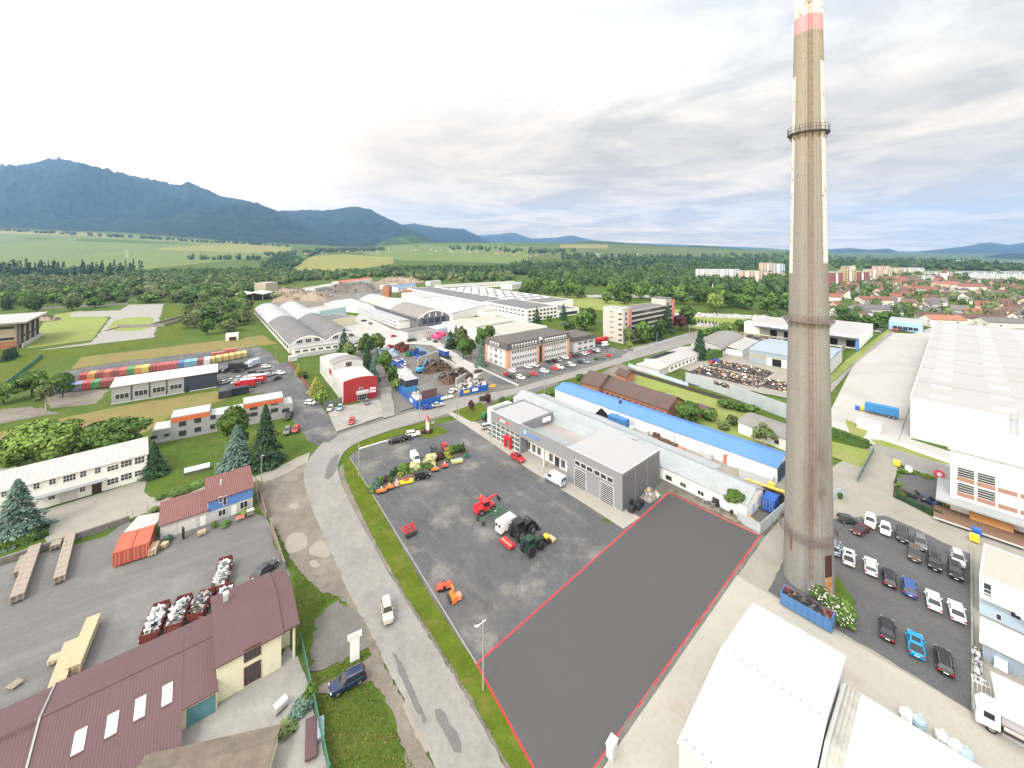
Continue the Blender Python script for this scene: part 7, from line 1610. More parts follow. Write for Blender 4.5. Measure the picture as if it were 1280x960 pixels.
cols = [RD, OC, MR, (.40, .12, .07), MR, (.45, .10, .06), GR, OC, YL, MR, (.35, .06, .06), (.36, .08, .08), (.34, .07, .07), (.10, .13, .26), LB, (.12, .30, .38), MR, WT]
cn = ['red', 'ochre', 'maroon', 'light red', 'maroon', 'orange red', 'green', 'ochre', 'yellow', 'maroon', 'red', 'pinkish red', 'red', 'grey blue', 'light blue', 'teal', 'maroon', 'white']
A, B_ = G(103, 477), G(258.5, 456.5); u = (B_ - A).normalized(); v = Vector((-u.y, u.x, 0)); ang = math.degrees(math.atan2(v.y, v.x))
for k, c in enumerate(cols): container(A.lerp(B_, k / (len(cols) - 1)) + v * 3, ang, c, f'{cn[k]} shipping container, {(ordn + ["seventeenth", "eighteenth"])[k]} from the left in the long back row', 'containers in the long back row')
A, B_ = G(75, 492), G(139, 484)
for k, (c, n_) in enumerate(((BL, 'dark blue'), (BL, 'blue'), ((.18, .19, .24), 'grey'), ((.40, .05, .05), 'bright red'), (GR, 'green'), (MR, 'maroon'), (MR, 'dark red'))): container(A.lerp(B_, k / 6) + v * 3, ang, c, f'{n_} shipping container, {ordn[k]} from the left in the short front row', 'containers in the short front row')
A, B_ = G(265, 455), G(305, 447.5)
for k in range(6): container(A.lerp(B_, k / 5) + v * 3, ang, (.42, .33, .12), f'ochre yellow container, {ordn[k]} from the left in the yellow row', 'yellow containers', (1, 1, .95))
container(G(272, 448.5) + v * 3, ang - 90, (.40, .13, .11), 'salmon container lying behind the yellow row, left'); container(G(288, 444) + v * 3, ang - 90, (.42, .14, .12), 'salmon container lying behind the yellow row, right')
p = G(298, 493); container(p, 38, (.02, .028, .045), 'dark blue container behind the grey office, right one', None, (1.15, 1, 1)); p = G(281, 497); container(p, 38, (.05, .055, .06), 'dark grey container with rusty roof behind the grey office', None, (.7, 1, 1))
container(G(773, 532), -49, (.05, .17, .40), 'blue container standing before the blue roofed hall', None, (1.1, 1, 1))
container(G(963, 637), 43, (.02, .09, .34), 'blue white roofed site cabin behind the chimney', None, (.62, 1, 1.05)); container(G(946, 604), -47, (.5, .52, .55), 'white office container by the blue roofed hall', None, (1.2, 1, 1))
container(G(366, 452), 40, (.6, .6, .6), 'white cabin on the lawn of the red fronted office', None, (.6, .8, 1))
# ================================================================ pallets, timber stacks
PALT = M('weathered_pallet', (.32, .275, .23), .95, var=.25, sc=1.5, stripe=('X', .3, .8)); PALF = M('fresh_timber', (.50, .41, .27), .9, var=.18, sc=1.5, stripe=('X', .3, .8))
PC = {}
def pallet_stack_mesh(n, mat):
    k = (n, mat.name)
    if k not in PC:
        m = MB(); q = random.Random(n)
        for i in range(n):
            z = i * .145; dx, dy = q.uniform(-.03, .03), q.uniform(-.03, .03)
            for j in range(5): m.box(-.6 + j * .25 + dx, -.4 + j * .25 + dx - .02, -.4 + dy, .4 + dy, z + .11, z + .135)
            for y in (-.35, 0, .35): m.box(-.6 + dx, .6 + dx, y - .05 + dy, y + .05 + dy, z, z + .105)
        PC[k] = m.mesh('pallet_stack', mat)
    return PC[k]
def pallet_row(p0, p1, n, cnt, mat, label, group, w=1.5):
    a, b = G(*p0), G(*p1); d = b - a; an = math.atan2(d.y, d.x); 
    for i in range(cnt):
        p = a.lerp(b, (i + .5) / cnt); o = ob('pallet_stack', pallet_stack_mesh(n, mat), None, (p.x, p.y, LAYER[0] + .01), an + rv.uniform(-.02, .02)); s = (d.length / cnt) / 1.22
        o.scale = (s, w, 1); tag(o, label, 'pallets', group)
pallet_row((21, 755), (44, 690), 8, 9, PALT, 'weathered stack of pallets in the long row left of the yard', 'long pallet row at the left', 2.0)
pallet_row((24, 722), (33, 700), 6, 3, PALT, 'weathered stack of pallets in the short row beside the stone wall', 'short pallet row at the left', 1.8)
pallet_row((74, 731), (88, 676), 8, 8, PALT, 'weathered stack of pallets in the second row from the left', 'second pallet row', 1.8)
pallet_row((69, 689), (74, 678), 6, 2, PALT, 'weathered stack of pallets at the stone wall', 'pallets at the stone wall', 1.8)
pallet_row((90, 848), (117, 782), 9, 9, PALF, 'fresh pale stack of pallets in the longer bright row', 'bright pallet row, longer', 2.0)
pallet_row((70, 870), (90, 812), 8, 7, PALF, 'fresh pale stack of pallets in the shorter bright row', 'bright pallet row, shorter', 2.0)
pallet_row((66, 834), (72, 824), 4, 1, PALF, 'low pale pallet stack beside the bright rows', None, 1.6)
pallet_row((190, 697), (195, 686), 8, 2, PALF, 'pallet stack beside the orange containers', 'pallets beside the orange containers', 1.4); pallet_row((203, 688), (208, 683), 5, 1, PALF, 'low pallet stack by the blue juniper', None, 1.4)
pallet_row((247, 671), (257, 667.5), 4, 2, PALF, 'wooden crate before the garage', 'crates before the garage', 1.2)
pallet_row((11, 865), (27, 853), 1, 2, PALT, 'flat pallet lying on the asphalt', 'flat pallets', 1.5)
# scrap filled skips
def heap_mesh(name, lx, ly, hz_, n, mats, seed, sz=(.5, 1.6), flat=.5):
    q = random.Random(seed); m = MB()
    nx, ny = 14, 8; b0 = 0
    for j in range(ny + 1):
        for i in range(nx + 1):
            u_, v_ = i / nx, j / ny; e = min(u_, 1 - u_, v_, 1 - v_) * 2; z = hz_ * (min(1, e * 2.2)) * q.uniform(.7, 1.05) * flat
            m.v.append((lx * (u_ - .5), ly * (v_ - .5), z))
    for j in range(ny):
        for i in range(nx): k = j * (nx + 1) + i; m.f.append((k, k + 1, k + nx + 2, k + nx + 1)); m.m.append(0)
    for i in range(n):
        x, y = q.uniform(-.48, .48) * lx, q.uniform(-.48, .48) * ly; e = min(.5 - abs(x / lx), .5 - abs(y / ly)) * 2
        z = hz_ * min(1, e * 2.2) * flat + q.uniform(0, .15) * hz_; c = Vector((x, y, z)); card(m, c, Vector((q.uniform(-.6, .6), q.uniform(-.6, .6), 1)), q.uniform(*sz) * .5, q, q.randrange(len(mats)))
    return m
ALU = [M('scrap_bright', (.55, .56, .57), .35, .4, var=.2), M('scrap_grey', (.25, .26, .27), .5, .4, var=.3), M('scrap_dark', (.05, .05, .055), .7, var=.2), M('scrap_white', (.7, .7, .7), .6, var=.1)]
RUSTS = [M('scrap_rust', (.10, .06, .042), .9, .1, var=.3), M('scrap_brown', (.15, .10, .07), .9, var=.3), M('scrap_black', (.045, .04, .04), .9, var=.2)]
BEI = [M('scrap_beige', (.40, .37, .30), .7, var=.2), ALU[1], ALU[2]]
def skip(label, p0, p1, w, h, mat, mats, seed, z=.35, n=170, inner=None, sz=(.5, 1.6)):
    a, b = P2(p0), P2(p1); L_ = (b - a).length; c = (a + b) / 2; t = thing('skip_container', label, 'skip', (c.x, c.y, LAYER[0] + .01), math.atan2(b.y - a.y, b.x - a.x))
    m = MB(); k = .08
    m.box(-L_ / 2, L_ / 2, -w / 2, w / 2, .1, .22); m.box(-L_ / 2, L_ / 2, -w / 2, -w / 2 + k, .22, h); m.box(-L_ / 2, L_ / 2, w / 2 - k, w / 2, .22, h); m.box(-L_ / 2, -L_ / 2 + k, -w / 2 + k, w / 2 - k, .22, h); m.box(L_ / 2 - k, L_ / 2, -w / 2 + k, w / 2 - k, .22, h + .3)
    for i in range(8):
        x = lerp(-L_ / 2 + .2, L_ / 2 - .2, i / 7)
        for s in (-1, 1): m.box(x - .05, x + .05, s * (w / 2 + .04) - .04, s * (w / 2 + .04) + .04, .2, h)
    m.build('body', mat, t)
    if inner: MB().box(-L_ / 2 + k + .01, L_ / 2 - k - .01, w / 2 - k - .03, w / 2 - k - .01, .23, h - .02).build('inner_wall', inner, t)
    hm_ = heap_mesh('load', L_ - .25, w - .25, h - .1, n, mats, seed, sz, .9); o = hm_.build('scrap', mats, t, (0, 0, .45)); o['kind'] = 'stuff'
    return t
SKR = M('skip_dark_red', (.14, .03, .025), .7, var=.2, sc=1)
skip('dark red skip heaped with silver scrap, leftmost behind the maroon roof', (186, 806), (202, 766), 2.3, 1.25, SKR, ALU, 1)
skip('dark red skip with long silver profiles, second behind the maroon roof', (216, 794), (231, 757), 2.2, 1.25, SKR, ALU[:2] + ALU[3:], 2)
skip('dark red skip with beige profile scrap, third behind the maroon roof', (243, 780), (259, 750), 2.2, 1.25, SKR, BEI, 3)
skip('dark red skip heaped with bright foil scrap, farthest from the long roof', (273, 744), (282, 708), 2.2, 1.25, SKR, ALU[3:] + ALU[:2], 4)
skip('second dark red skip of bright scrap close to the office house roof', (278, 772), (282, 744), 2.2, 1.25, SKR, ALU, 5)
skip('blue open skip with a red inside holding grey nets beside the chimney', (978, 753), (1042, 790), 2.3, 2.0, M('skip_blue', (.07, .17, .36), .6, var=.1, sc=.5), [M('net_dark', (.03, .03, .032), .9, var=.3), M('net_grey', (.09, .09, .09), .9, var=.3), RUSTS[1]], 6, n=60, inner=M('skip_inner_red', (.25, .055, .04), .7, var=.15))
# ================================================================ scrap yard, heaps, barriers
def heap(label, name, px, py, lx, ly, h, mats, ang, seed, n=260, sz=(.8, 2.6)):
    p = G(px, py); o = heap_mesh(name, lx, ly, h, n, mats, seed, sz, 1).build(name, mats, None, (p.x, p.y, LAYER[0]), R(ang)); tag(o, label, 'heap', kind='stuff')
heap('rust brown scrap heap behind the light blue excavator', 'scrap_heap', 543, 463, 14, 10, 3.6, RUSTS + [ALU[2]], 35, 11); heap('dark rusty scrap heap between concrete walls', 'scrap_heap', 570, 475, 15, 10, 3.6, RUSTS + ALU[1:3], 35, 12); heap('light mixed scrap heap behind the blue sheet fence', 'scrap_heap', 591, 487, 13, 9, 3.2, ALU + RUSTS[:2], 35, 13)
heap('grey rubble heap beyond the arched halls', 'rubble_heap', 380, 375, 60, 30, 9, [M('rubble_tan', (.26, .21, .16), .95, var=.3, sc=.1), M('rubble_grey', (.20, .18, .16), .95, var=.3)], 10, 14, 200, (1.5, 4)); heap('long dark rubble heap beyond the big arched factory', 'rubble_heap', 440, 366, 70, 30, 12, [M('rubble_dark', (.15, .135, .12), .95, var=.3, sc=.1), MATS['rubble_grey']], 10, 15, 240, (1.5, 4)); heap('brown earth heap at the wood edge', 'rubble_heap', 500, 353.5, 80, 26, 9, [MATS['rubble_tan'], MATS['rubble_grey']], 5, 16, 160, (1.5, 4))
heap('brown rubble heap behind the beige tower building', 'rubble_heap', 365, 367, 40, 20, 7, [MATS['rubble_tan'], RUSTS[1]], 5, 18, 120, (1.5, 4))
heap('pale rubble heap next to the sports hall', 'rubble_heap', 54, 401, 18, 10, 3.5, [MATS['rubble_tan'], RUSTS[1]], 20, 19, 80)
CBLK = M('concrete_block', (.38, .36, .32), .9, var=.12, sc=.4)
def wallseg(name, label, p0, p1, h, th, mat, cat='wall', z=0, posts=0, pmat=None, base=None):
    a, b = G(*p0), G(*p1); L_ = (b - a).length; t = thing(name, label, cat, (a.x, a.y, 0), math.atan2(b.y - a.y, b.x - a.x))
    MB().box(0, L_, -th / 2, th / 2, z - .1, h).build('panel', mat, t)
    if posts:
        n = max(1, int(L_ / posts)); 
        for i in range(min(n, 60) + 1): MB().box(-.06, .06, -th / 2 - .06, th / 2 + .06, -.1, h + .12).build('post', pmat or mat, t, (L_ * i / min(n, 60), 0, 0))
    return t
wallseg('barrier_wall', 'concrete wall between two rusty scrap heaps', (551, 455), (585, 471), 3.4, .6, CBLK); wallseg('barrier_wall', 'short concrete wall across the rusty heaps', (570, 483), (587, 473), 3.4, .6, CBLK); wallseg('barrier_wall', 'concrete wall behind the light mixed scrap heap', (576, 490), (598, 478), 3.4, .6, CBLK); wallseg('barrier_wall', 'concrete wall behind the excavator', (522, 457), (548, 447), 4, .6, CBLK)
SBLUE = M('scrap_fence_blue', (.02, .10, .36), .6, var=.1, sc=.4)
t = wallseg('sheet_fence', 'blue sheet fence of the scrap yard along the road', (575, 496.5), (610, 488.5), 2.8, .15, SBLUE, 'fence', 0, 3)
for x, c in ((1.6, MYEL), (5.5, WHITE), (14.0, MYEL)): MB().box(x, x + 2.6, -.14, -.08, 1.2, 2.3).build('sign_board', c, t)
t = wallseg('sheet_fence', 'blue sheet fence around the scrap yard office, road side', (521, 512), (554, 503), 3.0, .15, SBLUE, 'fence', 0, 3); MB().box(10, 13, -.14, -.08, 1.2, 2.3).build('sign_board', WHITE, t); MB().box(13.2, 15.5, -.14, -.08, 1.2, 2.2).build('sign_board', WHITE, t)
t = wallseg('sheet_fence', 'blue sheet fence around the scrap yard office, driveway side', (494.5, 487), (521, 512), 3.0, .15, SBLUE, 'fence', 0, 3); MB().box(18, 21, -.14, -.08, 1.0, 2.2).build('sign_board', WHITE, t)
b = Bld('site_office', 'two storey container office, dark blue above light blue, in the scrap yard', 'office', (507, 493), (522, 489.5), 5.5, 5.6); b.boxpart('lower_container', 0, b.L, 0, 5.5, -.1, 2.7, M('office_light_blue', (.06, .26, .52), .6, var=.06)); b.boxpart('upper_container', .05, b.L + .3, .1, 5.4, 2.75, 5.4, NAVY); b.boxpart('roof', -.05, b.L + .4, -.1, 5.6, 5.404, 5.6, LGREYR)
b = Bld('scrap_shelter', 'lean-to shelter with dark roof and red lattice wall in the scrap yard', 'shelter', (527, 503), (546, 498), 5, 4.2); MB().xprism([(0, 4.2), (5, 4.9), (5, 5.0), (0, 4.3)], 0, b.L).build('roof', GREYR, b.t); b.boxpart('lattice_wall', 0, b.L, .02, .1, 1.0, 4.15, M('lattice_red_grey', (.13, .07, .08), .7, var=.3, sc=2))
for x in (0, b.L - .15): b.boxpart('post', x, x + .15, 4.7, 4.85, -.1, 4.8, DKST)
heap('white bag pile inside the blue fence', 'bag_pile', 521, 499, 5, 4, 2.0, [ALU[3], M('bag_grey', (.5, .5, .48), .8)], 30, 21, 60, (.8, 1.8)); heap('white sacks beside the scrap yard office', 'bag_pile', 502, 470, 10, 7, 2.4, [ALU[3], MATS['bag_grey']], 30, 22, 70, (.8, 2)); heap('blue tarpaulin pile in the scrap yard', 'tarpaulin_pile', 497, 458, 9, 6, 2.6, [TARPB, PBLUE, WHITE], 30, 23, 40, (1.2, 2.4)); heap('faded blue wreck pile at the scrap yard edge', 'wreck_pile', 484, 446, 12, 6, 3.0, [STEELB, PBLUE, TARPB], 30, 24, 50, (1.2, 2.4))
for i, (px, py, c, lb) in enumerate(((513, 445, MGRN, 'green skip in the scrap yard skip row'), (518, 444, SBLUE, 'tall blue skip next to the green skip'), (527, 448, SBLUE, 'low blue skip nearest the excavator'), (500, 436, SKR, 'rust red skip in the scrap yard'), (506, 439, SKR, 'second rust red skip in the scrap yard'))):
    q1, q2 = (px - 4, py + 2), (px + 3, py - 2); skip(lb, q1, q2, 2.6, 2.6, c, RUSTS, 30 + i, n=30)
t = wallseg('sheet_fence', 'blue and white fence behind the skip row', (521, 437), (540, 448), 2.6, .2, STEELB, 'fence', 0, 4)
# excavator
EXB = M('excavator_blue', (.07, .28, .50), .5, var=.08)
p = G(526, 464, 1); t = thing('excavator', 'light blue scrap handling excavator with raised arm', 'excavator', (p.x, p.y, LAYER[0]), R(50))
MB().obox((0, -1, 0), 4, .6, .9).obox((0, 1, 0), 4, .6, .9).build('tracks', BLK, t); MB().obox((-.4, 0, 1.0), 3.4, 2.6, 1.4).build('house', EXB, t); MB().obox((1.0, .8, 1.4), 1.5, 1.1, 1.8).build('cab', CGL, t); MB().cyl((.8, -.3, 2.2), (3.4, -.3, 6.2), .3, .25, 6).cyl((3.4, -.3, 6.2), (5.6, -.3, 2.8), .22, .16, 6).build('arm', EXB, t); MB().ell((5.6, -.3, 2.3), .8, .8, .6, 8, 6).build('grab', BLK, t)
for px, py, lb in ((544, 420.5, 'bright pink tarpaulin covered boat shape, left one'), (550, 416.5, 'bright pink tarpaulin covered boat shape, right one')):
    p = G(px + 1, py + 2.5); t = MB().xprism([(-1.6, 0), (1.6, 0), (1.2, 1.6), (0, 2.2), (-1.2, 1.6)], -3.6, 3.6).build('covered_boat', M('pink_tarp', (.70, .06, .16), .5, var=.06), None, (p.x, p.y, LAYER[0]), R(-40)); tag(t, lb, 'covered boat')
p = G(564, 424); tag(MB().ell((0, 0, .6), 4, 2, .9, 12, 6).build('covered_boat', M('sky_tarp', (.12, .42, .62), .5), None, (p.x, p.y, 0), R(40)), 'sky blue cover beside the concrete yard spruces', 'cover')
p = G(873, 512 - 6); tag(MB().ell((0, 0, .5), 2.6, 1.1, .7, 12, 6).build('covered_boat', M('teal_cover', (.08, .38, .42), .5), None, (p.x - 9, p.y + 9, 0), R(-30)), 'teal covered boat on the garden lawn', 'covered boat')
# pipe and pallet yards: heaps of steel pieces
for px, py, lx, ly, sd in ((903, 470, 26, 14, 1), (885, 482, 22, 10, 2), (925, 462, 26, 12, 3), (955, 480, 24, 12, 4), (930, 478, 14, 8, 5), (938, 424, 34, 22, 6), (962, 417, 26, 16, 7)):
    heap('stacked rusty castings and timber in the steel yard', 'casting_stacks', px, py, lx, ly, 1.3, [RUSTS[2], RUSTS[1], ALU[1], RUSTS[0], RUSTS[2], ALU[2], WOOD, ALU[3], M('cast_orange', (.3, .12, .06), .8)], -48, 40 + sd, 420, (.6, 1.8))
heap('rows of graves and stones below the cemetery trees', 'gravestones', 905, 396, 150, 16, 1.6, [M('grave_grey', (.30, .29, .28), .8, var=.2), M('grave_pale', (.5, .49, .46), .8), M('grave_dark', (.1, .1, .1), .6), FLO], -12, 60, 420, (.9, 2.2)); heap('rows of graves and flowers along the garden edge', 'gravestones', 925, 410, 95, 14, 1.4, [MATS['grave_grey'], MATS['grave_pale'], M('roof_tan', (.4, .3, .2), .8), TARPB], -22, 61, 300, (1.0, 2.6)); heap('pale graves behind the slab block', 'gravestones', 800, 371, 130, 24, 1.4, [MATS['grave_grey'], MATS['grave_pale']], -3, 62, 200, (1.0, 2.4)); heap('grey building rubble by the town edge wood', 'rubble_heap', 720, 352, 90, 16, 3, [MATS['grave_grey'], MATS['grave_pale']], 0, 63, 120, (1.5, 3))
# ================================================================ fences and walls
GSH = M('grey_sheet_fence', (.36, .40, .42), .6, var=.08, sc=.4, stripe=('X', .4, .5))
wallseg('stone_wall', 'grey stone retaining wall at the top of the works yard', (-60, 726), (162, 652), 1.3, .5, STONE)
for i, px in enumerate((83, 104, 133, 159, 166, 184)): p = G(px, lerp(692, 640, (px - 83) / 101)); tag(MB().cyl((0, 0, -.2), (0, 0, 2.4), .04).build('fence_post', GALV, None, p), 'thin steel fence post behind the stone wall', 'post', 'fence posts behind the stone wall')
wallseg('sheet_fence', 'brown board fence beside the blue walled house', (320, 606), (333, 650), 1.7, .12, M('fence_brown', (.20, .15, .12), .9, var=.15), 'fence', 0, 3, GALV); wallseg('sheet_fence', 'brown board fence beyond the yard entrance', (338, 660), (356, 713), 1.7, .12, MATS['fence_brown'], 'fence', 0, 3, GALV)
GRF = M('green_fence', (.05, .14, .10), .6, var=.1)
t = wallseg('mesh_fence', 'tall green fence beside the navy estate car', (376, 806), (412, 975), 1.7, .08, GRF, 'fence', 0, 2.5); 
t = wallseg('pale_roadside_wall', 'white roadside wall before the slab block', (793, 440), (860, 419), 1.4, .2, LGREY, 'wall', 0, 6); wallseg('roadside_wall', 'pale mesh fence along the office lane', (579, 452), (648, 484), 1.2, .12, LGREY, 'fence', 0, 3); wallseg('roadside_wall', 'low pale wall along the office car park', (648, 484), (777, 446.5), .9, .15, CONCG, 'wall', 0, 4)
wallseg('sheet_fence', 'pale blue sheet fence before the white workshop', (786, 459), (860, 484), 1.9, .12, PBLUE, 'fence', 0, 4); wallseg('sheet_fence', 'tall grey sheet wall around the steel yard, left part', (857, 479), (892, 489), 5.0, .2, GSH, 'fence', 0, 5); wallseg('sheet_fence', 'low middle part of the grey sheet wall', (892, 489), (912, 496), 3.0, .2, GSH, 'fence', 0, 5); wallseg('sheet_fence', 'tall grey sheet wall around the steel yard, right part', (912, 496), (985, 524), 5.2, .2, GSH, 'fence', 0, 5)
wallseg('board_fence', 'dark weathered board fence behind the brown house', (786, 466), (910, 504), 1.9, .15, M('dark_board', (.06, .048, .042), .9, var=.2), 'fence', 0, 3)
wallseg('sheet_fence', 'grey gate panels at the corner of the plot', (922, 652), (950, 668), 2.3, .1, GSH, 'fence', 0, 3); wallseg('sheet_fence', 'grey sheet fence beside the site cabin', (950, 668), (984, 637), 2.3, .1, GSH, 'fence', 0, 3); wallseg('sheet_fence', 'pale sheet gate right behind the chimney', (1038, 625), (1056, 622), 2.4, .1, GSH, 'fence', 0, 2)
wallseg('car_park_wall', 'concrete edge wall at the right of the gravel car park', (1214, 684), (1216, 893), .5, .25, CONCG); t = wallseg('mesh_gate', 'green mesh gate at the yard entrance', (1072, 604), (1092, 566), 1.8, .06, M('mesh_green_grey', (.13, .20, .18), .7, var=.2), 'gate', 0, 2.5)
wallseg('mesh_fence', 'green mesh fence along the mown lawn at far left', (5, 484), (53, 446), 1.8, .06, M('mesh_green', (.06, .2, .15), .7), 'fence', 0, 4); wallseg('board_fence', 'red brown fence along the side road', (362, 455), (397, 500), 1.6, .1, M('fence_red', (.22, .06, .05), .8), 'fence', 0, 3); wallseg('board_fence', 'grey gate beside the concrete pad', (405, 510), (427, 503), 2.0, .1, GALV, 'fence', 0, 2.5); wallseg('concrete_fence', 'grey concrete fence before the twin arched halls', (361, 449), (420, 440), 2.0, .12, LGREY, 'fence', 0, 3); wallseg('concrete_fence', 'pale concrete fence along the wood edge', (52, 386.5), (160, 381), 2.2, .15, CONCG, 'fence', 0, 8)
wallseg('low_kerb', 'pale kerb at the upper edge of the dealer yard', (448, 562), (491, 549), .25, .4, WHITE, 'kerb'); wallseg('low_kerb', 'thin pale kerb along the grass verge', (437, 572), (596, 832), .2, .18, CONCG, 'kerb')
wallseg('low_kerb', 'pale kerb along the planting bed', (466, 617), (586, 565), .22, .2, CONCG, 'kerb')
# ================================================================ poles, signs, small things
def pole(name, label, px, py, h, r, mat, cat='pole', parts=(), rz=0):
    p = G(px, py); t = thing(name, label, cat, p, R(rz)); MB().cyl((0, 0, -.2), (0, 0, h), r, r * .62, 8).build('pole', mat, t)
    for nm, mb, mt in parts: mb.build(nm, mt, t)
    return t
POLEC = M('pole_concrete', (.27, .26, .24), .9, var=.1)
arm = lambda: MB().tube([(0, 0, 9.0), (-.7, .5, 9.25), (-1.2, .9, 9.2)], .05)
pole('street_lamp', 'tall grey street lamp at the corner of the grey plot', 604, 864, 9.4, .16, M('lamp_pole_grey', (.24, .24, .235), .7, var=.05), 'street lamp', [('lamp_arm', MB().tube([(.35, .25, 9.5), (0, 0, 9.35), (-.7, -.2, 9.1)], .045), LAMP), ('lamp_head', MB().ell((-.85, -.25, 9.05), .36, .16, .09, 10, 6), M('lamp_white', (.8, .8, .8), .4)), ('cap', MB().ell((0, 0, 9.42), .12, .12, .1), MATS['lamp_white'])])
pole('street_lamp', 'concrete lamp pole at the upper left of the dealer yard', 448.5, 597, 10.5, .17, POLEC, 'pole', [('lamp_head', MB().ell((.3, 0, 10.5), .4, .15, .1), GALV)])
for px, py, h, lb in ((524.5, 529, 9.5, 'grey pole on the verge near the sign pylon'), (571, 523, 9, 'leaning twin pole at the apron corner, left leg'), (573.5, 519, 9, 'twin pole at the apron corner, right leg'), (327, 609, 8, 'wooden pole at the brown board fence'), (645.5, 479, 9, 'lamp pole at the corner of the office car park'), (681, 494, 9.5, 'lamp pole beside the road near the switch box'), (734, 473, 9, 'lamp pole by the brown tiled house'), (69, 389, 14, 'pale mast on the wood edge'), (1, 394, 16, 'lighting mast at the far left edge'), (821, 433, 8, 'lamp pole on the grass before the slab block'), (862, 423, 9, 'lamp pole at the right end of the slab block'), (813, 446, 8, 'lamp pole across the road from the slab block'), (345, 449, 7, 'pole at the lot gate')):
    pole('lamp_pole', lb, px, py, h, .13, POLEC, 'pole', [('lamp_head', MB().ell((.4, 0, h), .45, .14, .1), GALV)])
p = G(1067, 329); tag(MB().cyl((0, 0, -1), (0, 0, 26), 3, 2.4, 10).build('distant_chimney', CONW, None, Vector(((1067 - 640) * 780 / F, 780, 0))), 'small grey chimney among the town blocks', 'chimney')
# sign pylon
p = G(534.5, 541.5); t = thing('sign_pylon', 'white sign pylon with red top field on the grass island', 'sign', p, R(-50))
MB().box(-.75, .75, -.2, .2, 0, 5.4).build('panel', M('pylon_white', (.72, .72, .72), .5), t); MB().box(-.76, .76, -.21, .21, 3.9, 5.5).build('red_field', SGR, t); m = MB(); m.box(-.45, .45, -.235, -.212, 4.75, 4.95); m.box(-.45, .1, -.235, -.212, 4.35, 4.55); m.box(-.4, .4, -.235, -.212, 4.05, 4.15); m.build('sign_emblem', FRW, t)
m = MB(); m.box(-.12, .12, -.225, -.21, .8, 3.4); m.build('sign_lettering', GREYW, t)
p = G(541, 536); t = thing('flag_frame', 'small steel notice frame beside the sign pylon', 'sign', p, R(30)); MB().cyl((-.6, 0, 0), (-.6, 0, 2.6), .05).cyl((.6, 0, 0), (.6, 0, 2.6), .05).tube([(-.6, 0, 2.6), (.6, 0, 2.6)], .05).build('frame', GALV, t); MB().box(-.55, .55, -.03, .03, 1.7, 2.5).build('panel', LGREY, t)
# white board on legs
p = G(443.5, 833); t = thing('notice_board', 'tall white blank board on two legs beside the navy estate car', 'sign', p, R(32))
for x in (-.55, .55): MB().cyl((x, 0, 0), (x, 0, 1.4), .05).build('leg', GALV, t)
MB().box(-.62, .62, -.1, .1, .9, 4.1).build('panel', TARPW, t); MB().box(-.95, .95, -.18, .18, 4.1, 4.75).build('head_panel', M('board_pale', (.62, .62, .60), .6), t)
# tank, grates, barrels on the court
p = G(350, 888); t = thing('steel_tank', 'small silver steel tank lying on the concrete court', 'tank', p, R(60)); MB().cyl((-.8, 0, .75), (.8, 0, .75), .6, .6, 18).build('tank', M('bright_steel', (.6, .6, .6), .3, .6), t)
for x in (-.5, .5): MB().obox((x, 0, 0), .15, 1.0, .3).build('leg', GALV, t)
p = G(389, 927); t = tag(MB().obox((0, 0, .05), 4.6, 1.3, .12).obox((0, 0, .17), 4.6, 1.2, .1).build('roof_sheet_stack', MAROON, None, (p.x, p.y, LAYER[0]), R(-64)), 'stack of maroon roof sheets lying by the green fence', 'roof sheets')
p = G(401, 915); tag(MB().obox((0, 0, .05), 2.4, .8, .3).build('crate', STEELB, None, (p.x, p.y, LAYER[0]), R(-64)), 'flat blue grey crate beside the maroon sheets', 'crate')
for i, (px, py) in enumerate(((801, 632), (797, 636), (789, 640), (787, 631))):
    p = G(px, py + 2); t = thing('waste_bin', ['black waste bin, farthest by the grey wall', 'black waste bin behind the front one', 'black waste bin, nearest the workshop corner', 'black waste bin leaning on the grey wall'][i], 'bin', (p.x, p.y, LAYER[0]), R(-45)); MB().obox((0, 0, .15), 1.2, 1.0, 1.0).build('body', PLAS, t); MB().xprism([(-.55, 1.15), (.55, 1.15), (.4, 1.4), (-.45, 1.3)], -.62, .62).build('lid', PLAS, t)
heap('broken concrete slabs piled at the grey workshop wall', 'slab_pile', 812, 623, 4.5, 3, 1.4, [CONCG, WOOD, CONW], 40, 70, 40, (.7, 1.6)); heap('grass and debris strip along the zinc roofed store', 'debris', 880, 634, 16, 1.6, .7, [DIRT, DRYGRASS, RUSTS[1]], -46, 71, 120, (.3, .8))
TOR = [(TYRE, 905, 638, 1.6, .35, 'big black tyre ring beside the fruit tree'), (M('orange_hose', (.50, .22, .10), .7), 903, 633, 2.1, .14, 'orange pipe coil around the black tyre'), (PLAS, 891, 634, 1.4, .2, 'black hose coil by the store wall'), (GALV, 884, 632, 1.2, .2, 'grey hose coil by the store wall')]
for mt, px, py, r, rr, lb in TOR:
    p = G(px, py); m = MB(); n, k = 24, 8
    for i in range(n):
        for j in range(k):
            a, b_ = 6.283 * i / n, 6.283 * j / k; m.v.append(((r + rr * math.cos(b_)) * math.cos(a), (r + rr * math.cos(b_)) * math.sin(a), rr + rr * math.sin(b_)))
    for i in range(n):
        for j in range(k): m.f.append((i * k + j, ((i + 1) % n) * k + j, ((i + 1) % n) * k + (j + 1) % k, i * k + (j + 1) % k)); m.m.append(0)
    o = m.build('pipe_coil', mt, None, (p.x, p.y, .1), 0, True); o.rotation_euler = (R(28 if 'orange' in lb else 8), 0, R(-40)); tag(o, lb, 'coil')
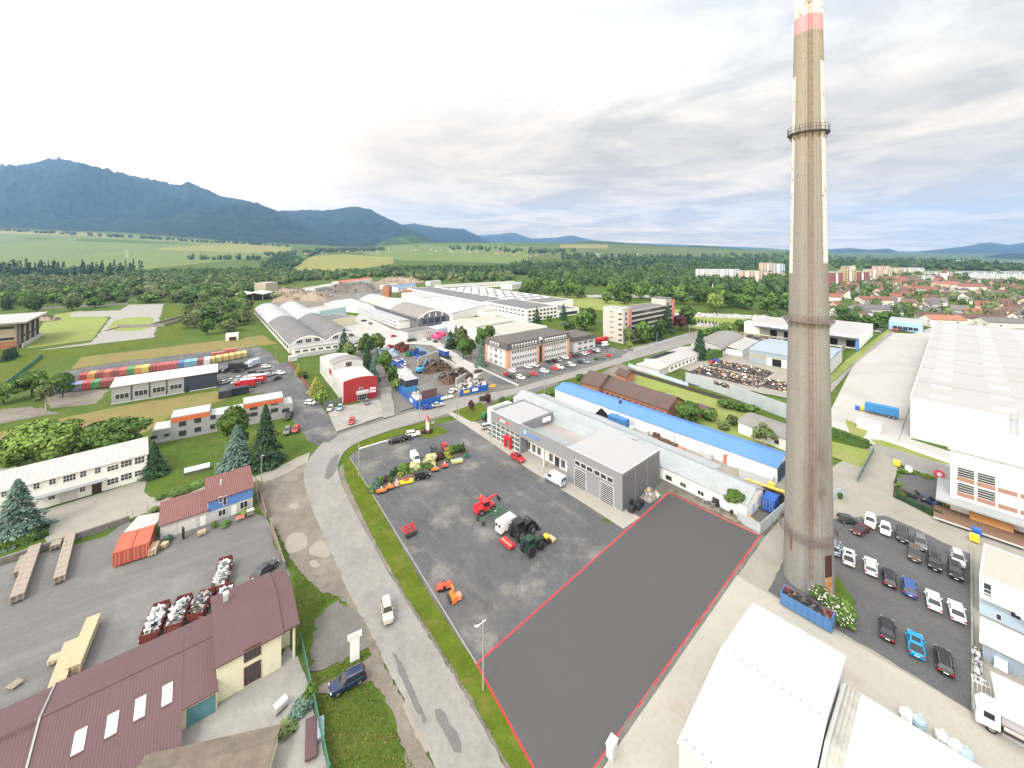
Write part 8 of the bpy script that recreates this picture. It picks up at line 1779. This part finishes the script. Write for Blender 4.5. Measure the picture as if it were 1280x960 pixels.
p = G(939, 661); o = tag(MB().cyl((0, -.1, 0), (0, .1, 0), 1.3, 1.3, 28).cyl((0, -.11, 0), (0, .11, 0), 1.05, 1.05, 24, 1).build('cable_drum', [M('drum_ochre', (.55, .33, .12), .8), M('drum_blue', (.08, .25, .5), .6)], None, (p.x, p.y + .6, 1.0), R(-50)), 'big ochre disc with a blue face behind the plot corner', 'disc')
for i, (px, py, w) in enumerate(((821, 548, 2.4), (830, 556, 3.4), (841, 561, 3.0), (851, 567, 2.2), (808, 545, 1.6), (790, 540, 1.6), (885, 574, 2.4), (879, 570, 1.6))):
    p = G(px, py); c = RUSTS[0] if i < 3 else (M('brick_orange', (.42, .17, .10), .9) if i == 3 else LGREY); o = MB()
    for k in range(4): o.obox((0, 0, k * .35), w - k * .1, 1.5, .32, rv.uniform(-.05, .05))
    tag(o.build('material_stack', c, None, (p.x, p.y, LAYER[0]), R(-48)), ['rusty red stack of roof tiles, farthest before the blue hall', 'long rusty red tile stack before the blue hall', 'rusty red tile stack next to the downpipe', 'orange brick stack before the blue hall', 'pale stack by the blue container', 'grey blocks near the blue container', 'pale grey blocks by the hall door', 'grey concrete blocks left of the hall door'][i], 'stack')
for i, (px, py, lb) in enumerate(((913, 583, 'tall white wrapped stack before the blue hall'), (920, 585, 'tallest white wrapped stack before the blue hall'), (908, 580, 'orange topped stack before the blue hall'))): p = G(px, py); tag(MB().obox((0, 0, 0), 1.3, 1.3, 2.2 + .6 * (i == 1)).obox((.1, 0, 2.2 + .6 * (i == 1)), .9, .9, .2).build('wrapped_stack', TARPW if i < 2 else M('brick_orange', (.42, .17, .10), .9), None, (p.x, p.y, LAYER[0]), R(-45)), lb, 'stack')
p = G(688, 496); tag(MB().obox((0, 0, 0), 1.2, .8, 1.5).obox((0, 0, 1.5), 1.35, .95, .12).build('switch_box', LGREY, None, (p.x, p.y, 0), R(-45)), 'pale grey switch box at the corner of the blue roofed hall', 'box')
p = G(765, 945); tag(MB().obox((0, 0, 0), 1.3, .8, 1.7).obox((0, 0, 1.7), 1.45, .95, .1).obox((0, -.41, .2), .05, .03, 1.4).build('switch_box', M('cabinet_grey', (.50, .52, .53), .6), None, (p.x, p.y, 0), R(48)), 'grey metal switch cabinet on the strip beside the plot', 'box')
for px, py, c, lb in ((1221, 671, SBLUE, 'blue waste container at the corner of the pale blue building'), (1218, 679, MYEL, 'yellow waste container at the corner of the pale blue building'), (1121, 584, MYEL, 'yellow salt bin at the entrance bend'), (1072, 513.5, SBLUE, 'blue waste container in the pale logistics yard'), (1077, 514, MYEL, 'yellow waste container in the pale logistics yard')):
    p = G(px, py); t = thing('waste_container', lb, 'bin', (p.x, p.y, LAYER[0]), R(-50)); MB().obox((0, 0, .15), 1.3, 1.0, 1.05).build('body', c, t); MB().cyl((-.65, 0, 1.15), (.65, 0, 1.15), .45, .45, 12).build('lid', c, t)
p = G(1136, 592); tag(MB().ell((0, 0, 1.1), .8, .8, 1.0, 14, 8, jit=.02).build('white_tank', TARPW, None, p), 'white wrapped round tank by the little lot', 'tank')
p = G(1174, 598); tag(MB().cyl((0, -.12, 1.1), (0, .12, 1.1), 1.1, 1.1, 20).cyl((0, -.14, 1.1), (0, .14, 1.1), .5, .5, 16, 1).build('round_sign', [M('sign_pink_red', (.6, .08, .12), .6), TARPW], None, p, R(-30)), 'round pink red sign with white centre near the brick panelled office', 'sign')
b = Bld('lorry_gate_cabin', 'white flat cabin with planted bed by the logistics yard', 'cabin', (1071, 535), (1098, 543), 3, 3.0); b.flat(WHITE, WROOF, 3.0, .15)
wallseg('yard_wall', 'long low white wall before the big warehouse', (1092, 546), (1186, 580), 1.1, .3, WHITE)
# lumber on the dock
for i, (px, py, l, lb) in enumerate(((1204, 640, 5, 'orange timber pile at the left of the timber dock'), (1216, 645, 4, 'second timber pile on the timber dock'), (1240, 660, 6, 'long blue banded timber pile on the dock'))):
    p = G(px, py, 1.1); m = MB()
    for k in range(5): m.obox((rv.uniform(-.1, .1), 0, k * .32), l, 1.6, .28)
    tag(m.build('timber_pile', M('orange_timber', (.48, .24, .09), .85, var=.15, sc=1), None, (p.x + 1.2, p.y + 1.2, 1.12), R(-48)), lb, 'timber')
# bags along the tent hall
for i, (px, py) in enumerate(((1134, 893), (1150, 902), (1178, 921), (1196, 934), (1208, 943))):
    p = G(px - 1, py + 9); m = MB(); q = random.Random(i); m.obox((0, 0, 0), 1.05, 1.0, .8, q.uniform(0, 1)).ell((0, 0, .62), .72, .66, .55, 9, 6, jit=.16, seed=i).obox((.1, 0, 1.0), .35, .3, .3, .5); tag(m.build('bulk_bag', [TARPW, M('bag_pale_blue', (.35, .45, .55), .8), M('bag_grey', (.5, .5, .48), .8)][i % 3], None, (p.x, p.y, LAYER[0])), ['white bulk bag nearest the roof junction', 'pale blue bulk bag second along the corrugated roof', 'grey bulk bag in the middle of the row', 'white bulk bag fourth along the corrugated roof', 'pale blue bulk bag nearest the lorry'][i], 'bag', 'bulk bags along the corrugated hall')
heap('scattered scrap along the right edge wall', 'scrap_strip', 1222, 834, 7, 1.0, .7, ALU + RUSTS[:2], 42, 80, 60, (.3, .9))
p = G(1226, 866); t = thing('metal_cage', 'white metal cage on the gravel beside the lorry', 'cage', (p.x, p.y, LAYER[0]), R(-40)); m = MB()
for k in range(5): m.tube([(-.8 + k * .4, -.5, 0), (-.8 + k * .4, -.5, 1.2), (-.8 + k * .4, .5, 1.2)], .03)
m.tube([(-.8, -.5, 1.2), (.8, -.5, 1.2)], .04).tube([(-.8, .5, 1.2), (.8, .5, 1.2)], .04); m.build('frame', FRW, t)
p = G(1251, 838); tag(MB().obox((0, 0, .2), 1.2, 1.0, 1.0).obox((0, 0, 0), 1.3, 1.1, .18).build('liquid_tote', M('tote_white', (.6, .65, .7), .5), None, (p.x, p.y, LAYER[0]), R(-50)), 'white liquid tote at the metal shed', 'tote')
b = Bld('greenhouse', 'low cold frame with a pale glass roof on the lawn', 'cold frame', (230, 596), (262, 588), 1.4, 1.0); b.walls(M('green_timber', (.10, .13, .07), .9), .9); MB().xprism([(-.1, 1.0), (1.5, 1.5), (1.5, 1.55), (-.1, 1.05)], 0, b.L).build('roof', M('frame_glass', (.55, .62, .64), .3), b.t)
p = G(229, 674); t = thing('advert_totem', 'dark standing display board before the garage', 'board', p, R(-40)); MB().obox((0, 0, .2), .9, .3, 2.2).build('panel', PLAS, t); MB().obox((0, 0, 0), .8, .5, .2).build('foot', GALV, t)
p = G(313, 646); t = thing('waste_container', 'silver wheeled waste container at the blue walled house', 'bin', (p.x, p.y, LAYER[0]), R(40)); MB().obox((0, 0, .2), 1.3, .9, .9).build('body', GALV, t); MB().obox((0, 0, 1.1), 1.35, .95, .15).build('lid', LGREY, t)
p = G(300, 652); t = thing('garden_bench', 'pale red garden bench before the blue walled house', 'bench', (p.x, p.y, LAYER[0]), R(35)); BEN = M('bench_red', (.5, .2, .16), .8); MB().obox((0, 0, .4), 1.6, .5, .08).build('seat', BEN, t); MB().obox((0, .25, .5), 1.6, .08, .45).build('backrest', BEN, t)
for x in (-.7, .7): MB().obox((x, 0, 0), .1, .5, .4).build('leg', BEN, t)
# pylons of the power line on the fields
for px, py, hh, Y in ((160, 321, 30, 1500), (158, 322, 30, 1560), (344, 300, 26, 2600), (486, 318, 30, 2100), (570, 316, 32, 2100), (300, 303, 26, 2500)):
    x = (px - 640) * Y / F; z = T(x, Y); t = thing('power_pylon', 'thin lattice power pylon on the far fields', 'pylon', (x, Y, z), 0, 'far power pylons'); m = MB()
    for sx, sy in ((-1, -1), (1, -1), (1, 1), (-1, 1)): m.cyl((sx * 2.6, sy * 2.6, -1), (sx * .5, sy * .5, hh), .35, .25, 4)
    m.build('tower', LGREY, t); MB().cyl((-6, 0, hh * .8), (6, 0, hh * .8), .25, n=4).cyl((-5, 0, hh * .92), (5, 0, hh * .92), .25, n=4).build('cross_arm', LGREY, t)
# ================================================================ town
q = random.Random(12)
def house_model(wl, rf, L, D, h, rise):
    t = thing('family_house', 'house', 'house'); m = MB(); m.box(-L / 2, L / 2, -D / 2, D / 2, -.3, h); m.xprism([(-D / 2, h), (D / 2, h), (0, h + rise - .05)], -L / 2, L / 2); m.build('wall', wl, t)
    for s in (-1, 1): MB().xprism([(s * (D / 2 + .5), h - .25), (0, h + rise), (0, h + rise + .25), (s * (D / 2 + .5), h)], -L / 2 - .5, L / 2 + .5).build('roof', rf, t)
    for x in (-L * .25, L * .25):
        for z in (1.0, 3.6)[: 2 if h > 4.5 else 1]:
            ob('window', winmesh(1.6, 1.3, 2, 1, FRW), t, (x, -D / 2 - .02, z)); ob('window', winmesh(1.6, 1.3, 2, 1, FRW), t, (L / 2 + .02, x * D / L, z), R(90)); ob('window', winmesh(1.6, 1.3, 2, 1, FRW), t, (-L / 2 - .02, x * D / L, z), R(-90))
    MB().box(L * .2 - .4, L * .2 + .4, .8, 1.6, h + rise * .5, h + rise + 1).build('chimney', BRICK, t)
    return t
RO = [M('town_roof_red', (.185, .075, .055), .8, var=.15, rand=.2), M('town_roof_brown', (.11, .068, .055), .85, var=.15, rand=.25), M('town_roof_orange', (.25, .11, .07), .8, var=.12, rand=.15), M('town_roof_grey', (.11, .105, .105), .85, var=.15, rand=.25)]
WL = [M('town_wall_white', (.62, .61, .57), .9, var=.06, rand=.1), M('town_wall_cream', (.55, .48, .34), .9, var=.06, rand=.15), M('town_wall_pink', (.55, .36, .30), .9, var=.06, rand=.15), M('town_wall_grey', (.40, .39, .37), .9, var=.06, rand=.15)]
HM = [(house_model(WL[a], RO[b_], l * .88, d * .9, h, r), f'{("white", "cream", "pink", "grey")[a]} walled family house with a {("red", "brown", "orange", "grey")[b_]} roof in the residential quarter') for a, b_, l, d, h, r in ((0, 0, 11, 9, 5, 3.6), (1, 1, 12, 9, 4, 4), (0, 1, 10, 9, 5.2, 4), (2, 0, 11, 10, 5, 3.6), (1, 1, 13, 9, 5, 3.4), (3, 3, 12, 10, 4.5, 3.6), (0, 3, 14, 9, 4, 3), (3, 1, 11, 9, 5, 4))]
pts = rndpts([(1040, 402), (1040, 348), (1290, 348), (1290, 412), (1190, 400), (1130, 399)], 175, 31, 15.5)
for x, y in pts: t, lb = q.choice(HM); reuse(t, USED, (x, y, 0), R(q.choice((42, -48, 35, -55, 132))), lb, 'family houses of the residential quarter')
for px, py, n in ((375, 317, 16), (440, 314.5, 12), (540, 314, 12), (600, 316, 8), (770, 319, 10), (640, 320, 5)):
    for k in range(n):
        p = GT(px + q.uniform(-26, 34), py + q.uniform(-1.5, 2)); t, lb = q.choice(HM); reuse(t, USED, p, R(q.uniform(0, 180)), lb.replace('in the residential quarter', 'in a far village on the fields'), 'far village houses')
for i, (px, py, l, d, h, wl, rf, lb) in enumerate(((1092, 385, 26, 14, 9, 0, 0, 'white house with red roof nearest the distribution hall'), (1090, 393, 30, 16, 6, 3, 3, 'grey roofed workshop behind the distribution hall'), (1063, 397, 24, 16, 6, 0, 3, 'pale low house at the chimney edge'), (1178, 408, 22, 12, 6, 0, 2, 'house with a wide orange roof behind the wholesale store'), (1160, 404, 18, 12, 6, 3, 1, 'grey house with a brown roof behind the wholesale store'), (1225, 404, 30, 12, 4.5, 0, 1, 'long brown roofed house behind the warehouse roof'), (1255, 408, 30, 14, 4, 0, 3, 'pale flat garage row behind the warehouse roof'), (1260, 396, 14, 12, 6, 1, 1, 'cream gabled house behind the warehouse roof'), (1182, 363, 26, 14, 10, 2, 2, 'large pink three storey house in the quarter'), (1210, 366, 30, 14, 9, 0, 0, 'long white house with a red roof in the quarter'), (1146, 367, 40, 12, 7, 3, 0, 'long row house with a red roof in the quarter'))):
    p = G(px, py); t = house_model(WL[wl], RO[rf], l, d, h, 2.6); t.location = p; t.rotation_euler = (0, 0, R(-12)); tag(t, lb, 'house')
def block(px, py, w, h, d, mt, label, rz=-8, cat='apartment block'):
    Y = F * H / (py - YH); x = (px - 640) * Y / F; L_ = w * Y / F; hh = h * Y / F; t = thing('apartment_block', label, cat, (x, Y, 0), R(rz))
    MB().box(-L_ / 2, L_ / 2, 0, d, -.5, hh).build('wall', mt, t); MB().box(-L_ / 2 + 1, L_ / 2 - 1, 1, d - 1, hh + .01, hh + .5).build('roof', LGREYR, t)
    n = max(3, int(hh / 2.9))
    for k in range(n):
        z = (k + .35) * hh / n; c = max(3, int(L_ / 4.2)); o2 = [(-L_ / 2 + .5, z), (L_ / 2 - .5, z)]
        for j in reversed(range(c)): xx = -L_ / 2 + (j + .5) * L_ / c; o2 += [(xx + 1, z + .12), (xx + 1, z + 1.5), (xx - 1, z + 1.5), (xx - 1, z + .12)]
        m = MB().poly([(x_, -.1, z_) for x_, z_ in o2]); m.build('window_band', CGL, t)
    if L_ > 14:
        for j in range(max(1, int(L_ / 14))): xx = -L_ / 2 + (j + .5) * L_ / max(1, int(L_ / 14)); MB().box(xx - 1.2, xx + 1.2, -.9, -.11, 2, hh - 1).build('balcony_stack', FRW, t)
BK = {'w': M('block_white', (.60, .62, .64), .9, var=.08), 'b': M('block_pale_blue', (.45, .52, .60), .9, var=.06), 'c': M('block_beige', (.52, .44, .34), .9, var=.06), 'p': M('block_salmon', (.58, .36, .27), .9, var=.06), 'r': M('block_red', (.27, .11, .115), .9, var=.06), 'y': M('block_yellow', (.42, .34, .19), .9, var=.06), 'g': M('block_grey', (.42, .42, .40), .9, var=.06)}
for a in ((896, 356, 44, 19, 14, 'w', 'long white block with pale balconies left of the beige block'), (917, 354, 16, 17, 14, 'b', 'pale blue end block beside the white block'), (940, 359, 23, 20, 14, 'c', 'beige block in front of the salmon block'), (965, 353, 30, 12, 14, 'p', 'salmon coloured lower block left of the chimney'), (960, 349, 13, 20, 14, 'c', 'tall beige tower behind the salmon block'), (973, 349, 15, 19, 14, 'b', 'tall pale blue tower left of the chimney'),
          (1046, 360, 14, 19, 16, 'r', 'dark pink tower block right of the chimney'), (1063, 358, 14, 20, 14, 'y', 'cream yellow tower block beside the pink tower'), (1078, 356, 15, 16, 14, 'r', 'salmon red block beside the cream yellow tower'), (1063, 343, 13, 10, 14, 'y', 'yellow block behind the pink tower'), (1100, 349, 27, 12, 14, 'c', 'long beige block right of the red block'), (1104, 341, 16, 8, 14, 'p', 'salmon block behind the long beige block'), (1125, 344, 20, 9, 14, 'c', 'beige pair of blocks in the middle of the town'), (1147, 343, 15, 8, 14, 'w', 'white block in the middle of the town'), (1177, 349, 26, 9, 14, 'g', 'grey block behind the church tower'), (1255, 353, 60, 10, 14, 'w', 'very long white block at the right edge'), (1225, 346, 40, 6, 14, 'b', 'long pale block right of the church'), (1160, 350, 20, 5, 14, 'w', 'low pale block near the church'), (1040, 347, 24, 7, 14, 'g', 'low grey block close to the chimney'), (1275, 345, 30, 5, 14, 'b', 'pale block at the right edge behind the long white block'),
          (835, 318.5, 12, 4, 20, 'w', 'far white building complex on the fields, tallest'), (822, 319, 16, 2.5, 20, 'w', 'far low white building on the fields'), (858, 319.5, 16, 2.2, 20, 'w', 'far white hall on the fields'), (803, 317.5, 14, 1.8, 20, 'c', 'far cream hall on the fields'), (1204, 329, 5, 4, 20, 'w', 'small white far block on the town skyline'), (1142, 334, 4, 4, 20, 'w', 'single white tower on the town skyline'), (1235, 330, 30, 2, 20, 'w', 'pale far halls before the lake'), (910, 320, 10, 1.6, 20, 'p', 'far reddish hall on the fields')):
    px, py, w, h, d, c, lb = a
    block(px, max(py, 318.5), w, h, d, BK[c], lb)
b = Bld('town_house', 'low white house with a red flat roof before the white blocks', 'house', (882, 359), (900, 359), 14, 5); b.gable(WHITE, RO[0], 2)
Y = F * H / (352 - YH); x = (1180 - 640) * Y / F; t = thing('church_tower', 'white church tower with a small red spire in the town', 'church', (x, Y, 0)); MB().box(-3, 3, -3, 3, -.5, 15).build('tower', WL[0], t); MB().cyl((0, 0, 15), (0, 0, 24), 4.2, .1, 4).build('spire', RO[0], t)
